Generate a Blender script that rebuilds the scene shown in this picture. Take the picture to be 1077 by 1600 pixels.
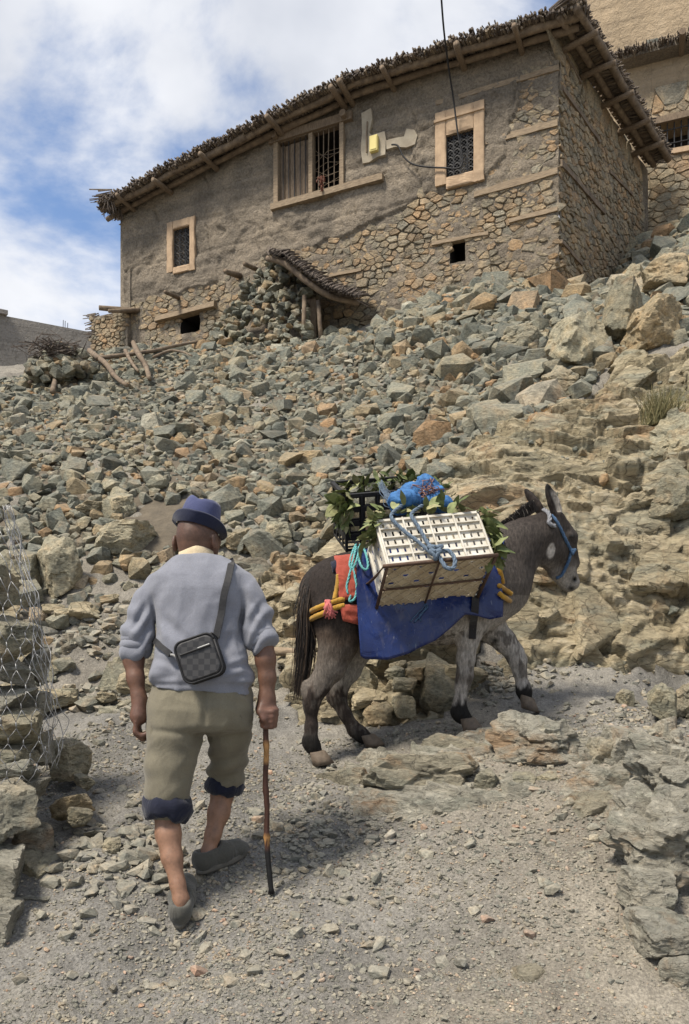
import bpy, bmesh, math, random
import numpy as np
from mathutils import Vector, Matrix, noise
from mathutils.bvhtree import BVHTree
for o in list(bpy.data.objects): bpy.data.objects.remove(o)
SC = bpy.context.scene
COL = SC.collection
rnd = random.Random(7)
nr = np.random.RandomState(11)
R = math.radians

# ---------------------------------------------------------------- camera, world, sun, exposure
F, CX, HY, CZ = 1200.0, 538.5, 1020.0, 1.5          # focal length, centre column and eye-level row in photo pixels; eye height
cam = bpy.data.cameras.new('camera'); camo = bpy.data.objects.new('camera', cam); COL.objects.link(camo)
cam.sensor_fit = 'VERTICAL'; cam.sensor_height = 36; cam.lens = 27
cam.shift_y = (HY - 800) / 1600
cam.clip_start = 0.05; cam.clip_end = 3000
camo.location = (0, 0, CZ); camo.rotation_euler = (R(90), 0, 0)
SC.camera = camo
SUN_AZ, SUN_EL = R(52), R(58)                        # sun stands behind the camera, to its left
sdir = Vector((-math.sin(SUN_AZ) * math.cos(SUN_EL), -math.cos(SUN_AZ) * math.cos(SUN_EL), math.sin(SUN_EL)))
sl = bpy.data.lights.new('sun', 'SUN'); sl.energy = 3.0; sl.angle = R(13); sl.color = (1.0, 0.92, 0.80)
so = bpy.data.objects.new('sun', sl); COL.objects.link(so)
so.rotation_euler = sdir.to_track_quat('Z', 'Y').to_euler()
W = bpy.data.worlds.new('World'); SC.world = W; W.use_nodes = True
wn, wl = W.node_tree.nodes, W.node_tree.links
wn.clear()
def wnode(t, **k):
    n = wn.new(t)
    for a, b in k.items(): setattr(n, a, b)
    return n
wout = wnode('ShaderNodeOutputWorld'); wbg = wnode('ShaderNodeBackground'); wbg.inputs['Strength'].default_value = 0.108
sky = wnode('ShaderNodeTexSky', sky_type='NISHITA'); sky.sun_disc = False
sky.sun_elevation = SUN_EL; sky.sun_rotation = math.atan2(sdir.x, sdir.y); sky.air_density = 1.0; sky.dust_density = 1.2; sky.ozone_density = 1.5; sky.altitude = 1500
tc = wnode('ShaderNodeTexCoord')
# clouds: direction projected on a cloud deck, so they flatten towards the horizon
mp = wnode('ShaderNodeMapping'); mp.inputs['Scale'].default_value = (1, 1, 1.55); mp.inputs['Location'].default_value = (11.4706, 5.6991, 1.2692)
n1 = wnode('ShaderNodeTexNoise'); n1.inputs['Scale'].default_value = 2.6; n1.inputs['Detail'].default_value = 9; n1.inputs['Roughness'].default_value = 0.56; n1.inputs['Distortion'].default_value = 0.25
rp = wnode('ShaderNodeValToRGB'); rp.color_ramp.elements[0].position = 0.38; rp.color_ramp.elements[1].position = 0.54
rp.color_ramp.elements[0].color = (0, 0, 0, 1); rp.color_ramp.elements[1].color = (1, 1, 1, 1); rp.color_ramp.interpolation = 'EASE'
n2 = wnode('ShaderNodeTexNoise'); n2.inputs['Scale'].default_value = 3.4; n2.inputs['Detail'].default_value = 5; n2.inputs['Roughness'].default_value = 0.5
rc = wnode('ShaderNodeValToRGB'); rc.color_ramp.elements[0].position = 0.36; rc.color_ramp.elements[1].position = 0.62
rc.color_ramp.elements[0].color = (2.95, 3.1, 3.45, 1); rc.color_ramp.elements[1].color = (4.3, 4.37, 4.56, 1)
mx = wnode('ShaderNodeMix', data_type='RGBA')
hs = wnode('ShaderNodeHueSaturation'); hs.inputs['Saturation'].default_value = 1.0; hs.inputs['Value'].default_value = 0.95
wl.new(tc.outputs['Generated'], mp.inputs['Vector']); wl.new(mp.outputs[0], n1.inputs['Vector']); wl.new(mp.outputs[0], n2.inputs['Vector'])
wl.new(n1.outputs['Fac'], rp.inputs[0]); wl.new(n2.outputs['Fac'], rc.inputs[0])
wl.new(sky.outputs[0], hs.inputs['Color'])
wl.new(rp.outputs[0], mx.inputs['Factor']); wl.new(hs.outputs[0], mx.inputs[6]); wl.new(rc.outputs[0], mx.inputs[7])
wl.new(mx.outputs[2], wbg.inputs['Color']); wl.new(wbg.outputs[0], wout.inputs['Surface'])
vs = SC.view_settings; vs.view_transform = 'Standard'; vs.look = 'None'; vs.gamma = 1; vs.use_curve_mapping = False; vs.exposure = 1.08
SC.render.engine = 'CYCLES'

# ---------------------------------------------------------------- helpers
def P(px, py, Y): return Vector(((px - CX) / F * Y, Y, CZ + (HY - py) / F * Y))
def proj(x, y, z): return CX + F * x / y, HY - F * (z - CZ) / y
def smooth01(a, b, x):
    t = np.clip((np.asarray(x, float) - a) / (b - a), 0, 1); return t * t * (3 - 2 * t)
def origin_of(p):
    while p.parent: p = p.parent
    return p.location
def mk(name, verts, faces, mat, parent=None, smooth=False, attrs=None):
    me = bpy.data.meshes.new(name)
    V = np.asarray([tuple(v) for v in verts] if not isinstance(verts, np.ndarray) else verts, float)
    if parent is not None: V = V - np.array(origin_of(parent))
    if isinstance(faces, np.ndarray):
        n, k = faces.shape
        me.vertices.add(len(V)); me.vertices.foreach_set('co', V.astype(np.float32).ravel())
        me.loops.add(n * k); me.loops.foreach_set('vertex_index', faces.astype(np.int32).ravel())
        me.polygons.add(n); me.polygons.foreach_set('loop_start', np.arange(0, n * k, k, dtype=np.int32))
        me.update(calc_edges=True); me.validate()
    else:
        me.from_pydata([tuple(v) for v in V], [], faces)
    me.polygons.foreach_set('use_smooth', [smooth] * len(me.polygons))
    if attrs:
        for an, av in attrs.items():
            av = np.asarray(av, np.float32)
            if av.ndim == 1:
                at = me.attributes.new(an, 'FLOAT', 'POINT'); at.data.foreach_set('value', av)
            else:
                at = me.attributes.new(an, 'FLOAT_COLOR', 'POINT')
                at.data.foreach_set('color', np.concatenate([av, np.ones((len(av), 1), np.float32)], 1).ravel())
    if mat: me.materials.append(MAT[mat] if isinstance(mat, str) else mat)
    o = bpy.data.objects.new(name, me); COL.objects.link(o)
    if parent is not None: o.parent = parent
    return o
def inst(name, me, loc, rot, scale, parent=None):
    """copy sharing mesh data"""
    o = bpy.data.objects.new(name, me); COL.objects.link(o)
    if parent is not None:
        o.parent = parent; loc = Vector(loc) - origin_of(parent)
    o.location = loc; o.rotation_mode = 'QUATERNION'; o.rotation_quaternion = rot; o.scale = scale
    return o
def empty(name, loc, label=None, cat=None, group=None):
    o = bpy.data.objects.new(name, None); COL.objects.link(o); o.location = loc; o.empty_display_size = 0.1
    if label: tag(o, label, cat, group)
    return o
def tag(o, label=None, cat=None, group=None, kind=None):
    if label: o['label'] = label
    if cat: o['category'] = cat
    if group: o['group'] = group
    if kind: o['kind'] = kind
    return o
class MB:
    """collects pieces into one mesh"""
    def __init__(s): s.v = []; s.f = []; s.a = []
    def add(s, v, f, a=None):
        n = len(s.v); s.v += [tuple(p) for p in v]; s.f += [tuple(i + n for i in q) for q in f]
        s.a += [a if a is not None else 0.5] * len(v)
        return s
    def box(s, c, ax, ay, az, a=None, taper=0):
        c, ax, ay, az = map(Vector, (c, ax, ay, az)); v = []
        for k in (-1, 1):
            for j in (-1, 1):
                for i in (-1, 1): v.append(c + ax * i + ay * j + az * k)
        return s.add(v, [(0, 2, 3, 1), (4, 5, 7, 6), (0, 1, 5, 4), (2, 6, 7, 3), (0, 4, 6, 2), (1, 3, 7, 5)], a)
    def tube(s, pts, rad, n=8, a=None, jit=0, flat=1.0, cap=True):
        pts = [Vector(p) for p in pts]; m = len(pts)
        rad = [rad] * m if not hasattr(rad, '__len__') else rad
        V = []; up = None
        for i, p in enumerate(pts):
            t = (pts[min(i + 1, m - 1)] - pts[max(i - 1, 0)])
            t = t.normalized() if t.length > 1e-9 else Vector((0, 0, 1))
            if up is None: up = t.orthogonal().normalized()
            up = (up - t * up.dot(t)); up = up.normalized() if up.length > 1e-6 else t.orthogonal().normalized()
            sd = t.cross(up)
            for k in range(n):
                an = 2 * math.pi * k / n; r = rad[i] * (1 + (rnd.uniform(-jit, jit) if jit else 0))
                V.append(p + up * (math.cos(an) * r) + sd * (math.sin(an) * r * flat))
        Fc = [(i * n + k, i * n + (k + 1) % n, (i + 1) * n + (k + 1) % n, (i + 1) * n + k) for i in range(m - 1) for k in range(n)]
        if cap: Fc += [tuple(range(n - 1, -1, -1)), tuple((m - 1) * n + k for k in range(n))]
        return s.add(V, Fc, a)
    def build(s, name, mat, parent=None, smooth=False):
        return mk(name, s.v, s.f, mat, parent, smooth, {'rnd': s.a})
def spline(pts, n=8):
    """Catmull-Rom through points"""
    pts = [Vector(p) for p in pts]; out = []
    for i in range(len(pts) - 1):
        a, b, c, d = pts[max(i - 1, 0)], pts[i], pts[i + 1], pts[min(i + 2, len(pts) - 1)]
        for k in range(n):
            t = k / n
            out.append(0.5 * ((2 * b) + (c - a) * t + (2 * a - 5 * b + 4 * c - d) * t * t + (3 * b - a - 3 * c + d) * t ** 3))
    out.append(pts[-1]); return out
def fbm(V, scale, octv=4, seed=0.0, H=0.9):
    """fractal noise at many points"""
    return np.array([noise.fractal(Vector((x * scale + seed, y * scale - seed, z * scale + 3 * seed)), H, 2.0, octv) for x, y, z in V])
def inpoly(px, py, poly):
    px = np.asarray(px, float); py = np.asarray(py, float); r = np.zeros(px.shape, bool)
    n = len(poly)
    for i in range(n):
        x0, y0 = poly[i]; x1, y1 = poly[(i + 1) % n]
        if y0 == y1: continue
        c = ((y0 > py) != (y1 > py)) & (px < (x1 - x0) * (py - y0) / (y1 - y0) + x0)
        r ^= c
    return r

# ---------------------------------------------------------------- materials
MAT = {}
class NT:
    def __init__(s, name):
        s.m = bpy.data.materials.new(name); s.m.use_nodes = True; s.t = s.m.node_tree; s.n = s.t.nodes; s.l = s.t.links
        s.b = s.n['Principled BSDF']; MAT[name] = s.m
        s.b.inputs['Specular IOR Level'].default_value = 0.25
    def node(s, t, **k):
        n = s.n.new(t)
        for a, b in k.items():
            if a in n.inputs.keys(): n.inputs[a].default_value = b
            else: setattr(n, a, b)
        return n
    def link(s, a, b): s.l.new(a, b)
    def ramp(s, fac, stops, interp='LINEAR'):
        r = s.node('ShaderNodeValToRGB'); cr = r.color_ramp; cr.interpolation = interp
        while len(cr.elements) < len(stops): cr.elements.new(0.5)
        for e, (p, c) in zip(cr.elements, stops):
            e.position = p; e.color = (c[0], c[1], c[2], 1) if hasattr(c, '__len__') else (c, c, c, 1)
        s.link(fac, r.inputs[0]); return r.outputs[0]
    def noise(s, vec, scale, detail=5, rough=0.6, dist=0.0):
        n = s.node('ShaderNodeTexNoise'); n.inputs['Scale'].default_value = scale; n.inputs['Detail'].default_value = detail
        n.inputs['Roughness'].default_value = rough; n.inputs['Distortion'].default_value = dist; s.link(vec, n.inputs['Vector']); return n.outputs['Fac']
    def mix(s, fac, a, b, mode='MIX'):
        n = s.node('ShaderNodeMix', data_type='RGBA', blend_type=mode)
        for sock, v in ((n.inputs[0], fac), (n.inputs[6], a), (n.inputs[7], b)):
            if hasattr(v, 'is_output'): s.link(v, sock)
            elif hasattr(v, '__len__'): sock.default_value = (v[0], v[1], v[2], 1)
            else: sock.default_value = v if sock == n.inputs[0] else (v, v, v, 1)
        return n.outputs[2]
    def math(s, op, a, b=0.0):
        n = s.node('ShaderNodeMath', operation=op)
        for sock, v in ((n.inputs[0], a), (n.inputs[1], b)):
            if hasattr(v, 'is_output'): s.link(v, sock)
            else: sock.default_value = v
        return n.outputs[0]
    def pos(s): return s.node('ShaderNodeNewGeometry').outputs['Position']
    def obj(s): return s.node('ShaderNodeTexCoord').outputs['Object']
    def attr(s, name, what='Fac'): return s.node('ShaderNodeAttribute', attribute_name=name).outputs[what]
    def stretch(s, vec, sx, sy, sz, rot=(0, 0, 0)):
        n = s.node('ShaderNodeMapping'); n.inputs['Scale'].default_value = (sx, sy, sz); n.inputs['Rotation'].default_value = rot; s.link(vec, n.inputs['Vector']); return n.outputs[0]
    def bump(s, h, strength, dist=0.02, chain=None):
        n = s.node('ShaderNodeBump'); n.inputs['Strength'].default_value = strength; n.inputs['Distance'].default_value = dist
        s.link(h, n.inputs['Height'])
        if chain is not None: s.link(chain, n.inputs['Normal'])
        return n.outputs[0]
    def done(s, col, rough=0.9, bump=None):
        if hasattr(col, 'is_output'): s.link(col, s.b.inputs['Base Color'])
        else: s.b.inputs['Base Color'].default_value = (*col, 1)
        if hasattr(rough, 'is_output'): s.link(rough, s.b.inputs['Roughness'])
        else: s.b.inputs['Roughness'].default_value = rough
        if bump is not None: s.link(bump, s.b.inputs['Normal'])
        return s
def simple(name, c1, c2=None, scale=20, rough=0.85, bs=60, bstr=0.3, bdist=0.005, st=(1, 1, 1), spec=None):
    t = NT(name); v = t.stretch(t.pos(), *st); c2 = c2 or tuple(x * 0.72 for x in c1)
    n = t.noise(v, scale, 6, 0.65); col = t.ramp(n, [(0.32, c2), (0.68, c1)])
    b = t.bump(t.noise(v, bs, 5, 0.6), bstr, bdist)
    if spec is not None: t.b.inputs['Specular IOR Level'].default_value = spec
    return t.done(col, rough, b)
# stone tints of the hillside: grey-green slate, grey, tan, ochre
TINTS = [(0.00, (0.092, 0.094, 0.082)), (0.10, (0.157, 0.160, 0.137)), (0.24, (0.232, 0.233, 0.195)), (0.36, (0.175, 0.180, 0.159)), (0.48, (0.267, 0.257, 0.205)),
         (0.58, (0.192, 0.191, 0.164)), (0.70, (0.301, 0.281, 0.216)), (0.79, (0.232, 0.205, 0.149)), (0.87, (0.314, 0.247, 0.159)), (0.95, (0.297, 0.196, 0.116)), (1.0, (0.393, 0.382, 0.322))]
def stone_mat(name, mode, tint=TINTS, nscale=5.0, dust=0.25, lift=1.0, bd=1.0):
    t = NT(name); pos = t.pos()
    r = t.node('ShaderNodeObjectInfo').outputs['Random'] if mode == 'object' else t.attr('rnd')
    base = t.ramp(r, tint)
    big = t.noise(pos, nscale, 5, 0.65, 0.5)
    pal = t.ramp(big, [(0.28, (0.48, 0.51, 0.51)), (0.44, (0.85, 0.88, 0.86)), (0.6, (1.10, 1.05, 0.95)), (0.75, (1.42, 1.24, 0.98))])
    col = t.mix(1.0, base, pal, 'MULTIPLY')
    och = t.ramp(t.noise(pos, nscale * 0.8, 3, 0.6, 0.8), [(0.56, 0), (0.72, 1)])
    col = t.mix(t.math('MULTIPLY', och, 0.42), col, (0.32 * lift, 0.215 * lift, 0.12 * lift))
    fine = t.noise(t.stretch(pos, 1, 1, 1.8, (0.4, 0.5, 0)), nscale * 6, 6, 0.76, 0.4)
    sp = t.ramp(fine, [(0.3, 0.42), (0.5, 1.0), (0.72, 1.6)])
    col = t.mix(1.0, col, sp, 'MULTIPLY')
    nz = t.node('ShaderNodeSeparateXYZ'); t.link(t.node('ShaderNodeNewGeometry').outputs['Normal'], nz.inputs[0])   # dust lies on level faces
    up = t.ramp(nz.outputs[2], [(0.45, 0), (1.0, 1)])
    col = t.mix(t.math('MULTIPLY', up, dust), col, (0.30 * lift, 0.268 * lift, 0.215 * lift))
    b = t.bump(big, 0.6, 0.06 * bd); b = t.bump(fine, 0.9, 0.03 * bd, b)
    return t.done(col, 0.88, b)
stone_mat('stone_obj', 'object'); stone_mat('stone_att', 'attr')
WALLT = [(0.0, (0.204, 0.168, 0.126)), (0.2, (0.306, 0.250, 0.180)), (0.4, (0.246, 0.218, 0.174)), (0.6, (0.342, 0.274, 0.190)), (0.78, (0.288, 0.210, 0.142)), (0.9, (0.360, 0.252, 0.156)), (1.0, (0.336, 0.294, 0.228))]
stone_mat('wallstone_obj', 'object', WALLT, 4.0, 0.1); stone_mat('wallstone_att', 'attr', WALLT, 4.0, 0.1)
NEART = [(0.0, (0.227, 0.207, 0.155)), (0.3, (0.324, 0.303, 0.230)), (0.55, (0.373, 0.330, 0.241)), (0.75, (0.270, 0.253, 0.199)), (0.9, (0.367, 0.288, 0.185)), (1.0, (0.292, 0.288, 0.249))]
stone_mat('boulder', 'object', NEART, 6.0, 0.3)
# ---------------------------------------------------------------- terrain: thin-plate surface through surveyed points
CTRL_PX = [  # (photo column, photo row, distance)
 (-150,1600,2.3),(100,1600,2.3),(540,1600,2.23),(1000,1600,2.2),(1250,1600,2.2),
 (280,1449,2.75),(700,1446,2.72),(950,1450,2.62),(1150,1420,2.6),
 (320,1364,3.05),(424,1397,2.93),(600,1352,3.08),(850,1335,3.02),(60,1400,2.85),(150,1300,3.25),(-150,1330,3.2),
 (200,1215,3.9),(330,1215,3.85),(450,1265,3.55),(600,1290,3.4),(850,1285,3.3),(1000,1280,3.2),(1150,1230,3.4),
 (200,1130,4.7),(80,1150,4.5),(-150,1140,4.7),(380,1140,4.6),
 (500,1196,4.2),(590,1166,4.5),(740,1147,4.4),(830,1118,4.62),(660,1180,4.1),(800,1150,4.15),(940,1135,4.2),
 (900,1068,5.1),(980,1062,5.3),(1000,1105,4.7),(1100,1060,5.5),(1100,1120,4.6),(1250,1050,5.4),
 (600,1120,4.85),(660,1105,4.85),(600,1040,5.2),(690,1045,5.2),(450,1095,5.15),(450,1015,5.75),(540,1000,5.55),
 (150,1085,5.3),(180,1000,5.8),(130,940,6.2),(100,880,6.6),(0,900,6.4),(0,1010,5.7),(-200,950,6.1),(-200,1050,5.4),
 (300,920,6.3),(420,920,6.3),(400,1000,5.85),(260,1080,5.2),
 (230,830,6.9),(340,830,6.9),(480,860,6.55),
 (-250,760,7.6),(100,760,7.5),(400,770,7.4),(600,770,7.0),(700,745,6.8),
 (-250,650,9.2),(100,640,9.3),(400,640,9.2),(600,640,8.8),(760,645,7.9),
 (-250,600,11),(30,605,10.6),(200,560,11.6),(300,545,12.5),(500,535,12.2),(600,500,11.6),(700,468,11.35),(780,442,11.15),(860,462,10.6),
 (790,1045,5.25),(870,1045,5.4),(960,1035,5.55),(1077,1010,5.7),(1250,1000,5.6),
 (790,850,5.95),(870,850,6.0),(1000,860,5.95),(1150,860,5.7),
 (780,720,6.6),(870,720,6.5),(1000,720,6.4),(1150,720,6.1),
 (850,655,7.1),(950,620,7.2),(1077,620,6.8),(1250,600,6.6),
 (900,560,8.2),(1000,520,8.4),(1100,500,8.3),(960,455,10.2),(1077,400,10.4),(1250,380,10.2),(930,470,11.6),(990,390,13.4),(1077,350,13.4),
]
CW = [tuple(P(*c)) for c in CTRL_PX]
CW += [(0, 0, 0), (-1.6, 0, 0.1), (1.6, 0, 0.15), (0, 1.2, .2), (-2.2, 1.5, .5), (2.0, 1.5, .45), (0, -3, -.5), (-4, -3, -.3), (4, -3, -.3), (-4, 3, 1.2), (4, 3, 1.6),
       (-7, 6, 2.2), (6, 5, 2.6), (7, 8, 5.6), (-9, 10, 4.6), (-9, 15, 6.8), (-4, 17, 7.4), (1, 15, 7.2), (5, 17, 9), (10, 12, 9), (10, 18, 10), (-14, 20, 7.6), (0, 22, 9), (-8, 19, 7.6)]
CW = np.array(CW)
def tps_fit(xy, z, lam=0.004):
    n = len(xy); d = np.linalg.norm(xy[:, None] - xy[None], axis=2)
    K = np.where(d > 0, d * d * np.log(d + 1e-12), 0) + lam * np.eye(n)
    Pm = np.c_[np.ones(n), xy]; A = np.block([[K, Pm], [Pm.T, np.zeros((3, 3))]])
    return np.linalg.solve(A, np.r_[z, np.zeros(3)])
TW = tps_fit(CW[:, :2], CW[:, 2])
def terr(x, y):
    x = np.atleast_1d(np.asarray(x, float)); y = np.atleast_1d(np.asarray(y, float)); sh = x.shape; x = x.ravel(); y = y.ravel()
    out = np.empty(len(x))
    for i in range(0, len(x), 20000):
        xs, ys = x[i:i + 20000], y[i:i + 20000]
        d2 = (xs[:, None] - CW[None, :, 0]) ** 2 + (ys[:, None] - CW[None, :, 1]) ** 2
        out[i:i + 20000] = (0.5 * d2 * np.log(d2 + 1e-12)) @ TW[:-3] + TW[-3] + TW[-2] * xs + TW[-1] * ys
    return out.reshape(sh)
def tz(x, y): return float(terr(x, y)[0])
def tnormal(x, y, e=0.08):
    return Vector((-(tz(x + e, y) - tz(x - e, y)) / (2 * e), -(tz(x, y + e) - tz(x, y - e)) / (2 * e), 1)).normalized()
def hit(px, py, y0=1.8, y1=18):
    """where the sight line through a photo pixel meets the terrain"""
    Y = np.linspace(y0, y1, 1200); X = (px - CX) / F * Y; Z = CZ + (HY - py) / F * Y
    s = terr(X, Y) - Z; k = np.where((s[:-1] < 0) & (s[1:] >= 0))[0]
    i = k[0] if len(k) else len(Y) - 2
    return Vector((X[i], Y[i], Z[i]))
# ground materials
t = NT('ground'); pos = t.pos()
g1 = t.ramp(t.noise(pos, 1.6, 6, 0.6, 0.4), [(0.34, (0.118, 0.113, 0.102)), (0.5, (0.173, 0.165, 0.150)), (0.68, (0.212, 0.198, 0.170))])
g2 = t.ramp(t.noise(pos, 1.6, 6, 0.6, 0.4), [(0.34, (0.159, 0.140, 0.112)), (0.55, (0.219, 0.195, 0.156)), (0.7, (0.265, 0.237, 0.190))])
col = t.mix(t.attr('soil'), g1, g2)
spk = t.ramp(t.noise(pos, 95, 4, 0.75), [(0.25, 0.4), (0.5, 1.0), (0.75, 1.7)])
col = t.mix(1.0, col, spk, 'MULTIPLY')
med = t.ramp(t.noise(pos, 14, 5, 0.65), [(0.3, 0.78), (0.7, 1.18)]); col = t.mix(1.0, col, med, 'MULTIPLY')
vo = t.node('ShaderNodeTexVoronoi'); vo.inputs['Scale'].default_value = 70; t.link(pos, vo.inputs['Vector'])
b = t.bump(t.noise(pos, 22, 6, 0.75), 0.7, 0.03); b = t.bump(vo.outputs['Distance'], 0.5, 0.006, b)
t.done(col, 0.95, b)
def rock_surface(name, cols, sc=1.0):
    t = NT(name); pos = t.pos(); st = t.stretch(pos, 1.0, 1.0, 2.6, (0.5, 0.35, 0.0))
    col = t.ramp(t.noise(st, 1.5 * sc, 6, 0.68, 0.9), cols)
    och = t.ramp(t.noise(pos, 1.2 * sc, 5, 0.7, 0.6), [(0.55, 0), (0.68, 1)])
    col = t.mix(t.math('MULTIPLY', och, 0.7), col, (0.42, 0.25, 0.125))
    gr = t.ramp(t.noise(st, 2.1 * sc, 4, 0.65, 0.5), [(0.52, 0), (0.64, 1)])
    col = t.mix(t.math('MULTIPLY', gr, 0.5), col, (0.25, 0.265, 0.215))
    fine = t.noise(st, 8 * sc, 8, 0.78, 0.8); sp = t.ramp(fine, [(0.3, 0.4), (0.48, 0.98), (0.7, 1.5)]); col = t.mix(1.0, col, sp, 'MULTIPLY')
    wv = t.node('ShaderNodeTexNoise'); wv.inputs['Scale'].default_value = 3 * sc; wv.inputs['Detail'].default_value = 4; t.link(pos, wv.inputs['Vector'])
    sv = t.node('ShaderNodeVectorMath', operation='SCALE'); sv.inputs['Scale'].default_value = 0.35; t.link(wv.outputs['Color'], sv.inputs[0])
    ad = t.node('ShaderNodeVectorMath', operation='ADD'); t.link(st, ad.inputs[0]); t.link(sv.outputs[0], ad.inputs[1])
    v = t.node('ShaderNodeTexVoronoi', feature='DISTANCE_TO_EDGE'); v.inputs['Scale'].default_value = 5.0 * sc; t.link(ad.outputs[0], v.inputs['Vector'])
    ck = t.ramp(v.outputs['Distance'], [(0, 0), (0.03, 1)]); col = t.mix(1.0, col, t.ramp(v.outputs['Distance'], [(0, 0.45), (0.02, 1)]), 'MULTIPLY')
    b = t.bump(ck, 0.6, 0.03); b = t.bump(fine, 1.0, 0.07, b)
    return t.done(col, 0.9, b)
rock_surface('rockface', [(0.30, (0.25, 0.225, 0.155)), (0.45, (0.38, 0.325, 0.215)), (0.58, (0.46, 0.385, 0.255)), (0.72, (0.54, 0.485, 0.365))])
rock_surface('bankrock', [(0.30, (0.19, 0.168, 0.128)), (0.45, (0.27, 0.238, 0.18)), (0.58, (0.31, 0.270, 0.20)), (0.72, (0.35, 0.305, 0.235))], 1.6)
rock_surface('palerock', [(0.30, (0.30, 0.285, 0.235)), (0.45, (0.43, 0.405, 0.33)), (0.60, (0.50, 0.465, 0.375)), (0.75, (0.58, 0.55, 0.46))], 2.2)
rock_surface('outcrop', [(0.30, (0.25, 0.23, 0.175)), (0.45, (0.37, 0.335, 0.25)), (0.60, (0.44, 0.39, 0.285)), (0.75, (0.50, 0.46, 0.36))], 2.0)

FACE = [(690,750),(735,690),(800,665),(870,650),(930,610),(980,560),(1040,560),(1250,540),(1560,500),(1560,1035),(1250,1030),(1077,1030),(980,1040),(870,1040),(800,1040),(760,1000),(735,930),(680,880),(560,875),(540,840),(600,790)]
BANK = [(470,1120),(560,1135),(640,1125),(715,1105),(740,1050),(760,900),(640,850),(500,850),(430,880),(400,950),(440,1030)]
simple('soil_gap_shade', (0.135, 0.112, 0.082), (0.085, 0.072, 0.055), 9, 0.95, 40, 0.6, 0.02)  # brown soil, colour darkened to stand in for shade between the rubble stones
# ground sheet: fine near the viewer, reaching far behind the hill
rows = np.r_[-60, -30, -15, -8, -4, -2, -1, -0.3, np.geomspace(0.3, 20, 430), 21, 22.5, 25, 30, 40, 60, 100, 200, 500, 1500]
us = np.r_[-40, -12, -5, -2.5, -1.4, np.linspace(-0.95, 0.95, 360), 1.4, 2.5, 5, 12, 40]
gx = (us[None, :] * np.maximum(np.abs(rows), 0.6)[:, None]).copy() + 0 * rows[:, None]
for i, y in enumerate(rows):
    if y > 20: gx[i] = us * np.minimum(y, 60 + (y - 60) * 0.8)
gy = np.repeat(rows[:, None], len(us), 1)
cxx = np.clip(gx, -16, 13); cyy = np.clip(gy, -3.5, 22)
gz = terr(cxx, cyy)
far = np.hypot(gx - cxx, gy - cyy); gz += np.where(gy > 0, 1, -1) * np.minimum(far * 0.02, 6) * (far > 0)
V = np.c_[gx.ravel(), gy.ravel(), gz.ravel()]
nearm = (V[:, 1] > 1.5) & (V[:, 1] < 16) & (np.abs(V[:, 0]) < 8)
dz = np.zeros(len(V)); idx = np.where(nearm)[0]
dz[idx] = fbm(V[idx], 2.2, 5, 1.3) * 0.03 + fbm(V[idx], 9, 3, 4.0) * 0.017
ppx, ppy = proj(V[:, 0], np.maximum(V[:, 1], 0.2), V[:, 2])
rough = np.where((ppy < 1100) & (V[:, 1] > 4.7), 2.0, 1.0); V[:, 2] += dz * rough
for pol in (FACE, BANK): V[:, 2] -= np.where(inpoly(ppx, ppy, pol) & (V[:, 1] > 4.4) & (V[:, 1] < 9), 0.26, 0)
soil = smooth01(420, 900, ppx + 120 * np.sin(ppy * 0.012) + (ppy - 1350) * 0.25) * 0.85
soil = np.where(ppy < 1100, 0.55, soil); soil = np.where((ppy < 1150) & (ppy > 1020) & (ppx > 780), 0.1, soil)
nR, nU = gx.shape; ii = np.arange(nR * nU).reshape(nR, nU)
Q = np.stack([ii[:-1, :-1], ii[:-1, 1:], ii[1:, 1:], ii[1:, :-1]], -1).reshape(-1, 4)
ground = tag(mk('ground', V, Q, 'ground', None, True, {'soil': soil}), kind='structure')
GB = BVHTree.FromPolygons([tuple(v) for v in V], [tuple(int(a) for a in q) for q in Q])
def gz_at(x, y):
    h = GB.ray_cast(Vector((x, y, 60)), Vector((0, 0, -1)))
    return h[0].z if h[0] else tz(x, y)

# ---- the cut rock face behind the donkey, craggy and stratified
def crag(V, N, amp, seed, strata=(0.25, 0.35, 1.0), sc=1.0):
    """displacement along normals: blocky steps + ledges along tilted strata + ridged noise"""
    S = Vector(strata).normalized(); out = np.zeros(len(V))
    for i, (x, y, z) in enumerate(V):
        p = Vector((x * sc + seed, y * sc, z * sc))
        w = noise.noise_vector(p * 1.7) * 0.28
        q = p + w
        tot = noise.fractal(p * 2.2, 0.7, 2.1, 7) * 0.45
        led = (q.dot(S) * 4.5) % 1.0; tot += (led - 0.5) * 0.35
        for fx, fz, a in ((1.1, 1.8, 0.9), (3.0, 5.0, 0.5), (8.0, 13.0, 0.22)):
            v = Vector((q.x * fx, q.y * fx, q.z * fz)); c, pt = noise.voronoi(v, distance_metric='DISTANCE', exponent=2.5)
            k = pt[0] * 7.31; dv = Vector((noise.cell(k), noise.cell(k + Vector((31, 0, 0))), noise.cell(k + Vector((0, 57, 0))))) - Vector((.5, .5, .5))
            tot += a * ((dv.x) * 0.55 + (v - pt[0]).dot(dv) * 1.7 - 0.16 * max(0.0, 1 - (c[1] - c[0]) / 0.07))
        out[i] = amp * tot
    return out
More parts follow.
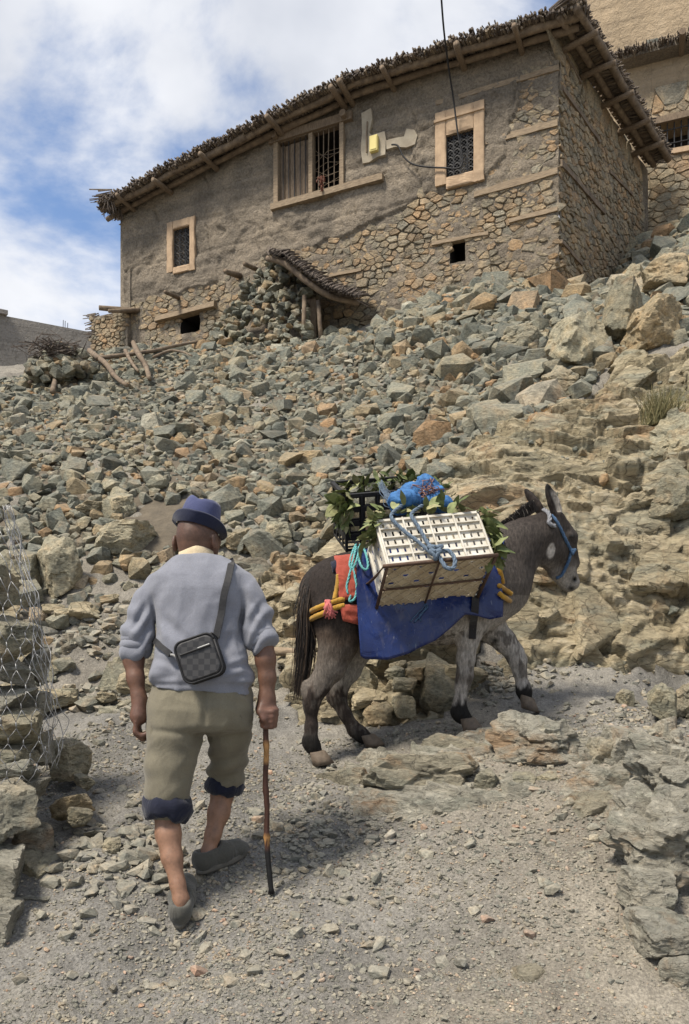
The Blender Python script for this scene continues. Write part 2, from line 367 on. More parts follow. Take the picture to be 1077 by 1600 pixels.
def surf_patch(name, poly, x0, x1, y0, y1, nx, ny, amp, seed, mat, lift=0.06, label=None):
    xs = np.linspace(x0, x1, nx); ys = np.linspace(y0, y1, ny); X, Y = np.meshgrid(xs, ys); Z = terr(X, Y)
    gyv = np.gradient(Z, ys, axis=0); gxv = np.gradient(Z, xs, axis=1)
    N = np.stack([-gxv, -gyv, np.ones_like(Z)], -1).reshape(-1, 3); N /= np.linalg.norm(N, axis=1)[:, None]
    V = np.c_[X.ravel(), Y.ravel(), Z.ravel()]
    px, py = proj(V[:, 0], V[:, 1], V[:, 2])
    # soft mask: distance to the outline in pixels, roughened
    d = np.full(len(V), 1e9)
    for i in range(len(poly)):
        a = np.array(poly[i], float); b_ = np.array(poly[(i + 1) % len(poly)], float); ab = b_ - a
        tt = np.clip(((px - a[0]) * ab[0] + (py - a[1]) * ab[1]) / (ab @ ab), 0, 1)
        d = np.minimum(d, np.hypot(px - a[0] - tt * ab[0], py - a[1] - tt * ab[1]))
    d = np.where(inpoly(px, py, poly), d, -d) + fbm(V, 2.5, 3, seed) * 22
    keep = d > -45
    m = smooth01(-18, 14, d)
    D = np.zeros(len(V)); k = np.where(keep)[0]
    D[k] = crag(V[k], N[k], amp, seed)
    D2 = D.reshape(ny, nx); D2[1:-1, 1:-1] = 0.4 * D2[1:-1, 1:-1] + 0.15 * (D2[:-2, 1:-1] + D2[2:, 1:-1] + D2[1:-1, :-2] + D2[1:-1, 2:]); D = D2.ravel()
    V = V + N * ((lift + D) * m - 0.10 * (1 - m))[:, None]
    iq = np.arange(nx * ny).reshape(ny, nx); Q = np.stack([iq[:-1, :-1], iq[:-1, 1:], iq[1:, 1:], iq[1:, :-1]], -1).reshape(-1, 4)
    Q = Q[keep[Q].all(1)]
    used = np.unique(Q); mp_ = np.full(len(V), -1); mp_[used] = np.arange(len(used))
    o = mk(name, V[used], mp_[Q], mat, None, True); o.data.set_sharp_from_angle(angle=R(38)); tag(o, kind='structure')
    return o
surf_patch('rock_face', FACE, 0.0, 5.4, 4.9, 8.6, 440, 500, 0.07, 13.3, 'rockface', 0.10)
surf_patch('bank_rock', BANK, -0.75, 1.2, 4.5, 6.7, 160, 230, 0.08, 9.1, 'rockface', 0.07)
LBANK = [(60,1105),(150,1110),(260,1105),(400,1095),(440,1030),(400,950),(430,885),(330,850),(250,900),(190,940),(120,950),(30,960),(-60,1000),(-60,1090)]
surf_patch('left_bank_rock', LBANK, -3.0, 0.0, 4.8, 7.2, 190, 220, 0.075, 5.1, 'bankrock', 0.02)

surf_patch('ledge', [(478,1205),(560,1184),(700,1160),(770,1130),(960,1128),(1060,1150),(1060,1240),(960,1285),(860,1246),(760,1258),(640,1282),(500,1268)], -0.35, 1.75, 3.15, 4.5, 270, 190, 0.055, 21.7, 'palerock', 0.045)
# ---------------------------------------------------------------- rocks
def rock_mesh(seed, sub=4, planes=24, box=0.55, nz=0.05, fr=3.0, crack=0.05):
    """unit rock: plane-cut solid with chipped, weathered surface"""
    rs = np.random.RandomState(seed)
    bm = bmesh.new(); bmesh.ops.create_icosphere(bm, subdivisions=sub, radius=1.0)
    V = np.array([v.co[:] for v in bm.verts]); Fc = np.array([[v.index for v in f.verts] for f in bm.faces]); bm.free()
    n = rs.normal(size=(planes, 3)); n[:6] = np.array([[1, 0, 0], [-1, 0, 0], [0, 1, 0], [0, -1, 0], [0, 0, 1], [0, 0, -1]]) + rs.normal(size=(6, 3)) * 0.28
    n /= np.linalg.norm(n, axis=1)[:, None]; h = rs.uniform(0.74, 1.0, planes); h[:6] = rs.uniform(0.60, 0.82, 6)
    dt = V @ n.T; rr = np.where(dt > 0.05, h[None] / np.maximum(dt, 0.05), 9)
    srt = np.sort(rr, 1); r = srt[:, 0]
    k = 0.012; r = r - k * np.exp(-(srt[:, 1] - srt[:, 0]) / k) * 0.7        # worn edges
    V2 = V * r[:, None]
    if nz:
        sd = seed * 1.37
        d = np.array([noise.fractal(Vector(p) * fr + Vector((sd, 0, 0)), 0.75, 2.1, 6) for p in V2]) * nz
        if crack:
            for i, p in enumerate(V2):
                q = Vector(p) * 1.6 + noise.noise_vector(Vector(p) * 2.5 + Vector((sd, 0, 0))) * 0.3 + Vector((sd, 0, 0)); q.z *= 2.2
                c, pt = noise.voronoi(q, distance_metric='DISTANCE', exponent=2.5)
                d[i] += crack * ((noise.cell(pt[0] * 9.7) - 0.5) + (min(0.12, c[1] - c[0]) / 0.12 - 1) * 0.5)
        V2 = V2 + V * d[:, None]
    V2 -= (V2.max(0) + V2.min(0)) / 2; V2 /= np.abs(V2).max(0)[None]
    return V2, Fc
def hull_mesh(name, seed, npts=15, mat='stone_obj'):
    """angular broken stone, up to about 30 facets, unit half-extents"""
    rs = np.random.RandomState(seed); p = rs.uniform(-1, 1, (npts, 3)); ex = rs.uniform(2.3, 4.5); p /= (np.abs(p) ** ex).sum(1)[:, None] ** (1 / ex)
    p *= rs.uniform(0.82, 1.0, (npts, 1)); bm = bmesh.new()
    for q in p: bm.verts.new(q)
    r = bmesh.ops.convex_hull(bm, input=bm.verts)
    bmesh.ops.delete(bm, geom=list(set(r['geom_interior']) | set(g for g in r['geom_unused'])), context='VERTS')
    bmesh.ops.recalc_face_normals(bm, faces=bm.faces)
    me = bpy.data.meshes.new(name); bm.to_mesh(me); bm.free(); me.materials.append(MAT[mat])
    co = np.array([v.co[:] for v in me.vertices]); co -= (co.max(0) + co.min(0)) / 2; co /= np.abs(co).max(0)
    me.vertices.foreach_set('co', co.astype(np.float32).ravel()); me.update()
    return me
HULL = [hull_mesh('stone', 100 + i, rnd.choice([14, 17, 20, 23])) for i in range(28)]
HV = [(np.array([v.co[:] for v in m.vertices]), [tuple(p.vertices) for p in m.polygons]) for m in HULL]
def quat_from(n, spin, tilt=0.0):
    q = Vector((0, 0, 1)).rotation_difference(n) @ Matrix.Rotation(spin, 3, 'Z').to_quaternion()
    return q @ Matrix.Rotation(tilt, 3, Vector((rnd.uniform(-1, 1), rnd.uniform(-1, 1), 0.01)).normalized()).to_quaternion()
_rock_cache = {}
def boulder(name, label, x0, y0, x1, y1, seed, Y=None, deep=0.8, sub=5, mat='boulder', rot=0.0, cat='rock', group=None, nz=0.05, crack=0.05, parent=None, spin=None, boxy=False):
    """a rock whose outline fills the photo rectangle, standing at its own distance"""
    if Y is None: Y = hit((x0 + x1) / 2, y1 - 0.12 * (y1 - y0)).y
    key = (seed, sub, nz, crack, boxy)
    if key not in _rock_cache: _rock_cache[key] = rock_mesh(seed, sub, nz=nz, crack=crack, planes=11 if boxy else 24)
    V, Fc = _rock_cache[key]
    w = (x1 - x0) / F * Y / 2; h = (y1 - y0) / F * Y / 2; d = (w + h) / 2 * deep * 1.1
    c = P((x0 + x1) / 2, (y0 + y1) / 2, Y + d * 0.35)
    M_ = np.array(Matrix.Rotation(rot, 3, 'Y') @ Matrix.Rotation(spin if spin is not None else seed * 1.3, 3, 'Z'))
    U = V @ M_.T; U -= (U.max(0) + U.min(0)) / 2; U /= np.abs(U).max(0)
    U = U * np.array([w, d, h])
    o = mk(name, U + (np.array(c) if parent is not None else 0), Fc, mat, parent, True); o.data.set_sharp_from_angle(angle=R(28))
    if parent is None: o.location = c
    if label: tag(o, label, cat, group)
    return o
# blocks of bedrock standing out of the faces: angular, half sunk, roughly parallel to the face
BLOCK = []
for i in range(12):
    Vb, Fb = rock_mesh(500 + i, 4, planes=15, nz=0.035, fr=2.2, crack=0.07); me_ = bpy.data.meshes.new('rock_block'); me_.from_pydata([tuple(v) for v in Vb], [], [tuple(int(k) for k in f) for f in Fb]); me_.materials.append(MAT['rockface'])
    me_.polygons.foreach_set('use_smooth', [True] * len(me_.polygons)); me_.set_sharp_from_angle(angle=R(28)); BLOCK.append(me_)
def bedrock(parent, poly, n, xr, yr, rlo, rhi, seed, out=.25):
    rb = random.Random(seed); done = []
    for _ in range(n * 12):
        x, y = rb.uniform(*xr), rb.uniform(*yr); z = tz(x, y); q = proj(x, y, z)
        if not inpoly([q[0]], [q[1]], poly)[0]: continue
        r = rlo * (rhi / rlo) ** (rb.random() ** 1.6)
        if any((Vector((x, y, z)) - p).length < (r + s_) * .62 for p, s_ in done): continue
        done.append((Vector((x, y, z)), r)); nn = tnormal(x, y); th = r * rb.uniform(.35, .6)
        rot = Vector((0, 0, 1)).rotation_difference(nn) @ Matrix.Rotation(rb.gauss(.5, .5), 3, 'Z').to_quaternion() @ Matrix.Rotation(rb.gauss(0, .22), 3, 'X').to_quaternion() @ Matrix.Rotation(rb.gauss(0, .22), 3, 'Y').to_quaternion()
        inst('rock_block', BLOCK[rb.randrange(12)], Vector((x, y, z)) + nn * (.06 + th * out), rot, (r * rb.uniform(.9, 1.35), r * rb.uniform(.6, .9), th), parent)
        if len(done) >= n: break
bedrock(bpy.data.objects['rock_face'], FACE, 36, (0, 5.3), (4.9, 8.5), .14, .40, 1, -.45); bedrock(bpy.data.objects['bank_rock'], BANK, 34, (-.7, 1.1), (4.5, 6.6), .06, .2, 2, 0); bedrock(bpy.data.objects['left_bank_rock'], LBANK, 24, (-3, 0), (4.8, 7.1), .06, .2, 3, .0)
# named boulders on the upper right
BG = 'big boulders above the donkey'
boulder('boulder', 'broad tan boulder with a deep shadow gap on its right side', 852, 490, 952, 586, 21, deep=0.9, group=BG)
boulder('boulder', 'tall leaning grey boulder at the top of the rubble right of the house', 938, 436, 1003, 556, 22, deep=0.8, rot=0.15, group=BG)
boulder('boulder', 'blocky tan boulder with a flat sloping top beside the tall leaning boulder', 975, 470, 1062, 558, 23, deep=1.0, group=BG)
boulder('boulder', 'large pale rounded boulder at the right edge above the blocky one', 995, 400, 1077, 470, 24, deep=1.0, group=BG)
boulder('boulder', 'small slanting boulder wedged between the tall and the pale boulders', 974, 412, 1005, 466, 25, deep=1.0, rot=0.5, group=BG)
boulder('boulder', 'grey layered boulder overhanging at the right edge below the grass tuft', 1000, 640, 1110, 760, 26, Y=6.3, deep=0.7, group=BG, crack=0.12)
boulder('boulder', 'smooth orange tan boulder at the right edge under the overhang', 1015, 745, 1100, 815, 27, Y=5.9, deep=0.7, group=BG)
boulder('boulder', 'squat green grey stone standing at the lower edge of the rubble above the donkey ears', 848, 572, 902, 626, 28, deep=0.9, group=BG)
boulder('boulder', 'tan angular stone on the rubble below the house corner', 780, 500, 845, 560, 29, deep=0.9, group=BG)
LG = 'boulders on the left bank'
boulder('boulder', 'large flat grey boulder with an ochre face left of the man', 140, 815, 246, 872, 31, deep=1.0, group=LG, crack=0.03)
boulder('boulder', 'upright dark boulder on the left bank below the rubble', 62, 834, 132, 940, 32, deep=0.8, group=LG, rot=-0.1)
boulder('boulder', 'rounded grey boulder on the bank above the flat boulder', 160, 768, 215, 812, 33, deep=0.9, group=LG)
boulder('boulder', 'long pale pinkish stone lying slanted at the rubble foot', 118, 780, 170, 812, 34, deep=0.9, group=LG, rot=0.35)
boulder('boulder', 'round grey green boulder right of the man below the rubble', 414, 816, 462, 862, 35, deep=0.9, group=LG)
boulder('boulder', 'pale broken rock lump right of the man hat', 352, 826, 408, 866, 36, deep=0.9, group=LG)
boulder('boulder', 'grey stone tucked at the left edge of the bank', -20, 855, 66, 935, 37, deep=0.9, group=LG)
# rock behind the donkey's legs
DG = 'rocks under the donkey'
boulder('boulder', 'big smooth grey green rock behind the near foreleg of the donkey', 655, 1018, 722, 1120, 41, Y=4.95, deep=0.7, group=DG, nz=0.03, crack=0.02)
boulder('boulder', 'dark slanted slab of rock seen between the hind and fore legs', 556, 1036, 592, 1100, 42, Y=5.0, deep=0.6, group=DG, rot=0.4)
boulder('boulder', 'ochre rock block behind the far hind leg', 520, 1050, 570, 1140, 43, Y=5.0, deep=0.7, group=DG, mat='rockface')
boulder('boulder', 'small reddish stone on top of the stone pile under the donkey', 600, 1040, 635, 1062, 44, Y=4.95, deep=0.9, group=DG)
boulder('boulder', 'dark round stone on the stone pile under the tarp', 632, 1042, 662, 1066, 45, Y=4.97, deep=0.9, group=DG)
boulder('boulder', 'tan stone in the middle of the pile under the donkey belly', 612, 1058, 652, 1082, 46, Y=4.9, deep=0.9, group=DG)
boulder('boulder', 'square grey green stone low in the pile under the donkey', 612, 1086, 652, 1126, 47, Y=4.85, deep=0.8, group=DG)
boulder('boulder', 'wide tan stone at the foot of the pile behind the far hind hoof', 566, 1090, 616, 1134, 48, Y=4.87, deep=0.8, group=DG)
# rocky ledge between the lower and the upper path
EG = 'ledge rocks'
boulder('ledge_rock', 'largest pale rock of the ledge below the near fore hoof', 758, 1108, 912, 1222, 51, Y=3.8, deep=0.75, group=EG, mat='palerock', nz=0.06, crack=0.09)
boulder('ledge_rock', 'long low layered rock of the ledge below the donkey belly', 560, 1172, 770, 1275, 52, Y=3.72, deep=0.8, group=EG, mat='outcrop', nz=0.06, crack=0.09)
boulder('ledge_rock', 'flat pale rock slab under the near hind hoof', 492, 1196, 592, 1266, 53, Y=3.85, deep=0.9, group=EG, mat='outcrop', rot=-0.2, crack=0.03)
boulder('ledge_rock', 'small green grey stone in the gap of the ledge', 738, 1200, 782, 1244, 54, Y=3.66, deep=0.8, group=EG)
boulder('ledge_rock', 'thin flat stones wedged under the largest ledge rock', 778, 1206, 850, 1240, 55, Y=3.66, deep=0.9, group=EG)
boulder('ledge_rock', 'low brown stone at the right foot of the largest ledge rock', 836, 1204, 905, 1240, 56, Y=3.62, deep=0.9, group=EG)
boulder('ledge_rock', 'smooth weathered slab sloping down to the path below the ledge', 850, 1232, 1000, 1350, 57, Y=3.35, deep=0.6, group=EG, rot=0.5, mat='outcrop', nz=0.03, crack=0.03)
boulder('ledge_rock', 'grey rock at the right end of the ledge', 905, 1150, 985, 1222, 58, Y=3.75, deep=0.9, group=EG, rot=0.3)
boulder('ledge_rock', 'low tan rock ridge half buried below the belly of the donkey', 640, 1145, 770, 1205, 59, Y=4.0, deep=0.9, group=EG, mat='outcrop')
# right edge, foreground
RG = 'rocks along the right edge'
boulder('boulder', 'large slanting grey boulder at the right edge beside the path', 960, 1140, 1150, 1290, 61, mat='palerock', Y=3.22, deep=0.8, group=RG, rot=0.2, nz=0.07, crack=0.13)
boulder('boulder', 'overhanging pale boulder with a yellow streak at the right edge', 942, 1222, 1130, 1400, 62, mat='palerock', Y=2.78, deep=0.8, group=RG, rot=0.35, nz=0.08, crack=0.13)
boulder('boulder', 'pale squarish stone under the overhanging boulder', 968, 1352, 1058, 1436, 63, mat='palerock', Y=2.62, deep=0.8, group=RG)
boulder('boulder', 'broken pale stone with a sharp front edge near the lower right corner', 985, 1420, 1110, 1512, 64, mat='palerock', Y=2.45, deep=0.8, group=RG)
boulder('boulder', 'lowest stone in the lower right corner', 1025, 1490, 1120, 1560, 65, mat='palerock', Y=2.36, deep=0.9, group=RG)
boulder('boulder', 'ochre stone above the path at the right edge', 1010, 1066, 1060, 1132, 66, Y=4.3, deep=0.8, group=RG)
boulder('boulder', 'dark grey stone at the right edge beside the ochre one', 1048, 1052, 1120, 1128, 67, Y=4.35, deep=0.9, group=RG)
boulder('boulder', 'small upright stone on the upper path at the right', 962, 1076, 990, 1108, 68, Y=4.75, deep=0.8, group=RG)
boulder('boulder', 'flat stone sunk in the path near the bottom right', 780, 1506, 862, 1556, 69, Y=2.44, deep=0.9, group=RG, mat='outcrop', nz=0.03, crack=0.02, rot=0.1)
boulder('ledge_rock', 'pale shelf of rock linking the ledge to the right edge', 900, 1195, 1010, 1300, 161, Y=3.45, deep=0.8, group=EG, mat='palerock', rot=0.25)
boulder('ledge_rock', 'cracked pale rock between the ledge and the slanting grey boulder', 930, 1130, 1040, 1215, 162, Y=3.75, deep=0.8, group=EG, mat='palerock', rot=0.2)
boulder('ledge_rock', 'low layered rock in the middle of the ledge', 640, 1165, 790, 1235, 163, Y=3.85, deep=0.8, group=EG, mat='palerock', rot=0.1, crack=0.08)
# left foot of the path
SG = 'loose stones at the foot of the left wall'
boulder('boulder', 'dark reddish pointed rock sticking out below the wire mesh', 74, 1152, 146, 1220, 71, Y=3.75, deep=0.8, group=SG, rot=-0.2)
boulder('boulder', 'dark flat stone below the pointed rock', 80, 1236, 150, 1282, 72, Y=3.35, deep=0.9, group=SG)
boulder('boulder', 'grey angular stone on the gravel left of the man', 100, 1258, 148, 1292, 73, Y=3.25, deep=0.9, group=SG)
boulder('boulder', 'dark wedge stone beside the left wall foot', 118, 1208, 152, 1236, 74, Y=3.55, deep=0.9, group=SG)
boulder('boulder', 'small grey stone among gravel behind the trailing heel', 152, 1310, 190, 1340, 75, Y=3.1, deep=0.9, group=SG)

# ---- stone wall at the left edge, rocks stacked one on another
wall = empty('stone_retaining_wall', P(-60, 1500, 2.75), 'dry stacked stone wall at the left edge under torn wire mesh', 'wall')
LW = [(-60,955,62,1046,3.35),(-55,1018,48,1080,3.3),(-60,1072,50,1122,3.28),(-50,1106,66,1172,3.25),(40,1010,72,1070,3.5),(38,1078,74,1130,3.5),(-50,1160,62,1204,3.22),(-10,1186,58,1222,3.15),(52,1140,80,1200,3.5),
      (-70,1214,80,1336,3.0),(30,1285,88,1350,3.12),(-60,1320,52,1428,2.85),(36,1330,90,1402,3.0),(12,1386,97,1442,2.9),(-70,1410,30,1492,2.68),(-40,1480,50,1540,2.6),(-80,1520,36,1570,2.52),(5,1215,76,1262,3.2),(-120,880,10,965,3.4),(-140,1540,10,1620,2.45),
      (-190,960,-40,1100,3.4),(-190,1090,-40,1230,3.3),(-220,1220,-50,1370,3.1),(-220,1360,-50,1500,2.8),(-400,940,-170,1090,3.5),(-420,1070,-180,1220,3.45),(-430,1200,-190,1370,3.2),(-430,1350,-190,1500,2.95),(-640,930,-390,1100,3.6),(-650,1080,-400,1230,3.5),(-660,1210,-410,1380,3.3),(-660,1360,-410,1520,3.0)]
for i, (a, b_, c, d, Y) in enumerate(LW):
    boulder('stone', None, a, b_, c, d, 80 + i, Y=Y, deep=1.1, sub=5, parent=wall, nz=0.035, crack=0.05, spin=rnd.uniform(-.25, .25), boxy=True, mat='palerock' if i % 3 else 'boulder')
wc = MB()
wc.box(P(-330, 1230, 3.95), (0.85, 0.1, 0), (0, .3, 0), (0, 0, 0.62)); wc.build('wall_core', 'ground', wall)

# ---------------------------------------------------------------- rubble slope: tumbled stones
RUB = [(-420,960),(-100,960),(40,960),(60,850),(150,880),(240,900),(330,850),(420,875),(500,868),(560,820),(690,760),(725,715),(770,680),(860,655),(925,600),(960,560),(1010,540),(1250,530),(1250,380),(1077,350),(990,385),(960,440),(900,462),(860,452),(800,425),(740,440),(690,465),(600,505),(560,525),(480,520),(400,510),(300,515),(150,545),(40,590),(-100,612),(-420,640)]
rub = tag(mk('rubble_slope', *(lambda g: (g[0], g[1]))((np.array([[-4, 9, 1.0], [3, 9, 1.0], [3, 9.2, 1.0], [-4, 9.2, 1.0]]), [(0, 1, 2, 3)])), 'ground'), kind='structure')
grid = {}
def free(p, r, f):
    cs = 0.16; g = tuple(int(math.floor(c / cs)) for c in p)
    for i in range(-2, 3):
        for j in range(-2, 3):
            for k in range(-2, 3):
                for q, s in grid.get((g[0] + i, g[1] + j, g[2] + k), ()):
                    if (q - p).length < (r + s) * f: return False
    grid.setdefault(g, []).append((p, r)); return True
stones = []
KEEP = [(196,782,330,868)]
def scatter(n, rlo, rhi, f, lift, poly=RUB, xr=(-6.5, 6.5), yr=(5.6, 14.2), bias=1.6):
    X = nr.uniform(*xr, n); Y = nr.uniform(*yr, n); Z = terr(X, Y); px, py = proj(X, Y, Z); ok = inpoly(px, py, poly) & (px > -260)
    e = 0.08; NX = (terr(X - e, Y) - terr(X + e, Y)) / (2 * e); NY = (terr(X, Y - e) - terr(X, Y + e)) / (2 * e)
    for i in np.where(ok)[0]:
        if any(a < px[i] < c and b_ < py[i] < d for a, b_, c, d in KEEP) and rnd.random() < 0.97: continue
        u = rnd.random() ** bias
        # coarser to the right and at the foot of the slope
        k = 0.80 + 0.5 * float(smooth01(430, 860, px[i])) + 0.28 * float(smooth01(690, 830, py[i]))
        r = (rlo + (rhi - rlo) * u) * k; nn = Vector((NX[i], NY[i], 1)).normalized()
        p = Vector((X[i], Y[i], Z[i])) + nn * r * lift
        if free(p, r, f): stones.append((p, r, nn, px[i], py[i]))
scatter(1500, 0.10, 0.17, 0.9, 0.25, bias=1.5)
scatter(30000, 0.044, 0.076, 0.74, 0.40, bias=1.4)
scatter(46000, 0.032, 0.048, 0.72, 0.40)
scatter(30000, 0.017, 0.030, 0.70, 0.3)
BK2 = [(30,1120),(290,1112),(430,1100),(470,1020),(420,870),(330,850),(240,900),(60,860),(-100,960),(-100,1090)]
scatter(700, 0.05, 0.11, 0.9, 0.05, poly=BK2, yr=(4.7, 7.4)); scatter(2500, 0.02, 0.05, 0.9, 0.1, poly=BK2, yr=(4.7, 7.4)); scatter(2500, 0.012, 0.03, 0.9, 0.2, poly=FACE, yr=(4.7, 8.4))
order = sorted(range(len(stones)), key=lambda i: -stones[i][1] / stones[i][0].y if -10 < stones[i][3] < 1087 else 1)
single = set(order[:300])
sv, sf, sa = [], [], []; nvv = 0
for i, (p, r, nn, px, py) in enumerate(stones):
    q = quat_from((nn * 0.6 + Vector((0, 0, 0.5))).normalized(), rnd.uniform(0, 6.28), rnd.gauss(0, 0.38))
    s = (r * rnd.uniform(0.95, 1.35), r * rnd.uniform(0.85, 1.15), r * rnd.uniform(0.7, 1.05)); hi = rnd.randrange(len(HULL))
    if i in single: inst('stone', HULL[hi], p, q, s, rub)
    else:
        hv, hf = HV[hi]; m = np.array(q.to_matrix()); w = (hv * np.array(s)) @ m.T + np.array(p)
        sv.append(w); sf += [tuple(a + nvv for a in f) for f in hf]; sa += [rnd.random()] * len(w); nvv += len(w)
rs_ = mk('stone_mass', np.concatenate(sv), sf, 'stone_att', rub, False, {'rnd': sa}); tag(rs_, kind='stuff')
print('rubble stones', len(stones))
# make the slope's own sheet a thin soil skin, gap shade put into its colour, under the stones, following the ground
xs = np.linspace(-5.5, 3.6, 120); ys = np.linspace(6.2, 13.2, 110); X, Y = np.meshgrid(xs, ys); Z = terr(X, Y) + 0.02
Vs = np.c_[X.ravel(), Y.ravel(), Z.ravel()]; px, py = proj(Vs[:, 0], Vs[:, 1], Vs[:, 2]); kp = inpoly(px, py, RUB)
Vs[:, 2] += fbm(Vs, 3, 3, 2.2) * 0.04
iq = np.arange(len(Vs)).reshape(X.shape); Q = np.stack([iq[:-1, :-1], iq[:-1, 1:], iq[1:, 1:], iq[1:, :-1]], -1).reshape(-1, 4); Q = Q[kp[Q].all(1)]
me2 = bpy.data.meshes.new('shaded_rubble_soil'); me2.from_pydata([tuple(v) for v in Vs], [], [tuple(int(a) for a in q) for q in Q]); me2.materials.append(MAT['soil_gap_shade'])
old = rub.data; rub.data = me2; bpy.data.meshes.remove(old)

# ---- loose gravel on the path and stones fallen on the banks
def gravel(name, n, region, rlo, rhi, pw, label, mat='stone_att', sink=0.25, parent=None):
    gv, gf, ga = [], [], []; nv = 0
    X = nr.uniform(region[0], region[1], n); Y = nr.uniform(region[2], region[3], n); dens = fbm(np.c_[X, Y, 0 * X], 1.4, 3, 8.8)
    for i in range(n):
        if dens[i] + rnd.uniform(-0.45, 0.45) < region[4]: continue
        x, y = X[i], Y[i]
        if abs(x) > 0.62 * y + 0.35: continue
        r = rlo * (rhi / rlo) ** (rnd.random() ** pw); z = gz_at(x, y); hv, hf = HV[rnd.randrange(len(HV))]
        q = np.array(quat_from(Vector((0, 0, 1)), rnd.uniform(0, 6.28), rnd.gauss(0, 0.5)).to_matrix())
        w = (hv * np.array((r * rnd.uniform(0.9, 1.5), r * rnd.uniform(0.7, 1.1), r * rnd.uniform(0.45, 0.8)))) @ q.T + np.array((x, y, z + r * sink))
        gv.append(w); gf += [tuple(a + nv for a in f) for f in hf]; ga += [rnd.random() if rnd.random() > 0.5 else rnd.uniform(0.1, 0.6)] * len(w); nv += len(w)
    o = mk(name, np.concatenate(gv), gf, mat, parent, False, {'rnd': ga}); tag(o, label, 'gravel', kind='stuff')
    return o
GRAVT = [(0.0, (0.136, 0.131, 0.114)), (0.3, (0.212, 0.202, 0.172)), (0.55, (0.246, 0.230, 0.194)), (0.75, (0.174, 0.170, 0.157)), (0.88, (0.306, 0.275, 0.220)), (0.96, (0.289, 0.189, 0.145)), (1.0, (0.408, 0.387, 0.334))]
stone_mat('gravel', 'attr', GRAVT, 12.0, 0.3, bd=0.12)
gravel('fine_gravel', 32000, (-2.3, 2.5, 2.0, 4.6, -0.15), 0.0028, 0.011, 1.6, 'fine grey gravel strewn over the dirt path', 'gravel')
gravel('fallen_stones', 3600, (-2.4, 2.8, 2.4, 6.0, 0.0), 0.008, 0.030, 2.2, 'coarse broken stones lying on the path and its edges', 'gravel')
def heap(name, label, cx, cy, sx, sy, n, rlo, rhi, seed):
    rs2 = random.Random(seed); gv, gf, ga = [], [], []; nv = 0
    for _ in range(n):
        px, py = rs2.gauss(cx, sx), rs2.gauss(cy, sy); h = hit(px, py); r = rlo * (rhi / rlo) ** (rs2.random() ** 1.8); hv, hf = HV[rs2.randrange(len(HV))]
        q = np.array(quat_from(Vector((0, 0, 1)), rs2.uniform(0, 6.28), rs2.gauss(0, 0.4)).to_matrix())
        w = (hv * np.array((r * 1.25, r, r * 0.6))) @ q.T + np.array((h.x, h.y, gz_at(h.x, h.y) + r * 0.25)); gv.append(w); gf += [tuple(a + nv for a in f) for f in hf]; ga += [rs2.random() * 0.9] * len(w); nv += len(w)
    tag(mk(name, np.concatenate(gv), gf, 'gravel', None, False, {'rnd': ga}), label, 'gravel', kind='stuff')
# grit between the pebbles, near the viewer
OC = np.array([(1, 0, 0), (-1, 0, 0), (0, 1, 0), (0, -1, 0), (0, 0, 1), (0, 0, -1)], float); OF = np.array([(0, 2, 4), (2, 1, 4), (1, 3, 4), (3, 0, 4), (2, 0, 5), (1, 2, 5), (3, 1, 5), (0, 3, 5)])
ng = 60000; gyy = 2.05 + 2.2 * nr.random_sample(ng) ** 1.5; gxx = nr.uniform(-1, 1, ng) * (0.46 * gyy + .1); keepg = fbm(np.c_[gxx, gyy, 0 * gxx], 2.3, 3, 3.3) + nr.uniform(-.5, .5, ng) > -.12; gxx, gyy = gxx[keepg], gyy[keepg]; ng = len(gxx)
gzz = np.array([gz_at(x, y) for x, y in zip(gxx, gyy)]); rr_ = .0016 * (5.0 ** (nr.random_sample(ng) ** 1.7)); an = nr.uniform(0, 6.28, ng)
sh = OC[None] * (rr_[:, None, None] * nr.uniform(.6, 1.4, (ng, 6, 1))); ca, sa_ = np.cos(an)[:, None], np.sin(an)[:, None]
GV = np.stack([sh[..., 0] * ca - sh[..., 1] * sa_ + gxx[:, None], sh[..., 0] * sa_ + sh[..., 1] * ca + gyy[:, None], sh[..., 2] * .7 + (gzz + rr_ * .25)[:, None]], -1).reshape(-1, 3)
GF = (OF[None] + 6 * np.arange(ng)[:, None, None]).reshape(-1, 3)
tag(mk('grit', GV, GF, 'gravel', None, False, {'rnd': np.repeat(nr.random_sample(ng), 6)}), 'fine grit scattered on the near part of the dirt path', 'grit', kind='stuff')
heap('stone_chips', 'strip of dark broken stone chips left of the man feet', 190, 1330, 55, 38, 260, 0.008, 0.042, 1)
heap('stone_chips', 'patch of grey stone chips right of the walking stick', 520, 1290, 45, 45, 220, 0.006, 0.024, 2)
heap('stone_chips', 'stone chips scattered along the foot of the left bank', 200, 1100, 70, 14, 160, 0.010, 0.05, 3)
heap('stone_chips', 'flakes of stone on the upper path behind the forelegs', 770, 1062, 40, 16, 220, 0.008, 0.035, 4)
heap('stone_chips', 'loose stones on the slope at the right edge', 1000, 1150, 40, 60, 120, 0.010, 0.04, 5)
heap('stone_chips', 'broken stones along the bank behind the man shoulders', 150, 985, 55, 25, 200, 0.015, 0.06, 6)
heap('stone_chips', 'broken stones below the rubble right of the man', 440, 960, 40, 40, 160, 0.015, 0.06, 7)
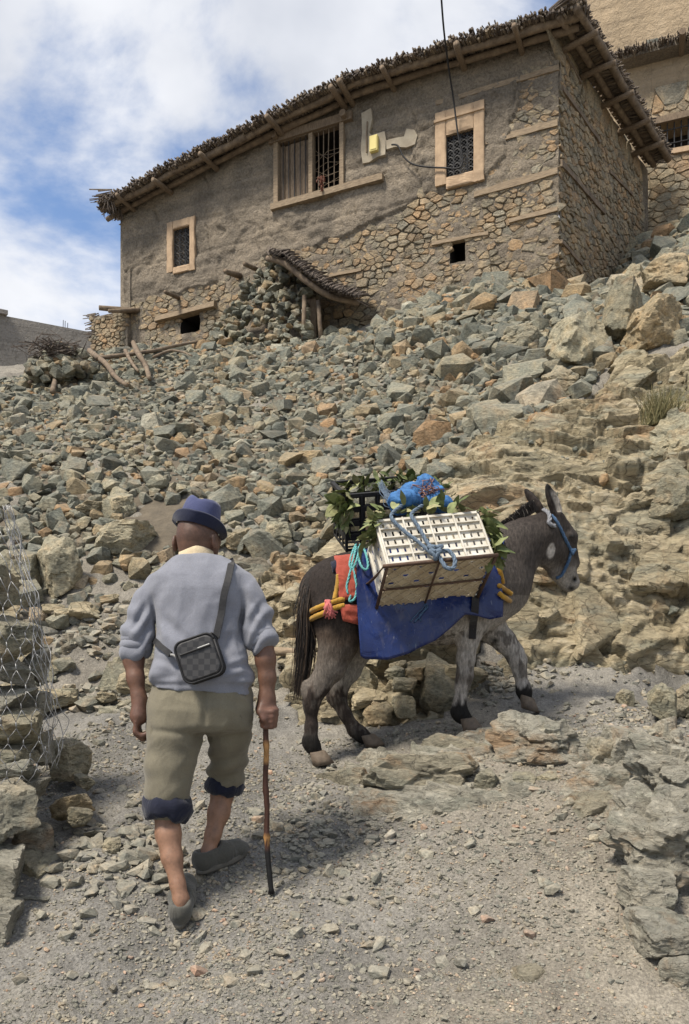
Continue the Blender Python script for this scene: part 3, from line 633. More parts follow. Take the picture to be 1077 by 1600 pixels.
# ---------------------------------------------------------------- the stone and mud house
simple('plaster_tan', (0.46, 0.335, 0.22), (0.31, 0.22, 0.145), 7, 0.9, 50, 0.35, 0.006)
simple('old_wood', (0.225, 0.168, 0.115), (0.09, 0.066, 0.047), 14, 0.85, 40, 0.5, 0.006, (6, 6, 1))
simple('pale_wood', (0.31, 0.238, 0.16), (0.15, 0.113, 0.077), 12, 0.85, 40, 0.5, 0.006, (1, 1, 5))
simple('grey_wood', (0.22, 0.168, 0.118), (0.085, 0.064, 0.048), 10, 0.9, 30, 0.6, 0.008)
simple('iron', (0.035, 0.035, 0.038), (0.02, 0.02, 0.02), 30, 0.55, 90, 0.2, 0.002)
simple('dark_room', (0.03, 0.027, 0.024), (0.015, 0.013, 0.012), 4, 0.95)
simple('meter_yellow', (0.62, 0.53, 0.20), (0.56, 0.47, 0.17), 6, 0.5, 60, 0.05)
simple('whitewash', (0.37, 0.325, 0.25), (0.26, 0.22, 0.165), 7, 0.9, 60, 0.4, 0.006)
simple('cable_black', (0.02, 0.02, 0.022), None, 20, 0.6)
t = NT('twig'); r_ = t.attr('rnd'); v_ = t.pos()
c_ = t.ramp(r_, [(0, (0.07, 0.057, 0.05)), (0.5, (0.15, 0.122, 0.10)), (0.85, (0.20, 0.165, 0.13)), (1, (0.28, 0.23, 0.175))])
t.done(t.mix(1.0, c_, t.ramp(t.noise(v_, 30, 4, 0.6), [(0.3, 0.6), (0.7, 1.2)]), 'MULTIPLY'), 0.9, t.bump(t.noise(v_, 60, 4), 0.4, 0.005))
def mud(name, c0, c1, c2, agg):
    t = NT(name); p = t.pos()
    col = t.ramp(t.noise(p, 0.9, 7, 0.62, 0.6), [(0.3, c0), (0.5, c1), (0.7, c2)])
    lay = t.ramp(t.noise(t.stretch(p, 0.5, 0.5, 7), 1.2, 5, 0.6), [(0.35, 0.82), (0.65, 1.12)]); col = t.mix(1.0, col, lay, 'MULTIPLY')
    g = t.ramp(t.noise(p, 30, 7, 0.78), [(0.3, 0.45), (0.5, 1.0), (0.72, 1.5)]); col = t.mix(agg, col, g, 'MULTIPLY')
    b = t.bump(t.noise(p, 7, 5, 0.72, 0.4), 0.8, 0.08); b = t.bump(t.noise(p, 32, 5, 0.75), 0.9 * agg + 0.1, 0.035, b)
    v = t.node('ShaderNodeTexVoronoi', feature='DISTANCE_TO_EDGE'); v.inputs['Scale'].default_value = 0.9
    nz_ = t.node('ShaderNodeTexNoise'); nz_.inputs['Scale'].default_value = 2.5; nz_.inputs['Detail'].default_value = 6; t.link(p, nz_.inputs['Vector'])
    ad = t.node('ShaderNodeVectorMath', operation='ADD'); t.link(p, ad.inputs[0]); t.link(nz_.outputs['Color'], ad.inputs[1]); t.link(ad.outputs[0], v.inputs['Vector'])
    ck = t.ramp(v.outputs['Distance'], [(0, 0), (0.014, 1)]); b = t.bump(ck, 0.5, 0.03, b)
    return t.done(col, 0.95, b)
mud('mud_wall', (0.15, 0.128, 0.102), (0.215, 0.182, 0.142), (0.32, 0.265, 0.198), 0.9)
mud('mud_smooth', (0.29, 0.228, 0.155), (0.34, 0.263, 0.175), (0.38, 0.30, 0.205), 0.2)
mud('concrete', (0.20, 0.185, 0.165), (0.245, 0.225, 0.20), (0.27, 0.25, 0.225), 0.3)

C0 = np.array([3.07, 11.0]); DU = np.array([-2.24, 1.0]); DU /= np.linalg.norm(DU); NF = np.array([-DU[1], DU[0]]); NF *= -1 if NF[1] > 0 else 1
DS = np.array([0.814, 1.0]); DS /= np.linalg.norm(DS); NS = np.array([DS[1], -DS[0]])
def on_plane(px, py, c, n, off=0.0):
    a = (px - CX) / F; Y = ((c + n * off) @ n) / (a * n[0] + n[1]); return np.array([a * Y, Y]), CZ + (HY - py) / F * Y
def fac(px, py, off=0.0):
    xy, z = on_plane(px, py, C0, NF, off); return float((xy - C0) @ DU), float(z)
def fpt(u, z, off=0.0): xy = C0 + DU * u + NF * off; return Vector((xy[0], xy[1], z))
def fpx(px, py, off=0.0): return fpt(*fac(px, py, off), off)
def side(px, py, off=0.0):
    xy, z = on_plane(px, py, C0, NS, off); return float((xy - C0) @ DS), float(z)
def spt(s, z, off=0.0): xy = C0 + DS * s + NS * off; return Vector((xy[0], xy[1], z))
def spx(px, py, off=0.0): return spt(*side(px, py, off), off)
house = empty('stone_house', fpt(3.5, 6.2, -2), 'old stone and mud house with overhanging brushwood roof on the hilltop', 'house')
UL = fac(196, 430)[0]; ZB = 5.5
EAVE = [(150,352),(200,322),(300,272),(420,212),(560,146),(700,102),(800,74),(882,52)]
ev = [fac(a, b_ + 14) for a, b_ in EAVE]; EU = np.array([e[0] for e in ev][::-1]); EZ = np.array([e[1] for e in ev][::-1])
def top_z(u): return np.interp(u, EU, EZ)
STONE_POLY = [(150,560),(150,478),(196,474),(262,458),(335,445),(400,408),(440,394),(480,388),(530,374),(560,358),(620,334),(655,300),(672,300),(690,300),(762,278),(792,240),(812,150),(822,104),(890,86),(890,560)]
SP = [fac(a, b_) for a, b_ in STONE_POLY]
WINS = {'left': (274, 300, 358, 418), 'big': (438, 534, 212, 308), 'right': (699, 742, 210, 276), 'hole': (704, 728, 372, 410), 'low': (282, 312, 492, 520)}
def rect_uv(a, c, b_, d):
    us_ = [fac(a, (b_ + d) / 2)[0], fac(c, (b_ + d) / 2)[0]]; m = (a + c) / 2
    return min(us_), max(us_), fac(m, d)[1], fac(m, b_)[1]
WR = {k: rect_uv(*v) for k, v in WINS.items()}
# front wall skin, with real openings
st_ = 0.024; un = np.arange(-0.0, UL + st_, st_); zn = np.arange(ZB, 10.6, st_); U_, Z_ = np.meshgrid(un, zn)
uf, zf = U_.ravel(), Z_.ravel()
pts3 = np.c_[uf * 1.0, zf, 0 * uf]
mask_st = inpoly(uf + 0.10 * fbm(pts3, 1.6, 3, 5.0), zf + 0.10 * fbm(pts3, 1.6, 3, 9.0), SP)
off = np.where(mask_st, 0.012, 0.05) + 0.030 * fbm(pts3, 1.1, 5, 2.0) + 0.022 * fbm(pts3, 6, 5, 3.0)
bulge = 0.10 * np.sin(np.pi * np.clip((zf - 6.4) / 3.4, 0, 1)) * np.sin(np.pi * np.clip(uf / UL, 0, 1)); off = off * 1.0 + bulge * 0
wob = 0.05 * fbm(pts3, 2.0, 3, 6.0)
for lift_z in (7.35, 7.9, 8.45, 9.0, 9.5): off -= np.where(mask_st, 0, 0.016) * np.exp(-((zf - lift_z - wob - 0.012 * uf) / 0.02) ** 2)          # rammed lifts
for crk in ([(322, 272), (327, 300), (323, 345), (331, 405)], [(402, 330), (396, 372), (410, 402)], [(640, 152), (655, 200), (648, 262), (662, 300)], [(556, 262), (552, 300), (560, 345)], [(240, 330), (262, 372)], [(810, 130), (796, 200)]):
    cu = [fac(*q) for q in crk]; dmin = np.full(len(uf), 9.0); uj = uf + 0.06 * fbm(pts3, 4, 3, 8.0)
    for (a0_, b0_), (a1_, b1_) in zip(cu[:-1], cu[1:]):
        dx_, dy_ = a1_ - a0_, b1_ - b0_; t_ = np.clip(((uj - a0_) * dx_ + (zf - b0_) * dy_) / (dx_ * dx_ + dy_ * dy_), 0, 1); dmin = np.minimum(dmin, np.hypot(uj - a0_ - t_ * dx_, zf - b0_ - t_ * dy_))
    off -= 0.035 * np.exp(-(dmin / 0.014) ** 2) * smooth01(-.2, .15, fbm(pts3, 3, 2, 18.0))
flk = fbm(pts3, 0.9, 4, 14.0); off -= np.where(mask_st, 0, 0.022) * smooth01(0.12, 0.2, flk)                                              # flaked render
P2 = C0[None] + DU[None] * uf[:, None] + NF[None] * off[:, None]
Vw = np.c_[P2, zf]
iq = np.arange(len(uf)).reshape(U_.shape); Q = np.stack([iq[:-1, :-1], iq[:-1, 1:], iq[1:, 1:], iq[1:, :-1]], -1).reshape(-1, 4)
qu = uf[Q].mean(1); qz = zf[Q].mean(1); keep = qz < top_z(qu) + 0.12
for u0, u1, z0, z1 in WR.values(): keep &= ~((qu > u0) & (qu < u1) & (qz > z0) & (qz < z1))
fw = mk('front_wall', Vw, Q[keep], 'mud_wall', house, True)
# side wall skin
SL = side(1004, 300)[0]; sn = np.arange(0, SL + 0.3, 0.035); S_, Z_ = np.meshgrid(sn, zn); sf_, zf_ = S_.ravel(), Z_.ravel()
o_ = 0.03 * fbm(np.c_[sf_, zf_, 0 * sf_ + 7], 1.4, 5, 4.0); P2 = C0[None] + DS[None] * sf_[:, None] + NS[None] * o_[:, None]
iq = np.arange(len(sf_)).reshape(S_.shape); Q = np.stack([iq[:-1, :-1], iq[1:, :-1], iq[1:, 1:], iq[:-1, 1:]], -1).reshape(-1, 4)
ztop0 = float(top_z(0)); Q = Q[zf_[Q].mean(1) < ztop0 + 0.1]
sw = mk('side_wall', np.c_[P2, zf_], Q, 'mud_wall', house, True)
# back walls close the shell
bk = MB(); A = fpt(UL, ZB); Bc = spt(SL + 0.3, ZB); far_ = A + (Bc - fpt(0, ZB))
for a, b_ in ((A, far_), (far_, Bc)):
    m = (a + b_) / 2; d = (b_ - a) / 2; bk.box((m.x, m.y, 7.6), d, Vector((-d.y, d.x, 0)).normalized() * 0.15, (0, 0, 2.05))
bk.build('back_wall', 'mud_wall', house)
# stones of the walls: irregular cells, each stone proud of the mortar
def clip_cell(c, others, ext):
    poly = [(c[0] - ext, c[1] - ext), (c[0] + ext, c[1] - ext), (c[0] + ext, c[1] + ext), (c[0] - ext, c[1] + ext)]
    for q in others:
        mx_, my_ = (c[0] + q[0]) / 2, (c[1] + q[1]) / 2; dx, dy = q[0] - c[0], q[1] - c[1]; out = []
        for i in range(len(poly)):
            a, b_ = poly[i], poly[(i + 1) % len(poly)]
            da = (a[0] - mx_) * dx + (a[1] - my_) * dy; db = (b_[0] - mx_) * dx + (b_[1] - my_) * dy
            if da <= 0: out.append(a)
            if (da < 0) != (db < 0):
                t_ = da / (da - db); out.append((a[0] + (b_[0] - a[0]) * t_, a[1] + (b_[1] - a[1]) * t_))
        poly = out
        if len(poly) < 3: return []
    return poly
def cells(u0, u1, z0, z1, wmean, asp, test, rs2):
    pts = []
    tries = int((u1 - u0) * (z1 - z0) / (wmean * wmean / asp) * 30)
    for _ in range(tries):
        u, z = rs2.uniform(u0, u1), rs2.uniform(z0, z1); w = wmean * rs2.choice([0.4, 0.5, 0.6, 0.8, 1.0, 1.3, 1.8])
        if all(math.hypot(u - a, (z - b_) * asp) > 0.5 * (w + w2) * 0.86 for a, b_, w2 in pts if abs(u - a) < 1): pts.append((u, z, w))
    out = []
    for i, (u, z, w) in enumerate(pts):
        if not test(u, z): continue
        near = sorted(((a, b_) for j, (a, b_, w2) in enumerate(pts) if j != i and abs(a - u) < 0.9 and abs(b_ - z) < 0.6), key=lambda q: math.hypot(q[0] - u, (q[1] - z) * asp))[:16]
        pl = clip_cell((u, z * asp), [(a, b_ * asp) for a, b_ in near], 0.5)
        if len(pl) >= 3: out.append((u, z, [(a, b_ / asp) for a, b_ in pl]))
    return out
def stone_geo(poly, fn, rs2, gap=0.006, proud=(0.012, 0.036)):
    n0 = len(poly); cu = sum(p[0] for p in poly) / n0; cz_ = sum(p[1] for p in poly) / n0
    # cut the corners so outlines are not bare cells
    pp = []
    for i in range(n0):
        a, b_, c = poly[i - 1], poly[i], poly[(i + 1) % n0]
        if n0 < 9:
            k = rs2.uniform(0.04, 0.2); pp += [(b_[0] + (a[0] - b_[0]) * k, b_[1] + (a[1] - b_[1]) * k), (b_[0] + (c[0] - b_[0]) * k, b_[1] + (c[1] - b_[1]) * k)]
        else: pp.append(b_)
    h = rs2.uniform(*proud); tu, tz_ = rs2.uniform(-0.10, 0.10), rs2.uniform(-0.10, 0.10); V = []; n = len(pp)
    dists = [math.hypot(a - cu, b_ - cz_) for a, b_ in pp]
    for ring, (s, hh) in enumerate(((1.0, -0.03), (0.99, h * 0.6), (0.88, h))):
        for (a, b_), d in zip(pp, dists):
            k = max(0.2, (d - gap * rs2.uniform(0.3, 2.4)) / max(d, 1e-4)) * s; u, z = cu + (a - cu) * k, cz_ + (b_ - cz_) * k
            V.append(fn(u, z, hh + (0 if ring == 0 else (u - cu) * tu + (z - cz_) * tz_ + rs2.uniform(-0.006, 0.006))))
    V.append(fn(cu, cz_, h * rs2.uniform(0.98, 1.12)))
    Fc = [(r * n + k, r * n + (k + 1) % n, (r + 1) * n + (k + 1) % n, (r + 1) * n + k) for r in (0, 1) for k in range(n)]
    Fc += [(2 * n + k, 2 * n + (k + 1) % n, 3 * n) for k in range(n)]
    return V, Fc
rs3 = random.Random(5)
def ground_ok(p): return p.z > tz(p.x, p.y - 0.15) - 0.15
def fac_test(u, z):
    if u < 0.03 or u > UL - 0.03 or z > float(top_z(u)) - 0.1: return False
    for k, (u0, u1, z0, z1) in WR.items():
        m = 0.03 if k in ('hole', 'low') else 0.16
        if u0 - m < u < u1 + m and z0 - m < z < z1 + m: return False
    return bool(inpoly([u + 0.08 * noise.noise(Vector((u * 2, z * 2, 0)))], [z + 0.08 * noise.noise(Vector((u * 2, z * 2, 5)))], SP)[0]) and ground_ok(fpt(u, z))
allst = []
for u, z, pl in cells(-0.1, UL + 0.2, 6.0, 10.1, 0.21, 1.55, fac_test, rs3): allst.append((pl, fpt, fw))
for u, z, pl in cells(-0.1, SL + 0.2, 6.0, 10.0, 0.20, 1.7, lambda u, z: 0.03 < u < SL and z < ztop0 - 0.1 and ground_ok(spt(u, z)), rs3): allst.append((pl, spt, sw))
def parea(pl): return abs(sum(pl[i - 1][0] * pl[i][1] - pl[i][0] * pl[i - 1][1] for i in range(len(pl)))) / 2
allst.sort(key=lambda s: -parea(s[0]) * (1.0 if s[1] is fpt else 0.45)); mb = {fw: MB(), sw: MB()}
print('wall stones', len(allst))
for i, (pl, fn, par) in enumerate(allst):
    V, Fc = stone_geo(pl, fn, rs3)
    if fn is spt: Fc = [tuple(reversed(f)) for f in Fc]
    if i < 290: mk('stone', V, Fc, 'wallstone_obj', par)
    else: mb[par].add(V, Fc, rs3.random())
for par, m in mb.items():
    if m.v: tag(m.build('small_wall_stones', 'wallstone_att', par), kind='stuff')
# horizontal tie beams let into the walls
def beam(pts, fn, h, mat='pale_wood', out=0.05, parent=None, name='tie_beam'):
    (a, b_), (c, d) = pts; n = 9; m = MB(); V = []
    for i in range(n):
        k = i / (n - 1); u = a + (c - a) * k; z = b_ + (d - b_) * k + 0.012 * noise.noise(Vector((u * 3, z0_seed, 0))); hh = h * (0.85 + 0.3 * noise.noise(Vector((u * 2, 7, z0_seed)))) / 2
        ou = out + 0.01 * noise.noise(Vector((u * 5, 3, z0_seed)))
        V += [fn(u, z - hh, -0.05), fn(u, z - hh * 0.92, ou), fn(u, z + hh * 0.92, ou * 0.9), fn(u, z + hh, -0.05)]
    Fc = [(i * 4 + k, i * 4 + k + 1, i * 4 + 5 + k, i * 4 + 4 + k) for i in range(n - 1) for k in range(3)] + [(3, 2, 1, 0), (n * 4 - 4, n * 4 - 3, n * 4 - 2, n * 4 - 1)]
    m.add(V, Fc); return m.build(name, mat, parent or house)
for j, (a, b_, c, d, h) in enumerate([(682,164,874,108,.10),(760,224,872,194,.11),(742,306,872,268,.12),(796,347,872,328,.08),(676,382,764,366,.07),(804,456,868,440,.07),(510,434,566,422,.06)]):
    z0_seed = j * 3.3; beam((fac(a, b_), fac(c, d)), fpt, h)
for j, (a, b_, c, d, h) in enumerate([(876,139,934,222,.10),(874,256,942,333,.12),(874,378,906,414,.08),(876,80,905,130,.08),(950,270,985,305,.06)]):
    z0_seed = 40 + j * 3.3; beam((side(a, b_), side(c, d)), spt, h, 'grey_wood')
# ---- windows
def wbox(m, u0, u1, z0, z1, o0, o1):
    V = [fpt(u, z, o) for o in (o0, o1) for z in (z0, z1) for u in (u0, u1)]
    m.add(V, [(0, 1, 3, 2), (4, 6, 7, 5), (0, 4, 5, 1), (2, 3, 7, 6), (0, 2, 6, 4), (1, 5, 7, 3)]); return m
def part_box(name, u0, u1, z0, z1, o0, o1, mat, par): return wbox(MB(), u0, u1, z0, z1, o0, o1).build(name, mat, par)
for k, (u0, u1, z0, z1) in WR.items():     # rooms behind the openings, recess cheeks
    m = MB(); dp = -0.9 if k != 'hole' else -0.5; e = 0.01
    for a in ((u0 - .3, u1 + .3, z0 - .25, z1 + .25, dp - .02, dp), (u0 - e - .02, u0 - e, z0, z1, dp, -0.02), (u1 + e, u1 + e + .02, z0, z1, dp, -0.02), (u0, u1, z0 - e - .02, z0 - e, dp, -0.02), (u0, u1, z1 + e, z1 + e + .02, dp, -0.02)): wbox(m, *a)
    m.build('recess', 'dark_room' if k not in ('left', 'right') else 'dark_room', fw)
def plaster_frame(k, wl_, wr_, wt, wb, par, o=0.085):
    u0, u1, z0, z1 = WR[k]; rs4 = random.Random(len(k))
    for nm, a in (('frame_side', (u0 - wr_, u0, z0 - wb, z1 + wt)), ('frame_side', (u1, u1 + wl_, z0 - wb * 0.55, z1 + wt)), ('frame_head', (u0 + .003, u1 - .003, z1, z1 + wt)), ('frame_sill', (u0 + .003, u1 - .003, z0 - wb, z0))):
        m = MB(); nu, nz_ = 10, 10; Vv = []
        for j in range(nz_ + 1):
            for i in range(nu + 1):
                u = a[0] + (a[1] - a[0]) * i / nu; z = a[2] + (a[3] - a[2]) * j / nz_; ed = i in (0, nu) or j in (0, nz_)
                Vv.append(fpt(u + rs4.uniform(-.004, .004), z + rs4.uniform(-.004, .004), (o - 0.012 if ed else o) + rs4.uniform(-.002, .002)))
        Fc = [(j * (nu + 1) + i, j * (nu + 1) + i + 1, (j + 1) * (nu + 1) + i + 1, (j + 1) * (nu + 1) + i) for j in range(nz_) for i in range(nu)]
        m.add(Vv, Fc); wbox(m, a[0] + .002, a[1] - .002, a[2] + .002, a[3] - .002, -0.05, o - 0.014); m.build(nm, 'plaster_tan', par, False)
def bars(k, n, par, o, r=0.009, horiz=0):
    u0, u1, z0, z1 = WR[k]
    for i in range(n):
        u = u0 + (u1 - u0) * (i + 0.5) / n; MB().tube([fpt(u, z0, o), fpt(u + .004, (z0 + z1) / 2, o + .006), fpt(u, z1, o)], r, 6).build('bar', 'iron', par)
    for i in range(horiz):
        z = z0 + (z1 - z0) * (i + 0.5) / horiz; MB().tube([fpt(u0, z, o + .012), fpt(u1, z, o + .012)], r * 0.9, 6).build('bar', 'iron', par)
def lattice(k, par, o, nx, nz_):
    u0, u1, z0, z1 = WR[k]; m = MB(); du = (u1 - u0) / nx; dz = (z1 - z0) / nz_
    for i in range(nx):
        for j in range(nz_):
            c = (u0 + du * (i + .5), z0 + dz * (j + .5)); ring = [fpt(c[0] + math.cos(a) * du * .46, c[1] + math.sin(a) * dz * .46, o) for a in [q * math.pi / 4 for q in range(9)]]
            m.tube(ring, 0.0085, 5, cap=False); m.tube([fpt(c[0] - du / 2, c[1] - dz / 2, o), fpt(c[0] + du / 2, c[1] + dz / 2, o)], 0.007, 5); m.tube([fpt(c[0] + du / 2, c[1] - dz / 2, o), fpt(c[0] - du / 2, c[1] + dz / 2, o)], 0.007, 5)
    for i in range(nx + 1): m.tube([fpt(u0 + du * i, z0, o), fpt(u0 + du * i, z1, o)], 0.009, 5)
    m.build('iron_lattice', 'iron', par)
def wempty(k): 
    u0, u1, z0, z1 = WR[k]; o = bpy.data.objects.new('window', None); COL.objects.link(o); o.parent = house; return o
w = wempty('left'); plaster_frame('left', .13, .11, .14, .12, w); lattice('left', w, 0.02, 3, 5)
u0, u1, z0, z1 = WR['left']; part_box('pane', u0, u0 + (u1 - u0) * .5, z0, z1, -0.05, -0.03, 'iron', w)
part_box('shutter', u0 + (u1 - u0) * .5, u1, z0, z1, -0.06, -0.02, 'grey_wood', w)
w = wempty('right'); plaster_frame('right', .17, .16, .38, .17, w); lattice('right', w, 0.02, 4, 6)
u0, u1, z0, z1 = WR['right']; part_box('cornice', u0 - .165, u1 + .18, z1 + .22, z1 + .255, -.02, .105, 'plaster_tan', w)
part_box('hanging_cloth', u0 + .10, u0 + .24, z0 + .10, z0 + .40, -.09, -.07, 'whitewash', w)
w = wempty('big'); u0, u1, z0, z1 = WR['big']; um = u0 + (u1 - u0) * 0.47
def tilt_bar(name, ua, za, ub, zb, h, o0, o1, mat, par):
    V = [fpt(u, z + s, o) for o in (o0, o1) for (u, z) in ((ua, za), (ub, zb)) for s in (0, h)]
    m = MB(); m.add(V, [(0, 2, 3, 1), (4, 5, 7, 6), (0, 4, 6, 2), (1, 3, 7, 5), (0, 1, 5, 4), (2, 6, 7, 3)]); return m.build(name, mat, par)
part_box('frame_post', u0 - .07, u0, z0 - .02, z1 + .02, -.06, .09, 'pale_wood', w); part_box('frame_post', u1, u1 + .08, z0 - .04, z1 + .02, -.06, .09, 'pale_wood', w)
part_box('mullion', um - .035, um + .035, z0, z1, -.05, .07, 'pale_wood', w)
tilt_bar('lintel', u0 - .22, z1 - .0, u1 + .16, z1 + .0, .13, -.06, .11, 'old_wood', w)
tilt_bar('sill', u0 - .75, z0 - .10, u1 + .12, z0 - .11, .10, -.06, .13, 'pale_wood', w)
for q in (-.16, .06): MB().tube([fpt(u1 + .02 if q > 0 else u0 - .1, z1 + .07, -.1), fpt(u1 + .02 if q > 0 else u0 - .1, z1 + .07, .2)], .055, 9, jit=.05).build('lintel_peg', 'old_wood', w)
npl = 6
for i in range(npl):
    a = um + .04 + (u1 - um - .04) * i / npl; b_ = um + .04 + (u1 - um - .04) * (i + 1) / npl
    part_box('plank', a + .004, b_ - .006, z0 + .01, z1 - .02 - rnd.uniform(0, .05), -.03 + rnd.uniform(-.006, .006), 0.0 + rnd.uniform(-.004, .006), 'old_wood', w)
for i in range(5):
    u = um + .1 + (u1 - um - .12) * i / 4.5; MB().tube([fpt(u, z0, .03), fpt(u, z1, .03)], .008, 6).build('bar', 'iron', w)
for i in range(6):
    u = u0 + .03 + (um - u0 - .06) * i / 5; MB().tube([fpt(u, z0, .02), fpt(u + rnd.uniform(-.015, .015), (z0 + z1) / 2, .02), fpt(u, z1, .02)], .009, 6).build('bar', 'grey_wood', w)
m = MB()
for i in range(9): a = rnd.uniform(z0 + .1, z1 - .2); m.tube([fpt(u0, a, -.05), fpt((u0 + um) / 2, a + rnd.uniform(-.1, .1), -.03), fpt(um, a + rnd.uniform(-.2, .2), -.05)], .004, 4)
m.build('tangled_wire', 'pale_wood', w)
simple('dried_peppers', (0.17, 0.06, 0.03), (0.09, 0.03, 0.02), 40, 0.6)
m = MB()
pc = fpx(502, 284, .14)
for i in range(26): q = pc + Vector((rnd.gauss(0, .03), rnd.gauss(0, .02), rnd.uniform(-.12, .10))); m.tube([q, q + Vector((rnd.uniform(-.02, .02), 0, -.03)), q + Vector((rnd.uniform(-.03, .03), 0, -.06))], [.012, .012, .002], 5)
tag(m.build('pepper_bunch', 'dried_peppers'), 'bunch of dried reddish peppers hanging on the sill of the barred window', 'peppers')
z0_seed = 77; beam((fac(248, 502), fac(340, 478)), fpt, .11, out=.12, name='lintel')
# whitewashed patch, meter box, pipe, wires
def wall_patch(name, poly, o0, o1, mat, par):
    uv = [fac(*p) for p in poly]; n = len(uv); V = [fpt(u, z, o1) for u, z in uv] + [fpt(u, z, o0) for u, z in uv]
    Fc = [tuple(range(n))] + [(i, i + n, (i + 1) % n + n, (i + 1) % n) for i in range(n)]; m = MB(); m.add(V, Fc); return m.build(name, mat, par)
wall_patch('whitewash_patch', [(568,182),(583,174),(585,190),(580,212),(584,216),(604,210),(606,222),(605,246),(592,250),(580,258),(570,260),(567,240),(569,212)], .0, .083, 'whitewash', fw)
wall_patch('whitewash_patch', [(606,224),(622,220),(634,218),(638,206),(650,208),(655,216),(651,230),(638,235),(620,234),(607,238)], .0, .08, 'whitewash', fw)
mbx = empty('meter_box', fpx(589, 232, .1), 'small pale yellow electricity meter box on the whitewashed patch', 'meter box')
u_, z_ = fac(589, 232)
m = MB(); wbox(m, u_ - .065, u_ + .065, z_ - .12, z_ + .12, .084, .15); m.build('box', 'meter_yellow', mbx)
m = MB(); wbox(m, u_ - .05, u_ + .05, z_ - .10, z_ + .10, .151, .158); m.build('lid', 'meter_yellow', mbx)
m = MB(); m.tube([fpx(574, 190, .10), fpx(573, 215, .10), fpx(573, 238, .10)], .012, 6); m.build('conduit', 'grey_wood', mbx)
# ---- roof: poles, brushwood, earth and weights
def eave_pt(u, off, dz=0.0): return fpt(u, float(top_z(u)) + dz, off)
roof = bpy.data.objects.new('roof', None); COL.objects.link(roof); roof.parent = house
m = MB()   # earth deck
uu = np.linspace(-0.30, UL + 0.18, 40); V = []
for u in uu:
    z = float(top_z(np.clip(u, 0, UL + .3)))
    for o_, dz in ((0.40, .08), (0.40, .15), (-1.5, .36), (-4.2, .30), (-4.2, .12)): V.append(fpt(u, z + dz + .02 * noise.noise(Vector((u * 3, o_, 0))), o_))
n = 5; Fc = [(i * n + k, (i + 1) * n + k, (i + 1) * n + (k + 1) % n, i * n + (k + 1) % n) for i in range(len(uu) - 1) for k in range(n)] + [tuple(range(n)), tuple((len(uu) - 1) * n + k for k in range(n - 1, -1, -1))]
m.add(V, Fc); m.build('earth_deck', 'mud_wall', roof)
# pole running under the front eave, in spliced lengths
for (a, b_, o_, dz, r_) in ((-.35, 2.6, .34, .035, .055), (2.45, 5.2, .33, .03, .05), (5.0, UL + .25, .36, .03, .055), (-.3, 3.4, .16, .02, .05), (3.2, UL + .3, .15, .02, .05)):
    pts = [eave_pt(u, o_ + .03 * noise.noise(Vector((u * 1.5, o_ * 9, 0))), dz + .03 * noise.noise(Vector((u * 1.2, 3, o_ * 7)))) for u in np.linspace(a, b_, 14)]
    MB().tube(pts, [r_ * (0.85 + .3 * rnd.random()) for _ in pts], 9, jit=.06).build('eave_pole', 'grey_wood', roof, True)
for px_ in (213, 270, 342, 446, 541, 553, 618, 727, 817):
    py_ = np.interp(px_, [e[0] for e in EAVE], [e[1] for e in EAVE]) + 6
    u = fac(px_, py_)[0]; z = float(top_z(u)) - .02; L = rnd.uniform(.52, .62); r_ = rnd.uniform(.040, .055)
    tz_ = rnd.uniform(-.06, .03)
    MB().tube([fpt(u, z + .05, -.5), fpt(u, z, 0), fpt(u, z + tz_ * .5, L * .6), fpt(u + rnd.uniform(-.03, .03), z + tz_, L)], [r_ * 1.1, r_, r_ * .95, r_ * .9], 10, jit=.05).build('rafter', 'old_wood', roof, True)
m = MB()
for i in range(2000):   # brushwood edge, front
    u = rnd.uniform(-.40, UL + .22); z = float(top_z(np.clip(u, -.1, UL + .4))) + .07 + .085 * rnd.random() ** 1.3 + .03 * noise.noise(Vector((u * 2.5, 0, 0)))
    L = rnd.uniform(.44, .54) + .06 * noise.noise(Vector((u * 4, 1, 1))); sk = rnd.gauss(0, .05); a = fpt(u, z + .02, 0.05); b_ = fpt(u + sk, z + rnd.gauss(-.02, .016), L)
    r_ = rnd.uniform(.008, .024); m.tube([a, (a + b_) / 2 + Vector((0, 0, rnd.uniform(-.01, .01))), b_], [r_, r_, r_ * .9], 5, rnd.random(), flat=rnd.uniform(.5, 1.2))
for i in range(1100):   # along the side eave
    s = rnd.uniform(-.45, SL + .15); z = ztop0 + .08 + .08 * rnd.random() - .0 * s; L = rnd.uniform(.36, .52); a = spt(s, z + .02, .05); b_ = spt(s + rnd.gauss(0, .08), z + rnd.gauss(0, .03), L)
    r_ = rnd.uniform(.006, .017); m.tube([a, (a + b_) / 2, b_], [r_, r_, r_ * .8], 5, rnd.random())
for i in range(260):    # left end tufts
    z = float(top_z(UL)) + .05 + .16 * rnd.random(); o_ = rnd.uniform(-.5, .5); a = fpt(UL - .1, z, o_); b_ = fpt(UL + rnd.uniform(.12, .34), z + rnd.gauss(-.02, .04), o_ + rnd.gauss(0, .08)); r_ = rnd.uniform(.006, .015); m.tube([a, b_], [r_, r_ * .7], 5, rnd.random())
for i in range(60):     # tufts hanging under the left corner
    o_ = rnd.uniform(.1, .5); z = float(top_z(UL)) + .02; a = fpt(UL + rnd.uniform(-.1, .18), z, o_); m.tube([a, a + Vector((rnd.gauss(0, .03), 0, -rnd.uniform(.06, .22)))], [.009, .004], 4, rnd.random() * .5)
tag(m.build('brushwood', 'twig', roof), kind='stuff')
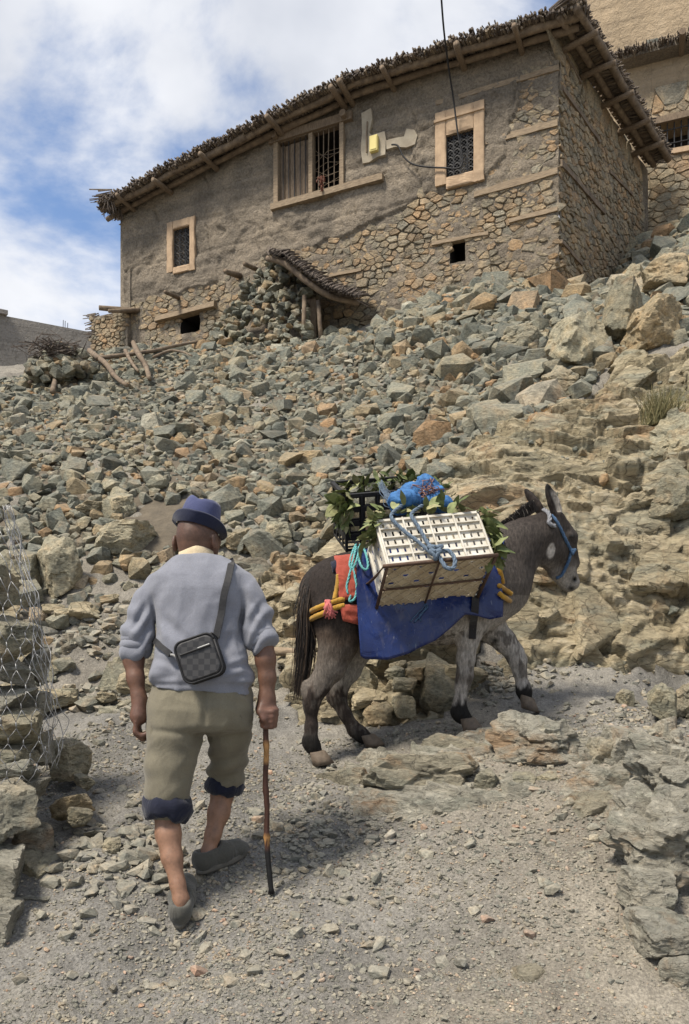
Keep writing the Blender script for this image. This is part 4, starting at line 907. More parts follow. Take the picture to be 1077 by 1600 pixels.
# side eave: purlins, rafters and boarding
for o_, dz, r_ in ((.42, .03, .055), (.18, .03, .05)):
    pts = [spt(s, ztop0 + dz + .02 * noise.noise(Vector((s * 1.5, o_ * 5, 2))), o_ + .03 * noise.noise(Vector((s, o_ * 9, 5)))) for s in np.linspace(-.42, SL + .1, 10)]
    MB().tube(pts, [r_ * (0.9 + .2 * rnd.random()) for _ in pts], 9, jit=.05).build('eave_pole', 'grey_wood', roof, True)
for s in (.08, .75, 1.55, 2.35, 3.05):
    pts = [spt(s, ztop0 - .06, -.3), spt(s, ztop0 - .06, .3), spt(s + rnd.uniform(-.03, .03), ztop0 - .07, .54)]; MB().tube(pts, [.05, .045, .042], 9, jit=.05).build('rafter', 'old_wood', roof, True)
for i in range(34):
    s = -.42 + (SL + .5) * i / 34; m = MB(); a = spt(s + .05, ztop0 + .095, .24); ax = Vector((NS[0], NS[1], 0)) * .22; ay = Vector((DS[0], DS[1], 0)) * .048
    m.box(a + Vector((0, 0, rnd.uniform(-.006, .006))), ax, ay, (0, 0, .012)); m.build('soffit_board', 'grey_wood', roof)
# stones weighing the roof down, each lying loose on it
for i, (px_, w_, h_) in enumerate([(800,30,18),(770,18,9),(742,22,12),(757,14,10),(705,22,15),(722,18,16),(682,20,10),(656,22,14),(640,14,8),(612,16,9),(585,18,10),(560,12,8),(533,16,9),(488,16,8),(440,20,9),(402,16,8),(360,14,7),(318,22,12),(272,20,12),(300,12,7),(238,12,7),(845,16,6)]):
    yb = np.interp(px_, [e[0] for e in EAVE], [e[1] for e in EAVE]) - 15; u, z = fac(px_, yb, .3); sc = fpt(u, z, .3).y / F
    q = quat_from(Vector((0, 0, 1)), rnd.uniform(0, 6), rnd.gauss(0, .15)); c = fpt(u, float(top_z(np.clip(u, 0, UL))) + .15 + h_ * sc * .45, .16)
    o = inst('stone', HULL[i % 28], c, q, (w_ * sc * .62, w_ * sc * .5, h_ * sc * .62), roof)
MB().tube([fpx(212, 282, .35), fpx(206, 276, .4)], .012, 5).build('stray_stick', 'twig', roof)
# beam ends sticking out of the lower left wall
for a, b_, c, d, r_ in ((155, 481, 226, 487, .05), (170, 486, 228, 484, .04), (352, 424, 382, 433, .05), (258, 456, 284, 468, .035), (382, 412, 408, 424, .04)):
    p0 = fpx(c, d, -.1); p1 = fpx(a, b_, .5); MB().tube([p0, (p0 + p1) / 2, p1], [r_, r_ * 1.05, r_ * .9], 8, jit=.07).build('beam_end', 'grey_wood', fw, True)

# ---- low stone annex left of the house (under its left corner)
ann = empty('stone_annex', fpx(180, 560, .2), 'low rough stone wall with twigs on top under the left corner of the house', 'wall')
rs5 = random.Random(9); u0, u1 = UL - .15, fac(150, 520)[0] + .05
za = fac(180, 492)[1]; zb_ = fac(180, 560)[1]
m = MB(); wbox(m, u0, u1 - .05, zb_ - .5, za - .02, -1.5, .12); m.build('wall_core', 'mud_wall', ann)
for u, z, pl in cells(u0 - .1, u1 + .1, zb_ - .3, za, .17, 1.6, lambda u, z: u0 + .03 < u < u1 - .04 and z < za - .04, rs5):
    V, Fc = stone_geo(pl, lambda u, z, o: fpt(u, z, o + .12), rs5); mk('stone', V, Fc, 'wallstone_obj', ann)
m = MB()
for i in range(150): z = za + rs5.uniform(-.35, .08); o_ = rs5.uniform(-.6, .15); a = fpt(u1 - .15, z, o_); m.tube([a, fpt(u1 + rs5.uniform(.02, .16), z + rs5.gauss(0, .03), o_)], [.012, .007], 5, rs5.random())
tag(m.build('twig_ends', 'twig', ann), kind='stuff')

# ---- lean-to shelter against the front wall
lean = empty('lean_to_shelter', fpx(500, 540, .7), 'small collapsed brushwood lean-to with stone pier and dark doorway against the house', 'shelter')
def lpt(px, py, o): return fpx(px, py, o)
MB().tube(spline([lpt(418, 404, 1.05), lpt(445, 412, 1.1), lpt(480, 440, 1.1), lpt(515, 462, 1.0), lpt(562, 474, .8)], 5), .045, 8, jit=.08).build('front_pole', 'grey_wood', lean, True)
MB().tube(spline([lpt(436, 402, .35), lpt(480, 425, .4), lpt(520, 448, .35), lpt(556, 462, .3)], 4), .04, 8, jit=.08).build('back_pole', 'grey_wood', lean, True)
MB().tube([lpt(498, 470, .9), lpt(502, 540, .9)], .035, 7, jit=.08).build('door_post', 'grey_wood', lean, True)
MB().tube([lpt(476, 462, .95), lpt(474, 540, .95)], .035, 7, jit=.08).build('door_post', 'grey_wood', lean, True)
for i in range(2):
    a = lpt(481 + i * 9, 500, .5); MB().box(a, (.045, -.01, 0), (.004, .008, 0), (0, 0, .33)).build('door_board', 'old_wood', lean)
m = MB()
for i in range(420):
    k = rnd.random(); px_ = 420 + 140 * k; py_ = np.interp(px_, [418, 445, 480, 515, 562], [398, 406, 432, 454, 468]) - rnd.uniform(0, 9) * (1 - .3 * k)
    a = lpt(px_, py_, 1.1 + rnd.uniform(-.05, .15)); b_ = lpt(px_ + rnd.gauss(8, 8), py_ - rnd.uniform(0, 6), .1); m.tube([a, (a + b_) / 2 + Vector((0, 0, rnd.uniform(0, .03))), b_], [.007, .012, .012], 5, rnd.random() * .6)
for i in range(80):
    px_ = rnd.uniform(500, 560); py_ = np.interp(px_, [480, 515, 562], [434, 456, 470]); a = lpt(px_, py_, rnd.uniform(.7, 1.1)); m.tube([a, a + Vector((rnd.uniform(-.05, .2), rnd.gauss(0, .05), rnd.gauss(-.02, .04)))], [.008, .004], 4, rnd.random() * .6)
tag(m.build('brushwood_roof', 'twig', lean), kind='stuff')
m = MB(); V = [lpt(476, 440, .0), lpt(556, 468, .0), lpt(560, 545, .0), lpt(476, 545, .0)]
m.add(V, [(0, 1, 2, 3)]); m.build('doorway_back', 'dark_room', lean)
rs6 = random.Random(12)
PIER = [(430,452,420,455),(448,476,418,440),(440,474,440,466),(416,444,448,480),(440,472,466,492),(470,486,486,516),(414,442,478,500),(440,474,490,518),(404,432,424,452),(396,420,448,476),(380,410,470,500),(408,440,498,524),(362,392,440,468),(360,384,470,494),(440,472,512,540),(412,442,520,545),(338,364,462,486),(376,402,434,462),(372,402,498,524),(456,486,528,550)]
MOUND = [(322, 552), (345, 500), (372, 462), (404, 425), (430, 408), (466, 412), (480, 450), (486, 500), (480, 552)]
for i in range(900):
    a, b_ = rs6.uniform(320, 490), rs6.uniform(405, 552)
    if not inpoly([a], [b_], MOUND)[0]: continue
    Yp = fpx(a, b_, .25 + .75 * smooth01(405, 540, b_) + rs6.uniform(-.1, .1)).y; k = rs6.choice((5, 6, 7, 8, 9, 10, 12, 15)) * Yp / F * .62
    inst('stone', HULL[i % 28], P(a, b_, Yp), quat_from(Vector((0, 0, 1)), rs6.uniform(0, 6), rs6.gauss(0, .25)), (k * 1.25, k, k * rs6.uniform(.6, .95)), lean)
    if len([1 for _ in lean.children]) > 295: break
m = MB(); V = [lpt(330, 548, .55), lpt(480, 548, .55), lpt(478, 450, .2), lpt(450, 416, .12), lpt(400, 436, .12), lpt(360, 490, .25)]; m.add(V + [lpt(400, 500, .0)], [(0, 1, 2, 3, 4, 5)]); m.build('mound_core', 'mud_wall', lean)

# ---- neighbouring house, upper right
nb = empty('neighbour_house', (7.2, 15.5, 8.0), 'tan plastered house with barred window at the upper right edge', 'house')
D2 = np.array([0.93, -0.37]); N2 = np.array([-0.37, -0.93]); CN = np.array([5.05, 14.3])
def npx(px, py, off=0.0): xy, z = on_plane(px, py, CN, N2, off); return Vector((xy[0], xy[1], z))
def nquad(m, pts, o0, o1):
    n = len(pts); V = [npx(a, b_, o1) for a, b_ in pts] + [npx(a, b_, o0) - Vector((N2[0], N2[1], 0)) * 0 for a, b_ in pts]; V = [npx(a, b_, 0) + Vector((N2[0], N2[1], 0)) * o1 for a, b_ in pts] + [npx(a, b_, 0) + Vector((N2[0], N2[1], 0)) * o0 for a, b_ in pts]
    m.add(V, [tuple(range(n))] + [(i, i + n, (i + 1) % n + n, (i + 1) % n) for i in range(n)]); return m
m = MB()
for pl in ([(940,112),(1018,92),(1018,420),(940,440)], [(1018.2,92),(1180,50),(1180,152),(1018.2,192)], [(1018.2,244),(1180,212),(1180,400),(1018.2,420)]): nquad(m, pl, -3.0, 0)
m.build('wall', 'mud_smooth', nb)
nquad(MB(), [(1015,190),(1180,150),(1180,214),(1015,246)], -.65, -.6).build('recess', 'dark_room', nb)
nquad(MB(), [(1008,200),(1185,158),(1185,148),(1008,190)], -.02, .05).build('lintel', 'old_wood', nb)
nquad(MB(), [(1010,250),(1185,218),(1185,210),(1010,242)], -.02, .06).build('sill', 'plaster_tan', nb)
for i in range(14):
    a = 1021 + i * 11; yt = 191 - (a - 1018) * .247; yb = 244 - (a - 1018) * .197; d = Vector((N2[0], N2[1], 0)) * -.06
    MB().tube([npx(a, yb) + d, npx(a, yt) + d], .012, 6).build('bar', 'iron', nb)
for k in (.3, .7):
    d = Vector((N2[0], N2[1], 0)) * -.045; MB().tube([npx(1019, 191 + 53 * k) + d, npx(1175, 152 + 60 * k) + d], .01, 6).build('bar', 'iron', nb)
m = MB(); nquad(m, [(930,122),(1200,52),(1200,40),(930,108)], -3.2, .3); m.build('roof_slab', 'mud_wall', nb)
m = MB()
for i in range(520):
    px_ = rnd.uniform(935, 1180); py_ = 116 - (px_ - 935) * .262 + rnd.uniform(-7, 3); a = npx(px_, py_) ; d = Vector((N2[0], N2[1], 0)); m.tube([a, a + d * rnd.uniform(.32, .46) + Vector((rnd.gauss(0, .04), 0, rnd.gauss(0, .02)))], [.014, .008], 5, rnd.random())
tag(m.build('brushwood', 'twig', nb), kind='stuff')
for px_, w_ in ((985, 22), (1003, 16), (1022, 26), (1046, 18), (960, 14)):
    a = npx(px_, 106 - (px_ - 935) * .262) + Vector((N2[0], N2[1], 0)) * .1; inst('stone', HULL[px_ % 28], a, quat_from(Vector((0, 0, 1)), px_, .2), (w_ * .0075, w_ * .006, w_ * .0045), nb)
for px_, py_ in ((1065, 84),): a = npx(px_, py_); d = Vector((N2[0], N2[1], 0)); MB().tube([a - d * .2, a + d * .55], .06, 9).build('rafter', 'old_wood', nb)
m = MB(); CU = np.array([5.2, 17.2])
def upx(px, py, o=0): xy, z = on_plane(px, py, CU, N2); return Vector((xy[0] + N2[0] * o, xy[1] + N2[1] * o, z))
pl = [(905, 115), (905, -140), (1250, -230), (1250, 40)]; V = [upx(*p) for p in pl] + [upx(*p, -3.5) for p in pl]; m.add(V, [(3, 2, 1, 0), (0, 1, 5, 4), (1, 2, 6, 5), (2, 3, 7, 6)]); m.build('upper_storey', 'mud_smooth', nb)
# stones of the lower wall
rs7 = random.Random(15); base = npx(940, 300)
def n_pt(u, z, o): return Vector((CN[0] + D2[0] * u + N2[0] * o, CN[1] + D2[1] * u + N2[1] * o, z))
def n_uv(px, py): p = npx(px, py); return (p.x - CN[0]) * D2[0] + (p.y - CN[1]) * D2[1], p.z
NP = [n_uv(*q) for q in [(990,262),(1015,255),(1180,222),(1180,420),(930,440),(950,300)]]; NP2 = [n_uv(*q) for q in [(975,186),(1014,168),(1180,130),(1180,146),(1006,190),(1012,246),(985,256)]]
us_ = [q[0] for q in NP]; zs_ = [q[1] for q in NP + NP2]
for u, z, pl in cells(min(us_), max(us_), min(zs_), max(zs_), .26, 1.5, lambda u, z: bool(inpoly([u], [z], NP)[0] or inpoly([u], [z], NP2)[0]), rs7):
    V, Fc = stone_geo(pl, n_pt, rs7); mk('stone', V, Fc, 'wallstone_obj', nb)
# ---- grey rendered building, far left
gb = empty('grey_building', (-8.5, 19.5, 7.4), 'plain grey rendered building behind the rubble at the left edge', 'building')
a = P(-260, 440, 16.4); b_ = P(0, 490, 18.0); c = P(240, 536, 19.7); m = MB()
V = []
for q in (a, b_, c): V += [(q.x, q.y, 6.0), (q.x, q.y, 9.42), (q.x - .6, q.y + 6, 9.42), (q.x - .6, q.y + 6, 6.0)]
m.add(V, [(i * 4 + k, (i + 1) * 4 + k, (i + 1) * 4 + (k + 1) % 4, i * 4 + (k + 1) % 4) for i in (0, 1) for k in range(4)] + [(0, 1, 2, 3), (11, 10, 9, 8)]); m.build('wall', 'concrete', gb)
MB().box((b_.x - .25, b_.y - .1, 9.47), (.35, .2, 0), (-.1, .12, 0), (0, 0, .05)).build('corner_block', 'concrete', gb)
for px_ in (95, 98, 102): 
    p = P(px_, 508, 18.75); MB().tube([(p.x, p.y + .15, 9.3), (p.x + .01, p.y + .15, 9.3 + rnd.uniform(.32, .42))], .008, 5).build('rebar', 'iron', gb)
# ---- low ruined wall end with twigs, left of the rubble
RY = hit(95, 604).y - .25
rw = empty('ruined_wall', P(90, 590, RY), 'low ruined stone wall hump with brushwood on top left of the house', 'wall')
rs8 = random.Random(21)
for i in range(150):
    px_ = rs8.gauss(95, 26); lim = 1 - ((px_ - 95) / 66) ** 2
    if lim <= .05: continue
    py_ = 592 - rs8.random() * 52 * lim; s = rs8.uniform(7, 12) / F * RY
    inst('stone', HULL[rs8.randrange(28)], P(px_, py_, RY + .05 + rs8.uniform(-.15, .35) + (py_ - 592) * -.006), quat_from(Vector((0, -.3, 1)).normalized(), rs8.uniform(0, 6), .3), (s * 1.2, s, s * .75), rw)
m = MB()
for i in range(120): p = P(rs8.gauss(85, 18), 545 + rs8.gauss(0, 7), RY + .1); d = Vector((rs8.gauss(0, 1), rs8.gauss(0, .5), rs8.gauss(0, .3))).normalized() * rs8.uniform(.08, .2); m.tube([p - d, p + d], [.009, .004], 4, rs8.random() * .5)
tag(m.build('brushwood', 'twig', rw), kind='stuff')
# ---- driftwood-like dead branches lying on the rubble, left
for lab, pts, r_ in (("forked grey branch leaning on the rubble left of the house", [(205,526),(214,548),(228,572),(234,592)], .05), ("long crooked branch lying across the rubble top", [(150,560),(190,555),(240,548),(275,540),(308,534)], .035),
                     ("slanting dead branch below the long crooked one", [(140,548),(165,568),(180,588),(198,602)], .045), ("thin curved stick on the rubble near the low doorway", [(240,558),(265,548),(285,550),(300,556)], .02),
                     ("upright short dead branch at the left end of the rubble", [(82,612),(86,590),(80,572)], .035), ("short broken branch beside the slanting one", [(196,548),(205,565),(216,580)], .03),
                     ("grey stick poking from the rubble edge at far left", [(46,598),(60,588),(75,566)], .025)):
    w_ = []
    for px_, py_ in pts: h = hit(px_, min(py_ + 14, 640)); w_.append(P(px_, py_, h.y - .15))
    w_ = spline(w_, 4); tag(MB().tube(w_, [r_ * (1 - .45 * i / len(w_)) for i in range(len(w_))], 7, jit=.12).build('dead_branch', 'grey_wood', None, True), lab, 'branch', 'dead branches on the rubble')
tag(MB().tube(spline([P(425, 1018, 5.55), P(450, 1019, 5.5), P(486, 1024, 5.45), P(540, 1030, 5.4)], 4), .033, 9, jit=.06).build('wooden_pole', 'pale_wood', None, True), 'pale wooden pole lying at the foot of the rubble behind the donkey tail', 'pole')
# overhead cable: from a mast outside the picture down to the window
cb = spline([P(676, -260, 9.6), P(690, 0, 10.3), fpx(699, 90, .62), fpx(708, 150, .25), fpx(715, 205, .16), fpx(722, 258, .12), fpx(690, 262, .12), fpx(650, 258, .12), fpx(632, 246, .12), fpx(622, 228, .12), fpx(612, 226, .12)], 8)
tag(MB().tube(cb, .013, 6).build('power_cable', 'cable_black', None, True), 'black power cable dropping from above to the right window of the house', 'cable')
# ---------------------------------------------------------------- smooth bodies: blended tapered volumes, meshed once
class Body:
    def __init__(s, lo, hi, h):
        s.h = h; s.lo = np.array(lo, float); n = np.ceil((np.array(hi) - s.lo) / h).astype(int) + 1; s.n = n
        s.ax = [s.lo[i] + h * np.arange(n[i]) for i in range(3)]; s.d = np.full(n, 0.3, np.float32)
    def _sub(s, lo, hi):
        a = np.clip(np.floor((np.array(lo) - s.lo) / s.h).astype(int), 0, s.n); b = np.clip(np.ceil((np.array(hi) - s.lo) / s.h).astype(int) + 1, 0, s.n)
        sl = tuple(slice(a[i], b[i]) for i in range(3)); X, Y, Z = np.meshgrid(*[s.ax[i][sl[i]] for i in range(3)], indexing='ij'); return sl, X, Y, Z
    def _join(s, sl, d, k, op):
        a = s.d[sl]
        if op == 'add': h = np.clip(0.5 + 0.5 * (a - d) / k, 0, 1); s.d[sl] = a * (1 - h) + d * h - k * h * (1 - h)
        else: h = np.clip(0.5 - 0.5 * (a + d) / k, 0, 1); s.d[sl] = a * (1 - h) - d * h + k * h * (1 - h)
    def cone(s, a, b, r1, r2, k=0.03, sd=None, lat=1.0, op='add'):
        """tapered limb from a to b; sd = sideways direction in which it is lat times as thick"""
        a = np.array(a, float); b = np.array(b, float); R_ = max(r1, r2) * max(1, lat) + k + 3 * s.h
        sl, X, Y, Z = s._sub(np.minimum(a, b) - R_, np.maximum(a, b) + R_)
        if X.size == 0: return s
        ab = b - a; L2 = ab @ ab + 1e-12; tt = ((X - a[0]) * ab[0] + (Y - a[1]) * ab[1] + (Z - a[2]) * ab[2]) / L2; t = np.clip(tt, 0, 1)
        vx, vy, vz = X - a[0] - t * ab[0], Y - a[1] - t * ab[1], Z - a[2] - t * ab[2]; r = r1 + (r2 - r1) * t
        if sd is not None and lat != 1.0:
            sd = np.array(sd, float); sd /= np.linalg.norm(sd); q = vx * sd[0] + vy * sd[1] + vz * sd[2]; f = (1 / lat - 1) * q
            vx, vy, vz = vx + f * sd[0], vy + f * sd[1], vz + f * sd[2]
            d = (np.sqrt(vx * vx + vy * vy + vz * vz) - r) * min(1, lat)
        else: d = np.sqrt(vx * vx + vy * vy + vz * vz) - r
        s._join(sl, d, k, op); return s
    def chain(s, pts, k=0.03, sd=None, lat=1.0):
        for (a, ra), (b, rb) in zip(pts[:-1], pts[1:]): s.cone(a, b, ra, rb, k, sd, lat)
        return s
    def ball(s, c, r, k=0.02, op='add', rot=None):
        """ellipsoid with half axes r, axes given by the rows of rot"""
        c = np.array(c, float); r = np.array(r if hasattr(r, '__len__') else (r, r, r), float); m = r.max() + k + 3 * s.h
        sl, X, Y, Z = s._sub(c - m, c + m)
        if X.size == 0: return s
        X, Y, Z = X - c[0], Y - c[1], Z - c[2]
        if rot is not None: M_ = np.array(rot); X, Y, Z = M_[0, 0] * X + M_[0, 1] * Y + M_[0, 2] * Z, M_[1, 0] * X + M_[1, 1] * Y + M_[1, 2] * Z, M_[2, 0] * X + M_[2, 1] * Y + M_[2, 2] * Z
        k0 = np.sqrt((X / r[0]) ** 2 + (Y / r[1]) ** 2 + (Z / r[2]) ** 2); k1 = np.sqrt((X / r[0] ** 2) ** 2 + (Y / r[1] ** 2) ** 2 + (Z / r[2] ** 2) ** 2) + 1e-6
        s._join(sl, np.where(k0 < 1e-4, -r.min(), k0 * (k0 - 1) / k1), k, op); return s
    def loft(s, rows, k=0.03, pw=2.0):
        """upright trunk: rows (z, cx, cy, half width, half depth)"""
        rows = sorted(rows); z = np.array([q[0] for q in rows]); c = np.array(rows); m = c[:, 3:].max() + k + 2 * s.h
        lo = [c[:, 1].min() - m, c[:, 2].min() - m, z[0] - 3 * s.h - k]; hi = [c[:, 1].max() + m, c[:, 2].max() + m, z[-1] + 3 * s.h + k]
        sl, X, Y, Z = s._sub(lo, hi); zz = s.ax[2][sl[2]]
        I = [np.interp(zz, z, c[:, i])[None, None, :] for i in range(1, 5)]
        q = ((np.abs(X - I[0]) / I[2]) ** pw + (np.abs(Y - I[1]) / I[3]) ** pw) ** (1 / pw); d = (q - 1) * np.minimum(I[2], I[3])
        d = np.maximum(d, np.maximum(z[0] - Z, Z - z[-1])); s._join(sl, d, k, 'add'); return s
    def cut(s, p, n):
        X, Y, Z = np.meshgrid(*s.ax, indexing='ij'); n = np.array(n, float); n /= np.linalg.norm(n)
        s.d = np.maximum(s.d, ((X - p[0]) * n[0] + (Y - p[1]) * n[1] + (Z - p[2]) * n[2]).astype(np.float32)); return s
    def mesh(s):
        """surface nets"""
        d = s.d; sg = d < 0; nx, ny, nz = d.shape
        cnt = np.zeros((nx - 1, ny - 1, nz - 1), np.float32); acc = np.zeros((nx - 1, ny - 1, nz - 1, 3), np.float32)
        for ax in range(3):
            o1, o2 = [q for q in range(3) if q != ax]
            A = np.take(d, range(0, d.shape[ax] - 1), ax); B = np.take(d, range(1, d.shape[ax]), ax); cr = (A < 0) != (B < 0)
            t = np.where(cr, A / np.where(cr, A - B, 1), 0)
            for i in (0, 1):
                for j in (0, 1):
                    sl = [slice(None)] * 3; sl[o1] = slice(i, d.shape[o1] - 1 + i); sl[o2] = slice(j, d.shape[o2] - 1 + j); sl = tuple(sl)
                    c_ = cr[sl]; cnt += c_; acc[..., ax] += np.where(c_, t[sl], 0); acc[..., o1] += c_ * i; acc[..., o2] += c_ * j
        m = cnt > 0; idx = np.full(m.shape, -1); idx[m] = np.arange(m.sum()); g = np.argwhere(m)
        V = s.lo + s.h * (g + acc[m] / cnt[m][:, None]); Q = []
        for ax in range(3):
            o1, o2 = [(1, 2), (2, 0), (0, 1)][ax]
            sl0 = [slice(1, -1)] * 3; sl0[ax] = slice(0, -1); sl1 = list(sl0); sl1[ax] = slice(1, None)
            a = sg[tuple(sl0)]; b = sg[tuple(sl1)]; e = np.argwhere(a != b)
            if len(e) == 0: continue
            off = np.array([1, 1, 1]); off[ax] = 0; e = e + off; ins = sg[tuple(e.T)]
            u1 = np.zeros(3, int); u1[o1] = 1; u2 = np.zeros(3, int); u2[o2] = 1
            q = np.stack([idx[tuple((e - u1 - u2).T)], idx[tuple((e - u2).T)], idx[tuple(e.T)], idx[tuple((e - u1).T)]], 1)
            q[~ins] = q[~ins][:, ::-1]; Q.append(q)
        Q = np.concatenate(Q); Q = Q[(Q >= 0).all(1)]
        return V, Q
def relax(V, Q, it=4, lam=0.5):
    E = np.concatenate([Q[:, [0, 1]], Q[:, [1, 2]], Q[:, [2, 3]], Q[:, [3, 0]]]); E = np.concatenate([E, E[:, ::-1]])
    c = np.bincount(E[:, 0], minlength=len(V))[:, None] + 1e-9
    for _ in range(it):
        A = np.stack([np.bincount(E[:, 0], V[E[:, 1], i], len(V)) for i in range(3)], 1) / c; V = V + lam * (A - V)
    return V
def vnormals(V, Q):
    n = np.cross(V[Q[:, 2]] - V[Q[:, 0]], V[Q[:, 3]] - V[Q[:, 1]]); N = np.zeros_like(V)
    for i in range(4): np.add.at(N, Q[:, i], n)
    return N / (np.linalg.norm(N, axis=1)[:, None] + 1e-9)
def bvh_of(V, Q): return BVHTree.FromPolygons([tuple(v) for v in V], [tuple(int(a) for a in q) for q in Q])
EYE = Vector((0, 0, CZ))
def snap(bv, px, py, off=0.006, fallback=4.3):
    """point on a surface seen at a photo pixel, lifted off it"""
    d = (P(px, py, 1.0) - EYE).normalized(); best = None
    for b in (bv if isinstance(bv, (list, tuple)) else [bv]):
        h = b.ray_cast(EYE, d)
        if h[0] and (best is None or h[3] < best[3]): best = h
    if best is None: return P(px, py, fallback)
    n = best[1] if best[1].dot(d) < 0 else -best[1]
    return best[0] + n * off
# ---------------------------------------------------------------- the man
def cloth(name, c1, c2, wsc=900, rough=0.92, bstr=0.35, fold=0.25):
    t = NT(name); p = t.pos(); col = t.ramp(t.noise(p, 7, 6, 0.65, 0.4), [(0.3, c2), (0.7, c1)])
    sp = t.ramp(t.noise(p, 260, 3, 0.7), [(0.3, 0.86), (0.7, 1.1)]); col = t.mix(1.0, col, sp, 'MULTIPLY')
    b = t.bump(t.noise(t.stretch(p, 1, 1, .7, (0, .6, 0)), 11, 5, 0.55, 1.2), fold * .8, 0.03); b = t.bump(t.noise(p, 420, 3, 0.6), bstr, 0.002, b)
    t.b.inputs['Sheen Weight'].default_value = 0.15; return t.done(col, rough, b)
cloth('wool_blue', (0.200, 0.208, 0.242), (0.145, 0.151, 0.178))
t_ = MAT['wool_blue'].node_tree
cloth('khaki', (0.175, 0.157, 0.112), (0.118, 0.106, 0.078))
cloth('navy', (0.012, 0.014, 0.030), (0.007, 0.009, 0.02), fold=0.6)
cloth('felt_blue', (0.058, 0.068, 0.15), (0.040, 0.047, 0.108)); cloth('felt_dark', (0.016, 0.020, 0.048), (0.011, 0.014, 0.034))
cloth('cream', (0.66, 0.54, 0.36), (0.55, 0.44, 0.29)); cloth('shoe_cloth', (0.088, 0.086, 0.074), (0.055, 0.054, 0.047), fold=0.7); simple('shoe_sole', (0.12, 0.113, 0.098), (0.08, 0.075, 0.065), 30)
t = NT('skin'); p_ = t.pos(); cc = t.attr('col', 'Color'); mo = t.ramp(t.noise(p_, 26, 6, 0.72), [(0.28, 0.62), (0.5, 1.0), (0.72, 1.22)])
t.b.inputs['Subsurface Weight'].default_value = 0.06; t.b.inputs['Subsurface Radius'].default_value = (0.01, 0.004, 0.002); t.b.inputs['Specular IOR Level'].default_value = 0.4
t.done(t.mix(1.0, cc, mo, 'MULTIPLY'), 0.52, t.bump(t.noise(p_, 190, 4, 0.6), 0.22, 0.002, t.bump(t.noise(p_, 32, 4, 0.6), 0.2, 0.008)))
man = empty('person', P(300, 1440, 2.85), 'man seen from behind in blue sweater, khaki trousers and felt hat walking uphill', 'person')
# --- skin: head, neck, arms, hands, legs in one surface
B = Body((-1.05, 2.55, 0.4), (-0.15, 3.4, 2.2), 0.0062)
hc = P(309, 832, 3.06); B.ball(hc, (0.079, 0.098, 0.112), 0.02)
ft = Vector((0.30, 0.95, 0)).normalized(); rt = Vector((0.95, -0.30, 0)).normalized()      # face direction and its right-hand side
def hp(f, r, u): return hc + ft * f + rt * r + Vector((0, 0, u))
B.ball(hp(0.02, 0.0, -0.06), (0.068, 0.085, 0.075), 0.03); B.cone(hp(0.035, 0, -0.075), hp(0.075, 0, -0.105), 0.058, 0.034, 0.03)
B.cone(hp(-0.045, 0, -0.03), P(306, 885, 3.03), 0.054, 0.052, 0.03); B.cone(hp(-0.045, 0, -0.075), hp(-0.055, 0.0, -0.05), 0.040, 0.036, 0.02)
B.cone(hp(0.095, 0, 0.0), hp(0.118, 0, -0.035), 0.011, 0.017, 0.012)                                     # nose
for q in (-1, 1):
    B.ball(hp(0.088, q * 0.032, 0.012), 0.016, 0.01); B.cone(hp(0.09, q * 0.02, 0.028), hp(0.082, q * 0.05, 0.026), 0.010, 0.008, 0.012)   # eyes, brows
    B.ball(hp(0.085, q * 0.028, -0.005), (0.014, 0.014, 0.008), 0.006, 'sub'); B.ball(hp(0.07, q * 0.045, -0.03), 0.022, 0.02)
    e = hp(-0.022, q * 0.088, -0.042); er = np.array([list(rt), list(ft), [0, 0, 1]])
    B.ball(e, (0.011, 0.022, 0.036), 0.006, rot=er); B.ball(e + rt * q * 0.008 + ft * 0.004, (0.006, 0.011, 0.02), 0.004, 'sub', er); B.ball(e - Vector((0, 0, 0.026)), 0.009, 0.006)
B.cone(hp(0.10, -0.02, -0.066), hp(0.10, 0.02, -0.066), 0.008, 0.008, 0.008); B.cone(hp(0.098, -0.018, -0.078), hp(0.098, 0.018, -0.078), 0.008, 0.008, 0.008)
# left arm and relaxed curled hand
la = [(P(217, 988, 2.95), .038), (P(212, 1008, 2.94), .0385), (P(209, 1030, 2.93), .038), (P(212, 1060, 2.91), .031), (P(217, 1088, 2.90), .0255), (P(219, 1096, 2.90), .028)]
B.chain(la, 0.02)
w0 = P(219, 1096, 2.90); pal = P(218, 1118, 2.895)
B.cone(w0, pal, .027, .036, .012, (0, 1, 0), 1.2)
for i, (dy, ln, r_) in enumerate(((.040, .044, .0118), (.016, .048, .0122), (-.008, .045, .0118), (-.030, .037, .0106))):
    k0 = pal + Vector((-.012 + .003 * i, dy, -.022)); k1 = k0 + Vector((-.004, .002, -ln)); k2 = k1 + Vector((.022, .004, -ln * .45)); k3 = k2 + Vector((.024, .002, .014)); B.chain([(k0, r_ * 1.08), (k1, r_ * 1.02), (k2, r_ * .95), (k3, r_ * .82)], .006)
th = w0 + Vector((.012, .035, -.02)); B.chain([(th, .014), (th + Vector((.012, .014, -.035)), .0125), (th + Vector((.026, .006, -.062)), .0105)], .008)
